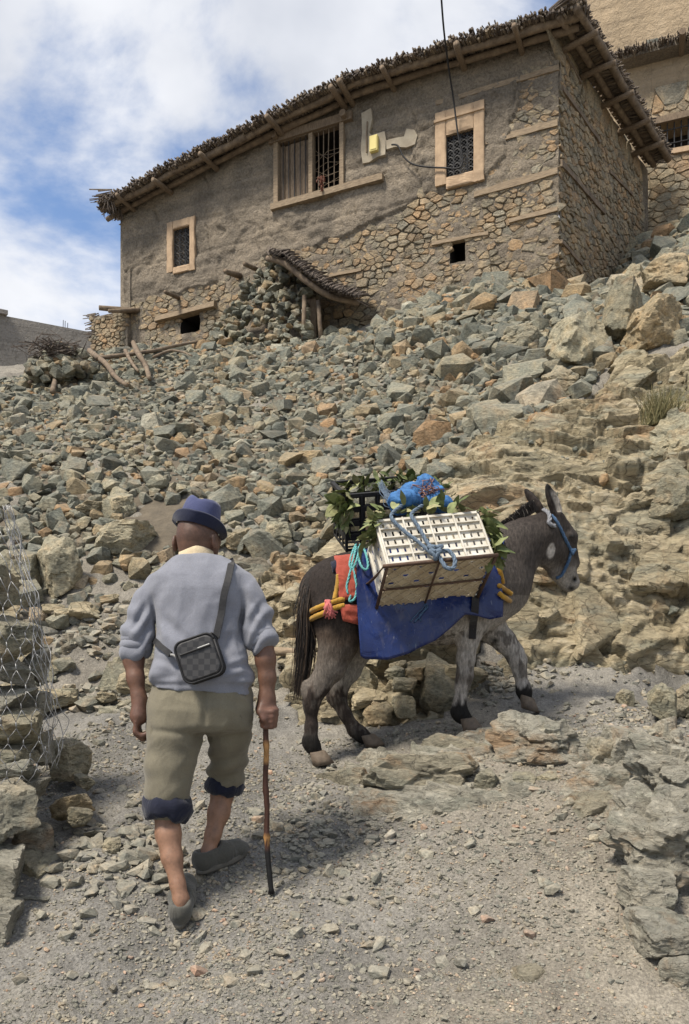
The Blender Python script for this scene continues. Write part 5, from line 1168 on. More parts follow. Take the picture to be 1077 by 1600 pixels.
# right arm and fist on the stick
ra = [(P(406, 982, 2.965), .038), (P(411, 1004, 2.96), .0385), (P(415, 1030, 2.95), .038), (P(418, 1060, 2.945), .032), (P(417, 1084, 2.94), .0265), (P(417, 1092, 2.94), .029)]
B.chain(ra, 0.02)
SX = P(417, 1118, 2.93); kn = P(416, 1108, 2.94)
B.cone(P(417, 1092, 2.94), kn, .03, .037, .012, (1, 0, 0), 1.15)
for i in range(4):     # fingers wrap round the stick from its right side towards the viewer
    c = SX + Vector((.006, -.004, .020 - .0195 * i)); r_ = (.0125, .0128, .0122, .0105)[i]
    ang = [2.3, 1.25, .25, -.9, -1.9, -2.9]; rad = .026 - .001 * i
    B.chain([(c + Vector((math.cos(a) * rad * 1.15, -math.sin(a) * rad * -1.0 - .004, .004 * math.sin(a))), r_ * (1.05 - .05 * j)) for j, a in enumerate(ang)], .006)
tb = P(410, 1100, 2.92); B.chain([(tb, .016), (tb + Vector((-.006, -.024, -.028)), .0135), (tb + Vector((.010, -.034, -.058)), .0115)], .008)
# legs
B.chain([(P(262, 1240, 2.89), .050), (P(261, 1275, 2.87), .043), (P(263, 1302, 2.845), .0455), (P(269, 1340, 2.815), .037), (P(278, 1382, 2.785), .026), (P(283, 1405, 2.775), .027), (P(283, 1420, 2.775), .029)], .02, (1, 0, 0), 1.0)
B.ball(P(283, 1424, 2.775), (.028, .034, .026), .015); B.cone(P(284, 1420, 2.80), P(290, 1408, 2.93), .028, .024, .02)
B.cone(P(281, 1395, 2.765), P(283, 1428, 2.755), .011, .014, .012)     # heel cord
B.chain([(P(352, 1205, 3.14), .052), (P(348, 1240, 3.13), .045), (P(342, 1270, 3.105), .043), (P(333, 1304, 3.07), .031), (P(326, 1330, 3.05), .027), (P(324, 1344, 3.05), .033)], .02)
B.cone(P(324, 1340, 3.05), P(342, 1338, 3.12), .028, .022, .02); B.ball(P(321, 1343, 3.04), (.026, .03, .022), .015)
V, Q = B.mesh(); V = relax(V, Q, 3); N = vnormals(V, Q)
px, py = proj(V[:, 0], V[:, 1], V[:, 2])
base = np.array([0.115, 0.060, 0.040]); arm = np.array([0.125, 0.064, 0.042]); leg = np.array([0.235, 0.130, 0.083]); hand = np.array([0.115, 0.058, 0.040])
C = np.where((py > 1200)[:, None], leg, np.where((py > 900)[:, None], arm, base)); wl_ = smooth01(1080, 1105, py) * (py < 1180); C = C * (1 - wl_[:, None]) + hand * wl_[:, None]
sc_ = smooth01(0.16, 0.02, np.abs(V[:, 2] - (hc.z + 0.02))) * (py < 870); stub = (py < 846)[:, None] * 1.0; C = C * (1 - 0.30 * stub * sc_[:, None] * (0.6 + 0.8 * nr.random_sample((len(V), 1))))
body = mk('body', V, Q, 'skin', man, True, {'col': C}); MANB = bvh_of(V, Q)
# wrinkle fields for cloth
def fold_disp(V, N, amp, s, seed): 
    out = np.zeros(len(V))
    for i, (x, y, z) in enumerate(V):
        p = Vector((x * s[0] + seed, y * s[1], z * s[2])); w = noise.noise_vector(p * 0.6) * 0.9; n = noise.noise(p + w); out[i] = (1 - abs(n) * 2.2) * 0.6 + n * 0.5
    return V + N * (out * amp)[:, None]
# --- sweater
S = Body((-0.95, 2.7, 1.25), (-0.2, 3.3, 2.0), 0.0065)
def row(py, xl, xr, Y, dp): a = P(xl, py, Y); b = P(xr, py, Y); return (a.z, (a.x + b.x) / 2, Y, (b.x - a.x) / 2, dp)
S.loft([row(868, 284, 340, 3.04, .075), row(876, 270, 356, 3.03, .088), row(886, 254, 372, 3.02, .10), row(900, 238, 388, 3.01, .112), row(922, 236, 390, 3.0, .125), row(955, 244, 380, 2.985, .126), row(1000, 247, 379, 2.96, .122), row(1030, 243, 386, 2.95, .128), row(1052, 235, 396, 2.945, .138), row(1064, 237, 394, 2.94, .133), row(1080, 238, 393, 2.94, .128), row(1096, 238, 393, 2.94, .128)], .03, 2.35)
S.chain([(P(250, 921, 3.0), .056), (P(232, 940, 2.985), .053), (P(219, 970, 2.96), .049), (P(214, 1000, 2.945), .052), (P(213, 1010, 2.94), .051)], .014)
S.chain([(P(376, 917, 3.0), .056), (P(393, 936, 2.985), .053), (P(403, 966, 2.97), .049), (P(407, 992, 2.962), .052), (P(408, 1000, 2.96), .051)], .014)
for a, b, r_ in ((P(216, 996, 2.947), P(214, 1010, 2.94), .059), (P(405, 984, 2.965), P(407, 998, 2.96), .059)): S.cone(a, b, r_, r_, .012)
S.cut(P(300, 872, 3.03), (0.0, 0.10, 1.0)); S.cut(P(318, 1080, 2.94), (-0.085, 0, -1.0))
V, Q = S.mesh(); V = relax(V, Q, 2); N = vnormals(V, Q); px, py = proj(V[:, 0], V[:, 1], V[:, 2])
sl_l = smooth01(245, 225, px) * smooth01(930, 975, py); sl_r = smooth01(385, 398, px) * smooth01(930, 965, py) * (py < 1030)
ring = np.sin((py - 930) / 6.2 + (px - 210) * 0.13 + 2.0 * np.sin(px * 0.11)) * (sl_l + sl_r) * 0.0095
V = V + N * ring[:, None]
V = fold_disp(V, N, 0.008, (10, 10, 3.0), 4.0); V = fold_disp(V, N, 0.007, (5, 5, 9), 11.0)
for x0_, y0_, x1_, y1_, wd_, am_ in ((240, 935, 252, 1015, 5, .010), (384, 930, 372, 1010, 5, .010), (250, 960, 300, 1010, 7, .006), (378, 960, 345, 1030, 7, .006), (262, 900, 240, 950, 8, .006), (366, 905, 384, 945, 8, .006), (300, 930, 285, 1000, 12, .004), (245, 1030, 300, 1045, 5, .006), (340, 1050, 392, 1036, 5, .007), (225, 950, 205, 990, 4, .007), (400, 945, 420, 985, 4, .007)):
    ab = np.array((x1_ - x0_, y1_ - y0_), float); tt_ = np.clip(((px - x0_) * ab[0] + (py - y0_) * ab[1]) / (ab @ ab), 0, 1); dd_ = np.hypot(px - x0_ - tt_ * ab[0], py - y0_ - tt_ * ab[1]); V = V - N * ((np.exp(-(dd_ / wd_) ** 2) - .5 * np.exp(-((dd_ - wd_ * 1.9) / wd_) ** 2)) * am_ * np.sin(np.pi * (.08 + .84 * tt_)) * (N[:, 1] < .3) * smooth01(1064, 1050, py))[:, None]
waist = smooth01(1015, 1045, py) * smooth01(1066, 1055, py); V = V + N * (waist * 0.006 * np.sin(px / 9.0 + py / 14.0))[:, None]
rib = smooth01(1064, 1070, py); V = V - N * (rib * 0.007)[:, None]
sweater = mk('sweater', V, Q, 'wool_blue', man, True); SWB = bvh_of(V, Q)
# rolled sleeve ends: turned-up rings
def ring_roll(name, c, ax, ra_, rb_, tr, mat, par, seed=0, sd=(1, 0, 0), lump=.2, hz=1.4):
    ax = Vector(ax).normalized(); sx = (Vector(sd) - ax * Vector(sd).dot(ax)).normalized(); sy = ax.cross(sx); V = []; n, k = 44, 14
    for i in range(n):
        a = 2 * math.pi * i / n; cc = Vector(c) + sx * math.cos(a) * ra_ + sy * math.sin(a) * rb_; out = (sx * math.cos(a) + sy * math.sin(a))
        for j in range(k):
            b = 2 * math.pi * j / k; q = 1 + lump * noise.noise(Vector((math.cos(a) * 2.2 + seed, math.sin(a) * 2.2, b * .9))) + lump * .5 * noise.noise(Vector((math.cos(a) * 6 + seed, math.sin(a) * 6, b * 1.5)))
            V.append(cc + out * math.cos(b) * tr * q + ax * math.sin(b) * tr * hz * q)
    Fc = [(i * k + j, i * k + (j + 1) % k, ((i + 1) % n) * k + (j + 1) % k, ((i + 1) % n) * k + j) for i in range(n) for j in range(k)]
    return mk(name, V, Fc, mat, par, True)
ring_roll('sleeve_roll', P(213.5, 1010, 2.94), P(213, 1014, 2.938) - P(217, 990, 2.95), .046, .046, .0165, 'wool_blue', sweater, 1); ring_roll('sleeve_roll', P(215, 1001, 2.945), P(213, 1014, 2.938) - P(217, 990, 2.95), .049, .049, .014, 'wool_blue', sweater, 2)
ring_roll('sleeve_roll', P(407.5, 1000, 2.96), P(409, 1004, 2.96) - P(405, 980, 2.965), .046, .046, .016, 'wool_blue', sweater, 3); ring_roll('sleeve_roll', P(406.5, 990, 2.962), P(409, 1004, 2.96) - P(405, 980, 2.965), .049, .049, .0135, 'wool_blue', sweater, 4)
# --- shirt collar
c0 = P(307, 874, 3.035); V = []; n = 40
for j, (h, gr) in enumerate(((-.02, 1.05), (.012, 1.02), (.030, .97), (.034, .93), (.028, .90), (0, .90))):
    for i in range(n):
        a = 2 * math.pi * i / n; V.append(c0 + Vector((math.cos(a) * .069 * gr, math.sin(a) * .072 * gr, h - .012 * math.sin(a) + .003 * math.sin(3 * a))))
mk('shirt_collar', V, [(j * n + i, j * n + (i + 1) % n, (j + 1) * n + (i + 1) % n, (j + 1) * n + i) for j in range(5) for i in range(n)], 'cream', man, True)
# --- trousers
T = Body((-0.95, 2.6, 0.75), (-0.2, 3.4, 1.5), 0.0065)
T.loft([row(1066, 240, 390, 2.945, .116), row(1085, 237, 392, 2.94, .122), row(1105, 234, 392, 2.935, .128), row(1130, 232, 390, 2.93, .12), row(1140, 233, 388, 2.93, .105)], .03, 2.3)
T.chain([(P(276, 1110, 2.93), .098), (P(273, 1150, 2.915), .100), (P(267, 1195, 2.90), .088), (P(263, 1235, 2.885), .078), (P(262, 1258, 2.88), .073)], .03)
T.chain([(P(354, 1105, 2.95), .092), (P(358, 1145, 3.01), .079), (P(357, 1180, 3.08), .070), (P(354, 1205, 3.12), .067), (P(352, 1224, 3.13), .063)], .03)
V, Q = T.mesh(); V = relax(V, Q, 2); N = vnormals(V, Q); px, py = proj(V[:, 0], V[:, 1], V[:, 2])
seam = np.exp(-((px - 320) / 4.0) ** 2) * smooth01(1150, 1120, py) * (N[:, 1] < 0); V = V - N * (seam * .010)[:, None]
V = fold_disp(V, N, 0.0065, (5, 5, 11), 21.0); V = fold_disp(V, N, 0.0050, (10, 10, 5), 31.0)
kn_ = smooth01(1165, 1190, py) * (px > 318); V = V + N * (kn_ * 0.007 * np.sin(py / 4.6 + px * .05))[:, None]
cr_ = np.exp(-((py - 1146 - (px - 280) * .12) / 5.0) ** 2) * (px < 330) * (px > 236); V = V - N * (cr_ * .006)[:, None]
cr_ = np.exp(-((py - 1150 + (px - 350) * .2) / 4.0) ** 2) * (px > 325); V = V - N * (cr_ * .005)[:, None]
trousers = mk('trousers', V, Q, 'khaki', man, True); TRB = bvh_of(V, Q)
V, Fc = [], []
ring_roll('trouser_cuff', P(262, 1262, 2.878), P(261, 1275, 2.87) - P(263, 1240, 2.885) + Vector((-.01, 0, 0)), .070, .072, .026, 'navy', trousers, 5, hz=1.7, lump=.42)
ring_roll('trouser_cuff', P(351.5, 1227, 3.13), P(349, 1240, 3.13) - P(353, 1210, 3.13), .058, .060, .021, 'navy', trousers, 8, hz=1.6, lump=.42)
m = MB(); pk = [snap(TRB, *q, .002) for q in ((375, 1118), (392, 1128), (394, 1132))]; m.tube(pk, .002, 4); m.build('pocket_seam', 'khaki', trousers)
# --- hat
def hat_pt(r, a, z, tilt):   # a: 0 = right, -pi/2 = towards viewer
    p = Vector((math.cos(a) * r[0], math.sin(a) * r[1], z)); return tilt @ p
tl = Matrix.Rotation(R(13), 3, 'Y') @ Matrix.Rotation(R(-6), 3, 'X'); h0 = P(310.5, 822, 3.065); V = []; n = 56
prof = [(1.0, -.012), (1.0, .0), (.97, .03), (.91, .062), (.85, .088), (.76, .102), (.60, .104), (.35, .096), (.12, .090), (0.0, .089)]
for q, z in prof:
    for i in range(n):
        a = 2 * math.pi * i / n; dent = 0 if z < .08 else -.012 * math.exp(-(math.cos(a) * q / .35) ** 2); pin = 1 - (.10 if z > .05 else 0) * max(0, math.sin(a)) * abs(math.cos(a))
        V.append(h0 + hat_pt((.083 * q * pin, .103 * q * pin), a, z + dent + .004 * noise.noise(Vector((math.cos(a) * 2, math.sin(a) * 2, z * 20))), tl))
hat = mk('hat', V, [(j * n + i, j * n + (i + 1) % n, (j + 1) * n + (i + 1) % n, (j + 1) * n + i) for j in range(len(prof) - 1) for i in range(n)], 'felt_blue', man, True)
V = []; br = [(1.0, 0, 0), (1.12, .0, .25), (1.24, .0, .65), (1.33, .0, 1.0), (1.35, .0, 1.08), (1.31, .006, 1.05), (1.20, .006, .7), (1.06, .006, .3), (1.0, .006, 0)]
for q, dz, w in br:
    for i in range(n):
        a = 2 * math.pi * i / n; back = max(0, -math.sin(a)); upz = (.036 * back ** .7 + .010 * abs(math.cos(a)) - .012 * max(0, math.sin(a))) * w; q2 = 1 + (q - 1) * (1 - .45 * back - .30 * max(0, -math.cos(a)))
        V.append(h0 + hat_pt((.087 * q2, .107 * q2), a, -.014 + dz + upz, tl))
mk('hat_brim', V, [(j * n + i, j * n + (i + 1) % n, (j + 1) * n + (i + 1) % n, (j + 1) * n + i) for j in range(len(br) - 1) for i in range(n)], 'felt_dark', hat, True)
# --- shoes
def shoe(heel, toe, zt, par, lab=None):
    heel = Vector(heel); toe = Vector(toe); f = (toe - heel); L = f.length; f.normalize(); s = Vector((0, 0, 1)).cross(f).normalized(); u = f.cross(s)
    c = [heel + f * L * .12 + u * .034, heel + f * L * .45 + u * .034, heel + f * L * .80 + u * .022, heel + f * L * .93 + u * .016]
    lo = np.min([list(q) for q in c], 0) - .09; hi = np.max([list(q) for q in c], 0) + .09; b = Body(lo, hi, .005)
    b.cone(c[0], c[1], .041, .043, .02); b.cone(c[0] + u * .024, c[1] + u * .006, .037, .038, .02); b.cone(c[1], c[2], .044, .038, .02, s, 1.12); b.cone(c[2], c[3], .034, .024, .02, s, 1.3); b.cone(c[1] + u * .01, c[2], .036, .028, .02)
    b.cone(c[0] + u * .060 + f * .006, c[0] + u * .055 + f * .062, .033, .029, .008, op='sub'); b.cut(heel + u * .002, tuple(-u))
    V, Q = b.mesh(); V = relax(V, Q, 2); N = vnormals(V, Q); V = fold_disp(V, N, .0018, (14, 14, 14), 51.0); sh = mk('shoe', V, Q, 'shoe_cloth', par, True)
    Vs = []; n = 40
    for j, (z, g) in enumerate(((-.010, .97), (-.006, 1.0), (.010, 1.0), (.013, .95))):
        for i in range(n):
            a = 2 * math.pi * i / n; k = math.cos(a); wd = .043 + .006 * smooth01(-.4, .5, k) - .010 * smooth01(.6, 1.0, k); Vs.append(heel + f * (L * .5 + k * L * .515 * g) + s * (math.sin(a) * float(wd) * g) + u * z)
    mk('sole', Vs, [(j * n + i, j * n + (i + 1) % n, (j + 1) * n + (i + 1) % n, (j + 1) * n + i) for j in range(3) for i in range(n)] + [tuple(range(n - 1, -1, -1))], 'shoe_sole', sh, True)
    m = MB()
    for k in range(3): q = c[1] + f * (.005 + .018 * k) + u * (.046 - .006 * k); m.tube([q - s * .02, q + u * .004, q + s * .02], .0028, 5)
    m.build('lace', 'navy', sh); return sh
hl = P(281, 1449, 2.735); hl.z = max(hl.z, gz_at(hl.x, hl.y) + .015); tl_ = Vector((hl.x - .035, hl.y + .265, gz_at(hl.x - .035, hl.y + .24) + .012)); shoe(hl, tl_, 0, man)
hr = P(309, 1363, 3.0); hr.z = max(hr.z, gz_at(hr.x, hr.y) + .012); tr_ = Vector((hr.x + .165, hr.y + .20, gz_at(hr.x + .15, hr.y + .18) + .014)); shoe(hr, tr_, 0, man)
# --- walking stick
t = NT('stick_wood'); p_ = t.pos(); cc = t.attr('col', 'Color'); t.done(t.mix(1.0, cc, t.ramp(t.noise(t.stretch(p_, 1, 1, .25), 120, 4, .6), [(.3, .65), (.7, 1.25)]), 'MULTIPLY'), .6, t.bump(t.noise(t.stretch(p_, 1, 1, .3), 90, 4), .5, .003))
tip = P(424.5, 1396, 2.93); sp_ = spline([P(417, 1098, 2.931), P(416.5, 1120, 2.931), P(415.5, 1140, 2.93), P(416.5, 1180, 2.93), P(415, 1220, 2.93), P(417.5, 1262, 2.93), P(417, 1300, 2.93), P(419, 1340, 2.93), tip], 5)
m = MB(); m.tube(sp_, [.0105 * (1 + .12 * noise.noise(Vector((i * .7, 0, 0)))) + (.003 if i % 9 == 4 else 0) for i in range(len(sp_))], 9, jit=.06)
cols = []
for x, y, z in m.v:
    q = proj(x, y, z)[1]; cols.append((.012, .012, .013) if q > 1327 else (.30, .16, .06) if 1162 < q < 1194 or 1306 < q < 1316 else (.16, .10, .06) if q < 1140 else (.06, .028, .02))
so_ = mk('walking_stick', m.v, m.f, 'stick_wood', None, True, {'col': np.array(cols)}); tag(so_, 'knobbly wooden walking stick with blackened lower end in the man right hand', 'stick')
# --- shoulder bag
simple('bag_black', (0.022, 0.022, 0.024), (0.014, 0.014, 0.015), 40, 0.6); simple('zip_metal', (0.45, 0.44, 0.42), (0.3, 0.3, 0.29), 60, 0.35)
t = NT('bag_check'); ob = t.obj(); ck = t.node('ShaderNodeTexChecker'); ck.inputs['Scale'].default_value = 48; t.link(t.stretch(ob, 1, 0.001, 1), ck.inputs['Vector']); ck.inputs['Color1'].default_value = (.050, .049, .050, 1); ck.inputs['Color2'].default_value = (.030, .030, .032, 1)
t.done(ck.outputs['Color'], .5, t.bump(t.noise(ob, 300, 3), .2, .002))
bc = snap(SWB, 313, 1033, .030); bag = empty('shoulder_bag', bc, 'small black checked crossbody bag hanging on the man back', 'bag')
bx = Vector((math.cos(R(19)), 0, math.sin(R(19)))).normalized(); by = Vector((.05, -1, .10)); by = (by - bx * by.dot(bx)).normalized(); bz = bx.cross(-by).normalized() * 1
if bz.z < 0: bz = -bz
def rrect(w, h, r, n=6):
    o = []
    for cx_, cy_, a0 in ((w - r, h - r, 0), (-w + r, h - r, 90), (-w + r, -h + r, 180), (w - r, -h + r, 270)):
        for i in range(n + 1): a = R(a0 + 90 * i / n); o.append((cx_ + math.cos(a) * r, cy_ + math.sin(a) * r))
    return o
def slab(name, w, h, r, layers, mat, par, cx_=0, cz_=0):
    V = []; rr = rrect(w, h, r); n = len(rr)
    for d, s in layers: V += [bc + bx * (cx_ + a * s) + bz * (cz_ + b * s) + by * d for a, b in rr]
    k = len(layers); return mk(name, V, [(j * n + i, j * n + (i + 1) % n, (j + 1) * n + (i + 1) % n, (j + 1) * n + i) for j in range(k - 1) for i in range(n)] + [tuple(range(n - 1, -1, -1)), tuple((k - 1) * n + i for i in range(n))], mat, par, False)
slab('bag_body', .074, .078, .03, [(-.026, .93), (-.022, 1.0), (.018, 1.0), (.024, .97)], 'bag_black', bag)
o = slab('front_panel', .068, .072, .027, [(.022, 1.0), (.027, 1.0), (.031, .94)], 'bag_check', bag)
for d, s in ((.024, 1.0), (-.022, 1.0)):
    rr = rrect(.074, .078, .03); m = MB(); m.tube([bc + bx * a * s + bz * b * s + by * d for a, b in rr + rr[:1]], .0042, 6); m.build('piping', 'bag_black', bag, True)
m = MB(); m.tube([bc + bx * -.060 + bz * .030 + by * .032, bc + bx * 0 + bz * .031 + by * .034, bc + bx * .056 + bz * .030 + by * .032], .0038, 6); m.build('pocket_zip', 'bag_black', bag)
m = MB(); m.tube([bc + bx * .010 + bz * .034 + by * .036, bc + bx * .055 + bz * .035 + by * .036], .0026, 6); m.build('zip_pull', 'zip_metal', bag)
m = MB(); m.tube([bc + bx * -.074 + bz * .03 + by * 0, bc + bx * -.09 + bz * .045, bc + bx * -.098 + bz * .05], .004, 6); m.build('strap_clip', 'zip_metal', bag)
def ribbon(pts, w, nrm, th=.003):
    V = []; n = len(pts)
    for i, p in enumerate(pts):
        t_ = (pts[min(i + 1, n - 1)] - pts[max(i - 1, 0)]).normalized(); s = t_.cross(nrm[i] if isinstance(nrm, list) else nrm).normalized() * w; u = s.cross(t_).normalized() * th
        V += [p - s - u, p + s - u, p + s + u, p - s + u]
    return V, [(i * 4 + k, i * 4 + (k + 1) % 4, i * 4 + 4 + (k + 1) % 4, i * 4 + 4 + k) for i in range(n - 1) for k in range(4)] + [(0, 1, 2, 3), (n * 4 - 1, n * 4 - 2, n * 4 - 3, n * 4 - 4)]
pts = spline([snap(SWB, *q, .007) for q in ((361, 882), (356, 905), (350, 930), (346, 955), (341, 980), (337, 1000))], 4) + [bc + bx * .060 + bz * .072]
pts = [P(360, 874, 3.06), P(361, 878, 3.01)] + pts; V, Fc = ribbon(pts, .0125, Vector((0, -1, .1))); mk('strap', V, Fc, 'bag_black', bag)
pts = [bc + bx * -.098 + bz * .05] + [snap(SWB, *q, .007) for q in ((262, 1018), (254, 1010), (247, 1004))] + [P(239, 998, 2.97)]; V, Fc = ribbon(spline(pts, 4), .011, Vector((0, -1, .1))); mk('strap', V, Fc, 'bag_black', bag)
# ---------------------------------------------------------------- the donkey
AX = Vector((0.984, 0.18, 0.0)).normalized(); LAT = Vector((-0.18, 0.984, 0)).normalized()
donkey = empty('donkey', P(640, 1180, 4.4), 'dark brown loaded donkey walking right along the upper path', 'donkey')
K = Body((-0.55, 3.95, 0.8), (1.62, 5.0, 2.6), 0.0075)
def yc(px): return 4.36 + (px - 490) / 300 * 0.19
bs = [(497, 905, 945, .09), (508, 886, 965, .140), (535, 868, 985, .180), (570, 866, 998, .215), (630, 868, 1006, .235), (690, 864, 1004, .225), (735, 852, 990, .19), (765, 852, 972, .155), (785, 872, 955, .11)]
for (a, t0, b0, w0_), (c, t1, b1, w1) in zip(bs[:-1], bs[1:]):
    ya, yb = yc(a), yc(c); h0_ = (b0 - t0) / 2 / F * ya; h1 = (b1 - t1) / 2 / F * yb
    K.cone(P(a, (t0 + b0) / 2, ya), P(c, (t1 + b1) / 2, yb), h0_, h1, .05, LAT, (w0_ + w1) / (h0_ + h1))
hd = Vector((0.86, 0.5, 0)).normalized(); hl_ = Vector((0.5, -0.86, 0)).normalized()      # head points away a little; near side
K.cone(P(752, 900, 4.53), P(786, 876, 4.56), .20, .175, .06, LAT, .55); K.cone(P(786, 876, 4.56), P(815, 852, 4.58), .168, .14, .05, LAT, .55); K.cone(P(815, 852, 4.58), P(846, 832, 4.60), .138, .115, .05, hl_, .62)
K.cone(P(774, 905, 4.55), P(790, 925, 4.56), .13, .10, .05, LAT, .8)
# head
K.cone(P(856, 832, 4.61), P(868, 856, 4.65), .100, .094, .04, hl_, .80); K.cone(P(868, 856, 4.65), P(881, 884, 4.70), .084, .062, .04, hl_, .85); K.cone(P(881, 884, 4.70), P(891, 904, 4.735), .058, .050, .03, hl_, .95)
K.ball(P(851, 868, 4.62) , (.055, .05, .06), .04); K.cone(P(889, 902, 4.735), P(895, 911, 4.745), .048, .043, .02); K.ball(P(889, 918, 4.74), (.032, .038, .026), .02)
K.cone(P(872, 812, 4.62), P(890, 840, 4.66), .045, .048, .03); K.cone(P(890, 840, 4.66), P(899, 880, 4.72), .036, .030, .03)
K.ball(P(890, 838, 4.61), .024, .012); K.ball(P(898, 905, 4.70), (.010, .016, .014), .008, 'sub')
K.cone(P(897, 917, 4.71), P(886, 920, 4.68), .004, .004, .006, op='sub')
K.cone(P(852, 868, 4.63), P(868, 893, 4.68), .056, .042, .03, hl_, .8); K.cone(P(868, 893, 4.68), P(882, 912, 4.73), .040, .034, .03, hl_, .9)
# ears: long cupped blades
def ear(b, tp, face, w):
    b, tp = Vector(b), Vector(tp); d = (tp - b); L = d.length; d.normalize(); face = (face - d * face.dot(d)).normalized(); sd = d.cross(face)
    pr = [(0, .030), (.2, .036), (.45, .038), (.7, .030), (.9, .016), (1.0, .007)]
    for (s0, r0), (s1, r1) in zip(pr[:-1], pr[1:]): K.cone(b + d * L * s0, b + d * L * s1, r0 * w, r1 * w, .012, face, .62)
    for (s0, r0), (s1, r1) in zip(pr[1:-2], pr[2:-1]): K.cone(b + d * L * s0 + face * .020, b + d * L * s1 + face * .018, r0 * .66 * w, r1 * .62 * w, .006, face, .8, 'sub')
ear(P(872, 806, 4.585), P(855, 757, 4.55), Vector((.55, -.8, 0)), 1.12); ear(P(846, 800, 4.66), P(821, 765, 4.72), Vector((.85, .2, 0)), .95)
# legs
def leg(pts, sd=LAT, lat=.74, k=.03):
    K.chain([(P(a, b, y), r) for a, b, y, r in pts], k, sd, lat)
leg([(527, 925, 4.31, .140), (530, 965, 4.26, .132), (529, 1005, 4.24, .098), (518, 1040, 4.225, .072), (500, 1068, 4.22, .056)], k=.05)
leg([(500, 1068, 4.22, .056), (489, 1086, 4.22, .050), (487, 1104, 4.22, .037), (487, 1136, 4.22, .031), (485, 1158, 4.22, .038), (490, 1168, 4.22, .036), (496, 1178, 4.22, .031)], lat=.8); K.ball(P(478, 1074, 4.22), (.030, .03, .04), .03)
leg([(560, 965, 4.47, .13), (557, 1010, 4.50, .098), (543, 1046, 4.51, .072), (528, 1074, 4.51, .056), (526, 1088, 4.51, .050), (540, 1116, 4.50, .031), (554, 1140, 4.495, .037), (566, 1149, 4.49, .035), (574, 1154, 4.49, .030)], k=.035); K.ball(P(519, 1072, 4.51), (.026, .03, .036), .03)
leg([(745, 925, 4.44, .16), (738, 968, 4.42, .10), (731, 1000, 4.41, .062), (728, 1030, 4.41, .050), (726, 1056, 4.41, .044), (722, 1072, 4.41, .036), (719, 1096, 4.41, .031), (716, 1112, 4.41, .038), (722, 1119, 4.405, .036), (731, 1126, 4.40, .031)], k=.03)
leg([(758, 945, 4.64, .14), (768, 982, 4.66, .085), (788, 1002, 4.66, .066), (804, 1020, 4.66, .054), (810, 1034, 4.66, .050), (813, 1052, 4.665, .035), (817, 1072, 4.67, .034), (819, 1081, 4.67, .041), (822, 1091, 4.67, .032)], k=.03)
V, Q = K.mesh(); V = relax(V, Q, 3); N = vnormals(V, Q); px, py = proj(V[:, 0], V[:, 1], V[:, 2])
nz1 = fbm(V, 6, 4, 2.0); nz2 = fbm(V * np.array([1, 1, .35]), 26, 3, 5.0); V = V + N * (nz1 * .004 + nz2 * .0025)[:, None]
DB_, BR, GR, PL, BLK = (np.array(c) for c in ((.020, .0145, .012), (.050, .035, .025), (.14, .122, .105), (.31, .285, .255), (.008, .007, .006)))
def mixc(C, c, w): return C * (1 - w[:, None]) + c[None] * w[:, None]
C = np.repeat(DB_[None], len(V), 0)
j1 = nz1 * 18; j2 = nz2 * 30
C = mixc(C, BR, smooth01(960, 1010, py + j1) * (px < 600)); C = mixc(C, GR, smooth01(1005, 1040, py + j1) * smooth01(1100, 1070, py + j2) * (px < 600) * .75)
C = mixc(C, PL * .8, smooth01(995, 1030, py + j1) * smooth01(1085, 1060, py) * ((V[:, 1] > 4.40) & (px < 600)) * .8)
C = mixc(C, DB_ * 1.2, smooth01(1078, 1096, py + j2) * (px < 600)); C = mixc(C, GR * .55, smooth01(.05, .3, nz2) * (py > 1090) * (px < 600) * .6)
C = mixc(C, BLK, smooth01(1140, 1158, py + j1 * .5) * (px < 600))
C = mixc(C, GR, smooth01(858, 905, py + j1 - (px - 790) * .15) * (px > 600) * (px < 845)); C = mixc(C, PL, smooth01(935, 990, py + j1) * (px > 600) * (px < 840) * .85)
C = mixc(C, GR * .7, smooth01(.0, .3, nz2) * (py > 985) * (px > 600) * .9); C = mixc(C, BR * .9, np.exp(-((py - 1060) / 12) ** 2) * (px > 700) * (px < 750) * .6); C = mixc(C, BLK, (px > 803) * (px < 835) * smooth01(1030, 1045, py) * smooth01(.0, .2, nz1 + (810 - px) * -.01) * .5)
C = mixc(C, BLK, smooth01(1094, 1104, py + j2 * .4) * (px > 690) * (px < 760)); C = mixc(C, BLK, smooth01(1066, 1076, py + j2 * .4) * (px > 795) * (px < 840) * (py < 1200)); C = mixc(C, BLK, np.exp(-(((px - 774) / 6) ** 2 + ((py - 1001) / 4.5) ** 2)))
hdm = (px > 838) & (py < 930)
C = mixc(C, np.array([.055, .046, .040]), ((px > 770) & (py < 930)) * smooth01(800, 830, py) * .8)
C = mixc(C, GR * .9, smooth01(862, 890, py - (px - 870) * .2 + j1) * hdm); C = mixc(C, PL * .85, smooth01(888, 904, py + (px - 885) * .2 + j1) * hdm * .9)
C = mixc(C, PL * 1.25, np.clip(2.5 * np.exp(-(((px - 861 + (py - 860) * .15 + j2 * .08) / 6.5) ** 2 + ((py - 861) / 13) ** 2) ** 1.8 * 1.6) - .25, 0, 1) * (N[:, 1] < .2)); C = mixc(C, BLK * 1.2, np.exp(-(((px - 893) / 6) ** 2 + ((py - 919) / 5) ** 2)) * hdm)
C = mixc(C, BLK, np.exp(-(((px - 897) / 4) ** 2 + ((py - 905) / 5) ** 2)) * hdm); C = mixc(C, BLK, np.exp(-(((px - 893) / 6) ** 2 + ((py - 838) / 5) ** 2)) * .8)
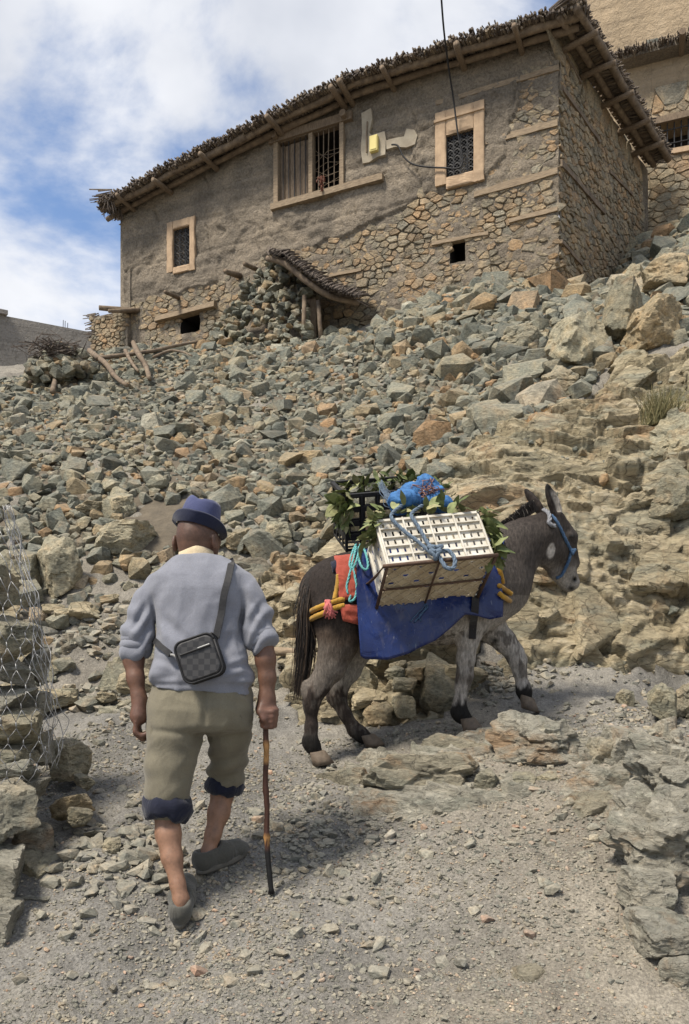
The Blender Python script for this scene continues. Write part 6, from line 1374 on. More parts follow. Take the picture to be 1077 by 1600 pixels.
em = (py < 800) & (px > 850); C = mixc(C, BLK, smooth01(775, 762, py) * (py < 800)); C = mixc(C, PL, em * smooth01(.25, .6, N @ np.array(Vector((.55, -.8, 0)))) * smooth01(762, 772, py) * smooth01(862, 866, px + (780 - py) * .35) * .8)
t = NT('coat'); p_ = t.pos(); cc = t.attr('col', 'Color'); st_v = t.stretch(p_, 1, 1, .3)
t.done(t.mix(1.0, cc, t.ramp(t.noise(st_v, 85, 5, .7), [(.28, .5), (.5, 1.0), (.75, 1.75)]), 'MULTIPLY'), .8, t.bump(t.noise(st_v, 130, 4, .7), .7, .008))
dbody = mk('body', V, Q, 'coat', donkey, True, {'col': C}); DKB = bvh_of(V, Q)
# short coat hairs, lying back, so that the outline is furry
hn = 16000; ix = nr.randint(0, len(V), hn); HVt, HC = [], []
flow = np.array([-.35, -.05, -.9])
A_ = V[ix] + nr.normal(0, .003, (hn, 3)); D_ = flow[None] + N[ix] * .55 + nr.normal(0, .28, (hn, 3)); D_ /= np.linalg.norm(D_, axis=1)[:, None]; Lh = nr.uniform(.006, .014, (hn, 1)); Sd = np.cross(D_, N[ix]); Sd /= np.linalg.norm(Sd, axis=1)[:, None] + 1e-6
tri = np.stack([A_ - Sd * .0011, A_ + Sd * .0011, A_ + D_ * Lh], 1).reshape(-1, 3); cols = np.repeat(C[ix] * nr.uniform(.5, 1.4, (hn, 1)), 3, 0)
tag(mk('coat_hair', tri, np.arange(hn * 3).reshape(-1, 3), 'coat', donkey, False, {'col': cols}), kind='stuff')
# hooves
simple('hoof', (0.16, 0.125, 0.092), (0.085, 0.065, 0.05), 30, .7, 80, .4, .004); simple('eye_dark', (0.012, 0.009, 0.007), None, 10, .12, spec=.6)
def hoof(tx, ty, bx_, by_, Y, rt, rb, tilt=0):
    a = P(tx, ty, Y); b = P(bx_, by_, Y - .01); V = []; n = 20; fwd = AX
    for s, k in ((0, .92), (.06, 1.0), (.55, 1.0), (1.0, 1.0), (1.0, .85)):
        c = a.lerp(b, s); r = (rt + (rb - rt) * s) * k
        for i in range(n):
            q = 2 * math.pi * i / n; x = math.cos(q); el = 1.2 if x > 0 else .85
            V.append(c + fwd * (x * r * el) + LAT * (math.sin(q) * r * .92) + Vector((0, 0, tilt * x * r)))
    return mk('hoof', V, [(j * n + i, j * n + (i + 1) % n, (j + 1) * n + (i + 1) % n, (j + 1) * n + i) for j in range(4) for i in range(n)] + [tuple(range(n - 1, -1, -1)), tuple(4 * n + i for i in range(n))], 'hoof', donkey, True)
hoof(494, 1174, 503, 1194, 4.20, .041, .058, .15); hoof(573, 1148, 584, 1165, 4.47, .041, .056, .15); hoof(729, 1122, 739, 1144, 4.38, .042, .060, .12); hoof(822, 1088, 827, 1110, 4.65, .042, .054, -.3)
ec = P(892.5, 838, 4.60); V, Fc = rock_mesh(3, 3, nz=0, crack=0); mk('eye', [ec + Vector(v) * .013 for v in V], Fc, 'eye_dark', donkey, True)
# mane: short upright hair along the crest
t = NT('hair'); cc = t.attr('col', 'Color'); t.done(cc, .6)
def strands(name, lst, par):
    V, Fc, Cc = [], [], []
    for pts, w, col in lst:
        n = len(pts); b0 = len(V)
        for i, p in enumerate(pts):
            d = (pts[min(i + 1, n - 1)] - pts[max(i - 1, 0)]).normalized(); s = d.cross(Vector((.3, -1, .2))).normalized() * (w * (1 - i / n * .85)); s2 = d.cross(s).normalized() * (w * .5 * (1 - i / n * .85)); V += [p - s, p + s2, p + s]; Cc += [col] * 3
        for i in range(n - 1):
            for k in range(3): Fc.append((b0 + i * 3 + k, b0 + i * 3 + (k + 1) % 3, b0 + i * 3 + 3 + (k + 1) % 3, b0 + i * 3 + 3 + k))
    o = mk(name, V, Fc, 'hair', par, True, {'col': np.array(Cc)}); tag(o, kind='stuff'); return o
lst = []
cr_ = [(772, 836, 4.54), (785, 829, 4.555), (800, 820, 4.57), (815, 808, 4.585), (828, 797, 4.60), (838, 791, 4.615)]
for i in range(900):
    k = rnd.random() * (len(cr_) - 1); j = int(k); f_ = k - j; a = P(*cr_[j]).lerp(P(*cr_[min(j + 1, 5)]), f_) + LAT * rnd.gauss(0, .014) + Vector((0, 0, -.03)); L = rnd.uniform(.055, .075)
    d = Vector((-.45 + rnd.gauss(0, .22), rnd.gauss(0, .2), 1)).normalized(); c = (.016, .013, .012) if rnd.random() < .92 else (.28, .25, .21); lst.append(([a, a + d * L * .5, a + d * L + Vector((-.008, 0, 0))], .0035, c))
strands('mane', lst, donkey)
lst = []; tp_ = [Vector(q) for q in (P(492, 893, 4.33), P(484, 908, 4.29), P(478, 950, 4.26), P(478, 1000, 4.25), P(473, 1050, 4.24), P(465, 1095, 4.24))]
MB().tube(spline(tp_[:4], 4), [.034, .033, .032, .03, .028, .027, .026, .024, .022, .02, .018, .014, .01], 8).build('tail_dock', 'coat', donkey, True)
dk = donkey.children[-1]; n_ = len(dk.data.vertices); at = dk.data.attributes.new('col', 'FLOAT_COLOR', 'POINT'); at.data.foreach_set('color', [.02, .016, .014, 1] * n_)
for i in range(800):
    s0 = rnd.uniform(.0, 2.6); j = int(s0); a = tp_[j].lerp(tp_[j + 1], s0 - j); e1 = rnd.uniform(max(s0 + 1.0, 3.0), 5.0); pts = []; o_ = Vector((rnd.gauss(0, .016), rnd.gauss(0, .014), 0))
    for q in range(6):
        s = s0 + (e1 - s0) * q / 5; j = min(int(s), 4); p = tp_[j].lerp(tp_[j + 1], min(s - j, 1)); pts.append(p + o_ * (.4 + 1.1 * math.sin(math.pi * min(1, q / 5) * .75)) + Vector((rnd.gauss(0, .003), 0, 0)))
    lst.append((pts, .0024, (.016, .013, .012) if rnd.random() < .8 else (.06, .042, .03)))
strands('tail_hair', lst, donkey)
# ---------------------------------------------------------------- rope helper and harness
def rope_mat(name, c1, c2):
    t = NT(name); p = t.pos(); t.done(t.ramp(t.noise(p, 120, 4, .6), [(.3, c2), (.7, c1)]), .85, t.bump(t.noise(p, 220, 3, .6), .6, .004))
rope_mat('rope_bluegrey', (.16, .21, .27), (.06, .085, .12)); rope_mat('rope_teal', (.16, .43, .42), (.08, .26, .27)); rope_mat('rope_blue', (.075, .135, .23), (.035, .07, .13)); rope_mat('rope_pale', (.26, .265, .28), (.12, .125, .14))
def twisted(m, pts, r, turns=60, n=6):
    """three-strand rope"""
    L = 0; cum = [0]
    for a, b in zip(pts[:-1], pts[1:]): L += (b - a).length; cum.append(L)
    for s in range(3):
        out = []
        for i, p in enumerate(pts):
            d = (pts[min(i + 1, len(pts) - 1)] - pts[max(i - 1, 0)]).normalized(); u = d.cross(Vector((.2, -.9, .3))).normalized(); v = d.cross(u); a = cum[i] * turns + s * 2.094; out.append(p + (u * math.cos(a) + v * math.sin(a)) * r * .52)
        m.tube(out, r * .62, n)
    return m
def dense(pts, step=.006):
    out = [pts[0]]
    for a, b in zip(pts[:-1], pts[1:]):
        n = max(1, int((b - a).length / step)); out += [a.lerp(b, (i + 1) / n) for i in range(n)]
    return out
def knot(m, c, r, rr):
    m.tube([c + Vector((math.sin(a) * r + math.sin(2 * a) * r * .5, -abs(math.cos(a * 1.5)) * r * .6, math.cos(a) * r - math.cos(2 * a) * r * .5)) for a in np.linspace(0, 6.28, 30)], rr, 6); return m
hal = empty('rope_halter', P(880, 840, 4.6), 'blue rope halter knotted on the donkey nose', 'halter')
r1 = spline([snap(DKB, *q, .008, 4.6) for q in ((862, 806), (868, 815), (876, 830), (883, 845), (890, 859))], 6)
twisted(MB(), dense(r1), .009).build('cheek_rope', 'rope_blue', hal, True)
r2 = spline([snap(DKB, *q, .008, 4.62) for q in ((891, 860), (888, 874), (883, 888), (876, 899), (869, 902))], 6); twisted(MB(), dense(r2), .009).build('nose_rope', 'rope_blue', hal, True)
r4 = spline([snap(DKB, 892, 860, .008, 4.64), P(899, 862, 4.70), P(900, 864, 4.76)], 4); twisted(MB(), dense(r4), .008).build('nose_rope', 'rope_blue', hal, True)
knot(MB(), snap(DKB, 891, 861, .016, 4.62), .013, .008).build('knot', 'rope_blue', hal, True)
r3 = spline([snap(DKB, *q, .010, 4.58) for q in ((849, 797), (856, 803), (858, 812), (857, 818), (862, 822), (866, 823))], 6); twisted(MB(), dense(r3), .012).build('poll_rope', 'rope_pale', hal, True)
# tarp over the back
t = NT('tarp'); p_ = t.pos(); co_ = t.ramp(t.noise(p_, 6, 6, .65), [(.3, (.004, .011, .060)), (.7, (.009, .024, .115))]); du_ = t.ramp(t.noise(t.stretch(p_, 3, 3, 1), 4, 7, .7, .8), [(.55, 0), (.75, 1)])
sc2 = t.ramp(t.noise(t.stretch(p_, 30, 30, 4, (0, .5, 0)), 3, 4, .6), [(.66, 0), (.70, 1)])
co_ = t.mix(t.math('MULTIPLY', du_, .35), co_, (.19, .17, .15)); co_ = t.mix(t.math('MULTIPLY', sc2, .35), co_, (.30, .32, .36)); t.b.inputs['Specular IOR Level'].default_value = .4
t.done(co_, t.ramp(t.noise(p_, 9, 4), [(.3, .22), (.7, .42)]), t.bump(t.noise(p_, 9, 4, .5, .6), .4, .03, t.bump(t.noise(p_, 160, 2), .1, .002)))
HEM = [(553, 1000), (560, 1022), (572, 1030), (605, 1031), (640, 1021), (680, 1001), (712, 974), (728, 960), (745, 962), (765, 968), (784, 964)]
ni, nj = 90, 60; V = []
for j in range(nj):
    f_ = j / (nj - 1)
    for i in range(ni):
        e = i / (ni - 1); pxt = 551 + e * 231; pxb = 565 + e * 219; ym = yc(600 + (pxt - 600) * .5) + (pxt - 640) * .0004
        hem = np.interp(pxb, [h[0] for h in HEM], [h[1] for h in HEM]); hem_far = 985
        if f_ < .38:      # far side
            k = (.38 - f_) / .38; w = .02 + .245 * math.sin(min(1, k * 1.7) * math.pi / 2); pz = 856 + (hem_far - 856) * k ** 1.25; lat = w; pxx = pxt
        else:
            k = (f_ - .38) / .62; w = .02 + (.225 + .02 * math.sin(e * 3)) * math.sin(min(1, k * 2.0) * math.pi / 2) + .045 * smooth01(.5, 1, k) * (1 - .6 * smooth01(.70, .85, e)); pz = 856 + (hem - 856) * k ** 1.12; lat = -float(w); pxx = pxt + (pxb - pxt) * k
        c = P(pxx, pz, ym); c = c + LAT * lat * 1.0
        # keep the drawn outline: rescale along the sight line height
        c.z = CZ + (HY - pz) / F * (ym + lat); c.x = (pxx - CX) / F * (ym + lat)
        wr = .010 * noise.noise(Vector((e * 7, f_ * 4, 0))) + .016 * noise.noise(Vector((e * 3 + f_ * 3, f_ * 2, 7))) + .02 * math.exp(-((e - .82) / .05) ** 2) * math.sin(f_ * 14)
        c = c - LAT * (wr * (1 if lat < 0 else -1)) - LAT * (.02 * smooth01(.6, 1, f_) * math.sin(e * 16 + 2 * math.sin(f_ * 5)))
        V.append(c)
V = np.array([tuple(v) for v in V]); Q = np.array([(j * ni + i, j * ni + i + 1, (j + 1) * ni + i + 1, (j + 1) * ni + i) for j in range(nj - 1) for i in range(ni - 1)])
# never inside the animal
for i, v in enumerate(V):
    h = DKB.find_nearest(Vector(v)); d = Vector(v) - h[0]
    if d.dot(h[1]) < .012: V[i] = h[0] + h[1] * .014
tarp = mk('tarpaulin', V, Q, 'tarp', None, True); md = tarp.modifiers.new('thick', 'SOLIDIFY'); md.thickness = .004; md.offset = 1
tag(tarp, 'shiny dark blue tarpaulin draped over the donkey under the crates', 'tarpaulin'); TPB = bvh_of(V, Q)
# red quilted saddle pad with yellow rolls
cloth('pad_red', (.36, .075, .045), (.24, .045, .03), fold=.7); cloth('strap_yellow', (.47, .27, .035), (.26, .14, .025), fold=.9); cloth('tassel_pink', (.55, .16, .15), (.40, .10, .10)); cloth('strap_dark', (.03, .028, .028), (.02, .018, .018))
pad = empty('saddle_pad', P(545, 930, 4.2), 'red quilted saddle pad with yellow padded breeching strap behind the tarp', 'saddle pad')
def patch(name, poly_rows, off, mat, par, amp=.006, fq=9):
    V, n = [], 14; m_ = len(poly_rows)
    for r_, (xl, xr, y0_, y1_) in enumerate(poly_rows):
        for i in range(n):
            k = i / (n - 1); b = off + amp * abs(math.sin(r_ * fq * .35)) + amp * noise.noise(Vector((k * 4, r_ * .4, 1))); e = -.014 if i in (0, n - 1) or r_ in (0, m_ - 1) else 0; V.append(snap(DKB, xl + (xr - xl) * k, y0_ + (y1_ - y0_) * k, max(.002, b + e), 4.25))
    return mk(name, V, [(r_ * n + i, r_ * n + i + 1, (r_ + 1) * n + i + 1, (r_ + 1) * n + i) for r_ in range(m_ - 1) for i in range(n - 1)], mat, par, True)
patch('red_panel', [(523 + k * 7, 556 + k * 4, 872 + k * 68, 868 + k * 68) for k in np.linspace(0, 1, 26)], .028, 'pad_red', pad)
patch('red_panel', [(529 + k * 6, 566, 946 + k * 24, 944 + k * 34) for k in np.linspace(0, 1, 12)], .028, 'pad_red', pad)
patch('blue_binding', [(517 + k * 3, 526 + k * 3, 880 + k * 16, 876 + k * 16) for k in np.linspace(0, 1, 6)], .022, 'navy', pad)
for dy in (0, 11): MB().tube(spline([snap(DKB, 482 + 1 * dy * .2, 958 + dy, .010, 4.28), snap(DKB, 495, 953 + dy, .014, 4.25), snap(DKB, 510, 947 + dy, .016, 4.25), snap(DKB, 525, 941 + dy * .9, .016, 4.24), snap(DKB, 538, 937 + dy * .9, .014, 4.24)], 5), .0155, 9, jit=.09).build('breeching_roll', 'strap_yellow', pad, True)
MB().tube(spline([snap(DKB, *q, .014, 4.22) for q in ((529, 900), (528, 912), (526, 924), (523, 938))], 4), .013, 8, jit=.08).build('yellow_trim', 'strap_yellow', pad, True)
m = MB(); a = snap(DKB, 514, 943, .035, 4.2)
for i in range(26): m.tube([a + Vector((rnd.gauss(0, .006), rnd.gauss(0, .006), rnd.uniform(0, .01))), a + Vector((rnd.gauss(0, .012), rnd.gauss(-.01, .008), -.035)), a + Vector((rnd.gauss(.006, .022), rnd.gauss(-.008, .012), -rnd.uniform(.06, .10)))], [.005, .006, .004], 5)
m.build('tassel', 'tassel_pink', pad, True)
for pts in (((776, 872), (780, 892), (784, 912)), ((779, 916), (786, 921), (797, 928)), ((779, 928), (786, 934), (795, 938))): MB().tube(spline([snap([DKB, TPB], *q, .012, 4.45) for q in pts], 5), .014, 8, jit=.08).build('breast_strap', 'strap_yellow', pad, True)
# dark girth strap over the tarp
gp = [snap([TPB, DKB], *q, .010, 4.2) for q in ((746, 884), (745, 905), (743, 930), (741, 955), (739, 975), (737, 998))]; V, Fc = ribbon(spline(gp, 4), .020, Vector((0, -1, 0)), .004); gs = mk('girth_strap', V, Fc, 'strap_dark', None); tag(gs, 'dark girth strap hanging over the tarp beside the near foreleg', 'strap')

# ---------------------------------------------------------------- pannier frame and crates
A0 = P(604, 884, 3.84); B0 = P(774, 867, 3.95); ex = (B0 - A0).normalized(); LX = (B0 - A0).length
ev_ = Vector((-.05, .50, .86)); ev_ = (ev_ - ex * ev_.dot(ex)).normalized(); en = ex.cross(ev_); en = en if en.y > 0 else -en
def cr(x, n, v): return A0 + ex * x + en * n + ev_ * v
simple('rust', (.115, .070, .048), (.06, .038, .028), 40, .75, 90, .5, .003)
simple('crate_white', (.62, .60, .54), (.40, .36, .29), 14, .5, 80, .08, .002); simple('crate_dirty', (.54, .47, .35), (.36, .29, .20), 9, .8, 70, .3, .003); simple('crate_black', (.022, .022, .023), (.014, .014, .014), 20, .5)
frame = empty('pannier_frame', cr(LX / 2, .2, 0), 'rusty steel rod pannier frame holding the white crate', 'pannier frame')
DN = .385
for a, b, r_ in ((cr(-.02, -.008, -.008), cr(LX + .01, -.008, -.008), .0105), (cr(0, 0, -.012), cr(-.0, DN, -.012), .0095), (cr(LX, 0, -.012), cr(LX, DN, -.012), .0095), (cr(0, DN, -.012), cr(LX, DN, -.012), .0105), (cr(.0, DN * .5, -.014), cr(LX, DN * .5, -.014), .006), (cr(LX * .47, 0, -.016), cr(LX * .47, DN, -.016), .006),
                 (cr(-.012, DN, -.01), cr(-.03, DN + .01, .34), .011), (cr(LX, DN, -.01), cr(LX + .01, DN + .01, .34), .011), (cr(-.03, DN + .01, .34), cr(LX + .01, DN + .01, .34), .009)):
    MB().tube([a, a.lerp(b, .5), b], r_, 8).build('rod', 'rust', frame, True)
V, Fc = ribbon(spline([cr(-.012, 0, 0), cr(-.028, .12, .03), cr(-.03, .26, .09), cr(-.022, DN, .16)], 5), .010, en, .002); mk('side_band', V, Fc, 'rust', frame)
def grid_panel(m, org, du_, dv_, us, vs_, hole, th, nrm):
    """plate with real openings"""
    nu, nv = len(us), len(vs_); idx = {}
    def vid(i, j, s):
        k = (i, j, s)
        if k not in idx: idx[k] = len(m.v); m.v.append(tuple(org + du_ * us[i] + dv_ * vs_[j] + nrm * (th / 2 if s else -th / 2))); m.a.append(.5)
        return idx[k]
    solid = lambda i, j: 0 <= i < nu - 1 and 0 <= j < nv - 1 and not hole(i, j)
    for i in range(nu - 1):
        for j in range(nv - 1):
            if not solid(i, j): continue
            m.f.append((vid(i, j, 1), vid(i + 1, j, 1), vid(i + 1, j + 1, 1), vid(i, j + 1, 1))); m.f.append((vid(i, j + 1, 0), vid(i + 1, j + 1, 0), vid(i + 1, j, 0), vid(i, j, 0)))
            for (ii, jj, p, q) in ((i - 1, j, (i, j + 1), (i, j)), (i + 1, j, (i + 1, j), (i + 1, j + 1)), (i, j - 1, (i, j), (i + 1, j)), (i, j + 1, (i + 1, j + 1), (i, j + 1))):
                if not solid(ii, jj): m.f.append((vid(*p, 1), vid(*p, 0), vid(*q, 0), vid(*q, 1)))
    return m
def breaks(L, n, slots, w):
    """grid lines for n cells each with some slots"""
    out = [0.0]; c = L / n
    for i in range(n):
        for s in range(slots):
            m_ = i * c + c * (s + .5 + (.0)) / slots * .86 + c * .07; out += [m_ - w / 2, m_ + w / 2]
    return out + [L]
WL, WH, WD = LX - .03, .285, DN - .03
crate = empty('white_crate', cr(LX / 2, WD / 2, .14), 'white slatted plastic crate strapped on the near side of the donkey', 'crate')
def wc_(x, n, v): k = 1 - .05 * (1 - v / WH); return cr(.015 + WL / 2 + (x - WL / 2) * k, .012 + n, .004 + v)
xb = breaks(WL, 4, 3, .011); vb = [0]
for r_ in range(5): c0_ = .012 + r_ * (WH - .02) / 5; hh = (WH - .02) / 5; vb += [c0_ + hh * .24, c0_ + hh * .80]
vb.append(WH)
hole = lambda i, j: i % 2 == 1 and j % 2 == 1
grid_panel(MB(), cr(.015, .012, .004), ex, ev_, xb, vb, hole, .004, -en).build('front_panel', 'crate_white', crate)
grid_panel(MB(), cr(.015, .012 + WD, .004), ex, ev_, xb, vb, hole, .004, -en).build('back_panel', 'crate_white', crate)
nb_ = breaks(WD, 3, 2, .026)
vb2 = [0]
for r_ in range(4): c0_ = .01 + r_ * (WH - .02) / 4; hh = (WH - .02) / 4; vb2 += [c0_ + hh * .25, c0_ + hh * .8]
vb2.append(WH)
for x_ in (.015, .015 + WL): grid_panel(MB(), cr(x_, .012, .004), en, ev_, nb_, vb2, hole, .004, ex).build('end_panel', 'crate_white', crate)
m = MB()
def rib(m, a, b, w, d): 
    mid = (a + b) / 2; ax = (b - a) / 2; t_ = ax.normalized(); s = t_.cross(en).normalized() * w; m.box(mid, ax, s, en * d); return m
for i in range(5): x_ = .015 + WL * i / 4; rib(MB(), cr(x_, .004, .0), cr(x_, .004, WH + .012), .0042, .009).build('upright_rib', 'crate_white', crate)
for r_ in range(6): v_ = .006 + (WH - .004) * r_ / 5; rib(MB(), cr(.012, .005, v_), cr(.018 + WL, .005, v_), .0035 if 0 < r_ < 5 else .007, .008).build('cross_rib', 'crate_white', crate)
for x_ in (.010, .02 + WL):
    for q in range(4): nn = .012 + WD * q / 3; a = cr(x_, nn, 0); b = cr(x_, nn, WH + .008); MB().box((a + b) / 2, (b - a) / 2, en * .005, ex * .008).build('upright_rib', 'crate_white', crate)
    a = cr(x_, .0, WH + .004); b = cr(x_, WD + .02, WH + .004); MB().box((a + b) / 2, (b - a) / 2, ev_ * .007, ex * .009).build('rim', 'crate_white', crate)
# base with lattice seen from below
m = MB(); ub = breaks(WL, 8, 1, .03); nb3 = breaks(WD, 6, 1, .022); grid_panel(m, cr(.015, .012, .0), ex, en, ub, nb3, lambda i, j: i % 2 == 1 and j % 2 == 1 and (i // 2 + j // 2) % 2 == 0, .004, ev_); m.build('base', 'crate_dirty', crate)
m = MB()
for k in range(-5, 14):
    for sgn in (1, -1):
        pts = []
        x0_ = k * WL / 8; x1_ = x0_ + WD * .95; a, b = (x0_, 0.0), (x1_, WD)
        if a[0] < 0: s = -a[0] / (x1_ - x0_); a = (0, WD * s)
        if b[0] > WL: s = (WL - x0_) / (x1_ - x0_); b = (WL, WD * s)
        if a[0] >= WL or b[0] <= 0 or a[1] >= b[1]: continue
        pa = cr(.015 + (a[0] if sgn > 0 else WL - a[0]), .012 + a[1], -.004); pb = cr(.015 + (b[0] if sgn > 0 else WL - b[0]), .012 + b[1], -.004); t_ = (pb - pa).normalized(); m.box((pa + pb) / 2, (pb - pa) / 2, t_.cross(ev_).normalized() * .0035, ev_ * .004)
m.build('base_lattice', 'crate_dirty', crate)
# black crate on the far side
e2 = ex.copy(); v2 = Vector((.03, -.42, .90)); v2 = (v2 - e2 * v2.dot(e2)).normalized(); n2_ = e2.cross(v2); n2_ = n2_ if n2_.y > 0 else -n2_
BO = P(541, 862, 4.58); BL, BH, BD = .58, .335, .34
blk = empty('black_crate', BO + e2 * .29 + n2_ * .17, 'black plastic crate on the far side of the donkey full of greens', 'crate')
xb = breaks(BL, 6, 1, .072); vb = breaks(BH, 4, 1, .05); nb4 = breaks(BD, 4, 1, .06)
for o_, d1, d2, u_, v_, nn, nm in ((BO, e2, v2, xb, vb, n2_, 'side_panel'), (BO + n2_ * BD, e2, v2, xb, vb, n2_, 'side_panel'), (BO, n2_, v2, nb4, vb, e2, 'end_panel'), (BO + e2 * BL, n2_, v2, nb4, vb, e2, 'end_panel'), (BO, e2, n2_, xb, nb4, v2, 'base')):
    grid_panel(MB(), o_, d1, d2, u_, v_, hole, .006, nn).build(nm, 'crate_black', blk)
for o_, d, L_ in ((BO + v2 * BH, e2, BL), (BO + v2 * BH + n2_ * BD, e2, BL), (BO + v2 * BH, n2_, BD), (BO + v2 * BH + e2 * BL, n2_, BD)): MB().box(o_ + d * L_ / 2, d * (L_ / 2 + .01), v2 * .010, (d.cross(v2)).normalized() * .012).build('rim', 'crate_black', blk)
for i in range(7):
    for o_ in (BO, ): MB().box(BO + e2 * BL * i / 6 + v2 * BH / 2 - n2_ * .008, v2 * BH / 2, e2 * .005, n2_ * .008).build('upright_rib', 'crate_black', blk)
# blue net sacks on top
t = NT('net_blue'); p_ = t.pos(); v_ = t.node('ShaderNodeTexVoronoi', feature='DISTANCE_TO_EDGE'); v_.inputs['Scale'].default_value = 130; t.link(p_, v_.inputs['Vector'])
t.done(t.ramp(t.noise(p_, 22, 5, .65), [(.3, (.018, .065, .18)), (.7, (.06, .19, .42))]), .7, t.bump(v_.outputs['Distance'], .7, .004, t.bump(t.noise(t.stretch(p_, 1, 1, .5), 30, 4), .6, .012)))
def sack(name, lab, blobs, seed):
    c = np.array([list(b[0]) for b in blobs]); b_ = Body(c.min(0) - .14, c.max(0) + .14, .006)
    for q, r_ in blobs: b_.ball(q, r_, .025)
    V, Q = b_.mesh(); N = vnormals(V, Q); V = fold_disp(fold_disp(V, N, .012, (20, 20, 10), seed), N, .008, (38, 38, 38), seed + 5); o = mk(name, V, Q, 'net_blue', None, True); tag(o, lab, 'sack', 'blue net sacks on the load'); return o
sack('net_sack', 'rounded blue net sack lying left on top of the crates', [(P(632, 782, 4.2), (.085, .08, .055)), (P(645, 772, 4.33), (.07, .07, .06)), (P(625, 792, 4.25), (.05, .05, .04))], 3)
sack('net_sack', 'flat blue net sack lying right on top of the white crate', [(P(683, 785, 4.28), (.08, .07, .038)), (P(672, 780, 4.30), (.06, .06, .045)), (P(694, 790, 4.27), (.05, .06, .03))], 9)
sack('net_sack', 'small gathered tuft of blue netting on the very top', [(P(664, 754, 4.34), (.045, .045, .04)), (P(672, 760, 4.34), (.05, .04, .03)), (P(655, 762, 4.33), (.03, .03, .03)), (P(684, 765, 4.33), (.035, .03, .018))], 15)
m = MB(); kc = P(668, 767, 4.24)
for i in range(30): a = kc + Vector((rnd.gauss(0, .025), rnd.gauss(0, .015), rnd.gauss(0, .012))); m.tube([a, a + Vector((rnd.gauss(0, .03), rnd.gauss(-.01, .01), rnd.gauss(0, .02))), a + Vector((rnd.gauss(0, .04), rnd.gauss(0, .02), rnd.gauss(-.01, .02)))], .003, 4)
simple('twine_brown', (.30, .17, .14), (.18, .10, .09), 60); tag(m.build('twine_tangle', 'twine_brown', None, True), 'tangle of brown twine tying the blue sacks', 'twine')
m = MB()
for i in range(40): a = P(595 + rnd.gauss(0, 3), 757 + rnd.gauss(0, 4), 4.3); m.tube(spline([a, P(603 + rnd.gauss(0, 4), 772, 4.28), P(612 + rnd.gauss(0, 5), 786 + rnd.gauss(0, 3), 4.26), P(624 + rnd.gauss(0, 4), 795, 4.25)], 4), .0022, 4)
tag(m.build('loose_netting', 'rope_bluegrey', None, True), 'frayed strand of blue netting trailing left of the sacks', 'netting')
# greens
t = NT('leaf'); p_ = t.pos(); r_ = t.node('ShaderNodeObjectInfo').outputs['Random']; c_ = t.ramp(r_, [(0, (.07, .095, .032)), (.4, (.13, .155, .058)), (.8, (.20, .22, .095)), (1, (.27, .25, .13))]); t.b.inputs['Transmission Weight'].default_value = 0.0; t.b.inputs['Subsurface Weight'].default_value = .1; t.b.inputs['Subsurface Radius'].default_value = (.004, .006, .002)
t.done(t.mix(1, c_, t.ramp(t.noise(p_, 45, 4), [(.3, .7), (.7, 1.2)]), 'MULTIPLY'), .65, t.bump(t.noise(p_, 120, 3), .4, .004))
def leaf_mesh(seed):
    rs9 = random.Random(seed); V, n = [], 9; cv = rs9.uniform(-.5, .7); tw = rs9.uniform(-.6, .6)
    for i in range(n):
        k = i / (n - 1); w = .27 * math.sin(math.pi * min(1, k * .93 + .06)) ** .8 * (1 - .25 * k); ang = tw * k
        for s, dz in ((-1, .05), (0, 0), (1, .05)): V.append((k, s * w * math.cos(ang), (cv - .5) * k * k * .7 - .25 * k * abs(cv) + dz * (1 - k) + s * w * math.sin(ang) + .03 * math.sin(k * 12 + s)))
    me = bpy.data.meshes.new('leaf'); me.from_pydata(V, [], [(i * 3 + s, i * 3 + s + 1, i * 3 + 4 + s, i * 3 + 3 + s) for i in range(n - 1) for s in (0, 1)]); me.polygons.foreach_set('use_smooth', [True] * len(me.polygons)); me.materials.append(MAT['leaf']); return me
LEAF = [leaf_mesh(i) for i in range(7)]
def greens(lab, spots, n, Lr, dirn, sp, seed):
    rs9 = random.Random(seed); root = empty('greens_bundle', P(*spots[0]), lab, 'greens', 'bundles of greens in the load')
    for i in range(n):
        k = rs9.random() * (len(spots) - 1); j = int(k); a = P(*spots[j]).lerp(P(*spots[min(j + 1, len(spots) - 1)]), k - j) + Vector((rs9.gauss(0, .02), rs9.gauss(0, .03), rs9.gauss(0, .02)))
        d = (Vector(dirn) + Vector((rs9.gauss(0, sp), rs9.gauss(0, sp), rs9.gauss(0, sp)))).normalized(); L = rs9.uniform(*Lr); q = d.to_track_quat('X', 'Z') @ Matrix.Rotation(rs9.uniform(-1.2, 1.2), 3, 'X').to_quaternion(); inst('leaf', LEAF[rs9.randrange(7)], a, q, (L, L * rs9.uniform(.8, 1.3), L), root)
greens('limp green leaves spilling over the left end of the black crate', [(545, 775, 4.5), (540, 790, 4.48), (545, 805, 4.46)], 70, (.06, .13), (-.7, -.3, -.3), .5, 1)
greens('green leaves poking out along the top of the black crate', [(545, 768, 4.7), (590, 758, 4.72), (640, 752, 4.72), (690, 758, 4.7)], 90, (.05, .10), (-.2, -.2, .5), .7, 2)
greens('green leaves at the left end of the white crate', [(600, 800, 4.03), (590, 825, 4.02), (585, 845, 4.02)], 46, (.05, .10), (-.6, -.4, .1), .5, 3)
greens('long pointed leaves sticking out at the right end of the white crate', [(745, 800, 4.1), (757, 825, 4.07), (764, 850, 4.05), (768, 866, 4.02)], 50, (.06, .12), (.8, -.1, -.3), .4, 4)
greens('few small leaves between the white crate rim and the blue sacks', [(612, 800, 4.12), (650, 796, 4.12), (700, 793, 4.12), (735, 790, 4.12)], 26, (.05, .09), (0, -.4, .7), .6, 5)
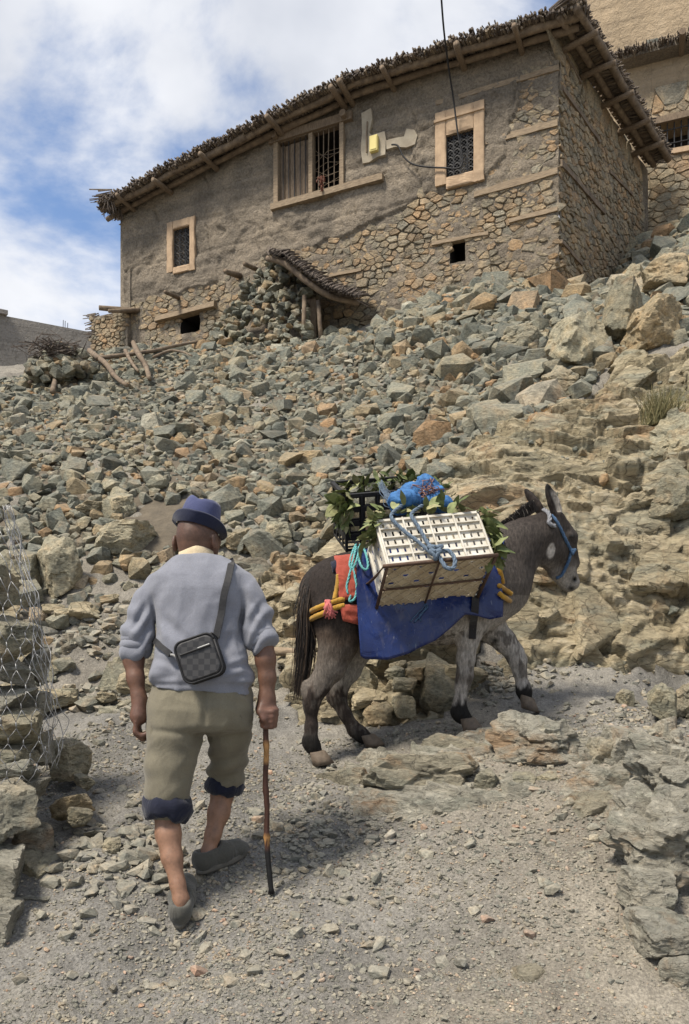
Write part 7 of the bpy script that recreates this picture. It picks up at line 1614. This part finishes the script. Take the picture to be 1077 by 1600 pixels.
# ropes
rp_ = empty('load_rope', cr(LX * .45, -.02, .2), 'grey blue rope tied over the white crate with a hanging loop', 'rope')
for pts in ([P(628, 790, 4.1), cr(.09, -.02, WH + .01), cr(.13, -.02, WH * .7), cr(.19, -.022, WH * .4), cr(.245, -.024, .02)], [P(660, 790, 4.12), cr(.20, -.02, WH + .01), cr(.215, -.022, WH * .75), cr(.235, -.022, WH * .4), cr(.25, -.026, .06), cr(.262, -.026, .02)]):
    twisted(MB(), dense(spline(pts, 5)), .0095).build('strand', 'rope_bluegrey', rp_, True)
knot(MB(), cr(.262, -.03, .045), .026, .012).build('knot', 'rope_bluegrey', rp_, True); knot(MB(), cr(.255, -.034, .02), .020, .012).build('knot', 'rope_bluegrey', rp_, True)
twisted(MB(), dense(spline([cr(.27, -.03, .03), cr(.325, -.035, .03), cr(.345, -.035, -.025), cr(.325, -.03, -.075), cr(.29, -.03, -.07), cr(.278, -.03, -.03), cr(.27, -.03, .02)], 5)), .0105).build('loop', 'rope_bluegrey', rp_, True)
tq = empty('turquoise_rope', snap(TPB, 560, 870, .02), 'thin turquoise rope tied in a bow behind the white crate', 'rope')
for pts in ([(556, 858), (549, 872), (546, 888), (551, 892), (558, 878), (562, 860)], [(562, 858), (570, 868), (575, 888), (570, 894), (562, 884), (560, 862)], [(557, 862), (551, 885), (545, 905), (542, 918), (544, 930)], [(552, 893), (555, 910), (556, 925), (551, 938), (545, 942), (548, 932)]):
    twisted(MB(), dense(spline([snap([TPB, DKB], a, b, .028, 4.15) for a, b in pts], 5), .005), .0062, 90).build('strand', 'rope_teal', tq, True)
rt_ = empty('hanging_rope', snap(TPB, 655, 960, .01), 'frayed blue rope end hanging on the tarp under the pannier', 'rope')
for i in range(4): MB().tube(spline([cr(LX * .47, .36, -.02), snap(TPB, 664 + rnd.gauss(0, 3), 950, .012), snap(TPB, 656 + rnd.gauss(0, 4), 962, .012), snap(TPB, 650 + rnd.gauss(0, 8), 972 + rnd.gauss(0, 3), .01)], 4), .0035, 5).build('strand', 'rope_blue', rt_, True)
# ---------------------------------------------------------------- wire mesh over the left wall
simple('galvanised', (.30, .30, .30), (.17, .17, .17), 80, .4); MAT['galvanised'].node_tree.nodes['Principled BSDF'].inputs['Metallic'].default_value = .6
wm = empty('wire_mesh', P(0, 1100, 3.1), 'torn galvanised hexagonal wire mesh draped over the left stone wall', 'wire mesh')
def wpt(u, v):
    """u across (0 left .. 1 right edge), v down (0 .. 1)"""
    xr = np.interp(v, [0, .25, .5, .75, 1], [10, 52, 66, 86, 80]); x = -130 + (xr + 130) * u; y = np.interp(v, [0, .25, .5, .75, 1], [780, 920, 1010, 1120, 1210]) + 14 * math.sin(u * 7 + v * 3) + (1 - u) * 20 * v
    Y = np.interp(v, [0, .3, .6, 1], [3.1, 3.0, 2.95, 2.97]) + .14 * u ** 3 + .03 * noise.noise(Vector((u * 5, v * 6, 0))); return P(x, y, Y)
nu, nv = 9, 15; m = MB(); ml = []
for j in range(nv):
    for i in range(nu):
        if j > 11 and rnd.random() < .35: continue
        u = (i + (.5 if j % 2 else 0)) / nu; du_ = 1 / nu; v0_, v1_, v2_ = j / nv, (j + .33) / nv, (j + 1) / nv
        a, b = wpt(u, v0_), wpt(u, v1_); c1_, c2_ = wpt(max(0, u - du_ / 2), v2_), wpt(min(1.02, u + du_ / 2), v2_)
        MB().tube([a, a.lerp(b, .5), b], [.0021, .0026, .0021], 5).build('wire', 'galvanised', wm, True)
        for c in (c1_, c2_): MB().tube([b, b.lerp(c, .5) + Vector((rnd.gauss(0, .004), rnd.gauss(0, .004), 0)), c], .0015, 5).build('wire', 'galvanised', wm, True)
for q in range(7):   # selvedge: bundled edge wires hanging loose
    pts = []
    for k in np.linspace(0, 1, 26): p = wpt(1.0, k); pts.append(p + Vector((.018 * math.sin(k * 21 + q * 1.7) + rnd.gauss(0, .005) + .012 * (q - 3) * k, .012 * math.cos(k * 17 + q), rnd.gauss(0, .003))))
    MB().tube(spline(pts, 2), .0016, 5).build('edge_wire', 'galvanised', wm, True)
# ---------------------------------------------------------------- plants
t = NT('dry_grass'); cc = t.attr('rnd'); t.done(t.ramp(cc, [(0, (.10, .10, .05)), (.5, (.19, .175, .085)), (1, (.30, .25, .13))]), .8)
def tuft(lab, px, py, n, h, sp, seed, mat='dry_grass', col=(0, 1), lean_=0.0):
    rs9 = random.Random(seed); h0_ = hit(px, py); m = MB()
    for i in range(n):
        a = h0_ + Vector((rs9.gauss(0, sp * .4), rs9.gauss(0, sp * .3), -.02)); L = h * rs9.uniform(.5, 1.1); d = Vector((rs9.gauss(lean_, sp * 2.2), rs9.gauss(-.3, .25), 1)).normalized(); m.tube([a, a + d * L * .5, a + d * L + Vector((rs9.gauss(0, .03), 0, -.02))], [.003, .0025, .0008], 3, rs9.uniform(*col))
    o = m.build('grass_tuft', mat); tag(o, lab, 'grass tuft', 'tufts on the rocks'); return o
tuft('grey green tussock of dry grass on the rocks at the right edge', 1030, 662, 420, .34, .16, 1, lean_=.1)
t = NT('dry_orange'); cc = t.attr('rnd'); t.done(t.ramp(cc, [(0, (.20, .10, .04)), (.5, (.34, .19, .07)), (1, (.42, .29, .13))]), .85)
tuft('withered orange brown weed below the broad tan boulder', 862, 652, 200, .12, .13, 2, 'dry_orange'); tuft('small rusty dry weed left of the withered orange one', 836, 662, 90, .10, .12, 3, 'dry_orange'); tuft('tiny dry sprig among the rubble stones', 678, 640, 40, .12, .10, 4, 'dry_orange', lean_=-.2)
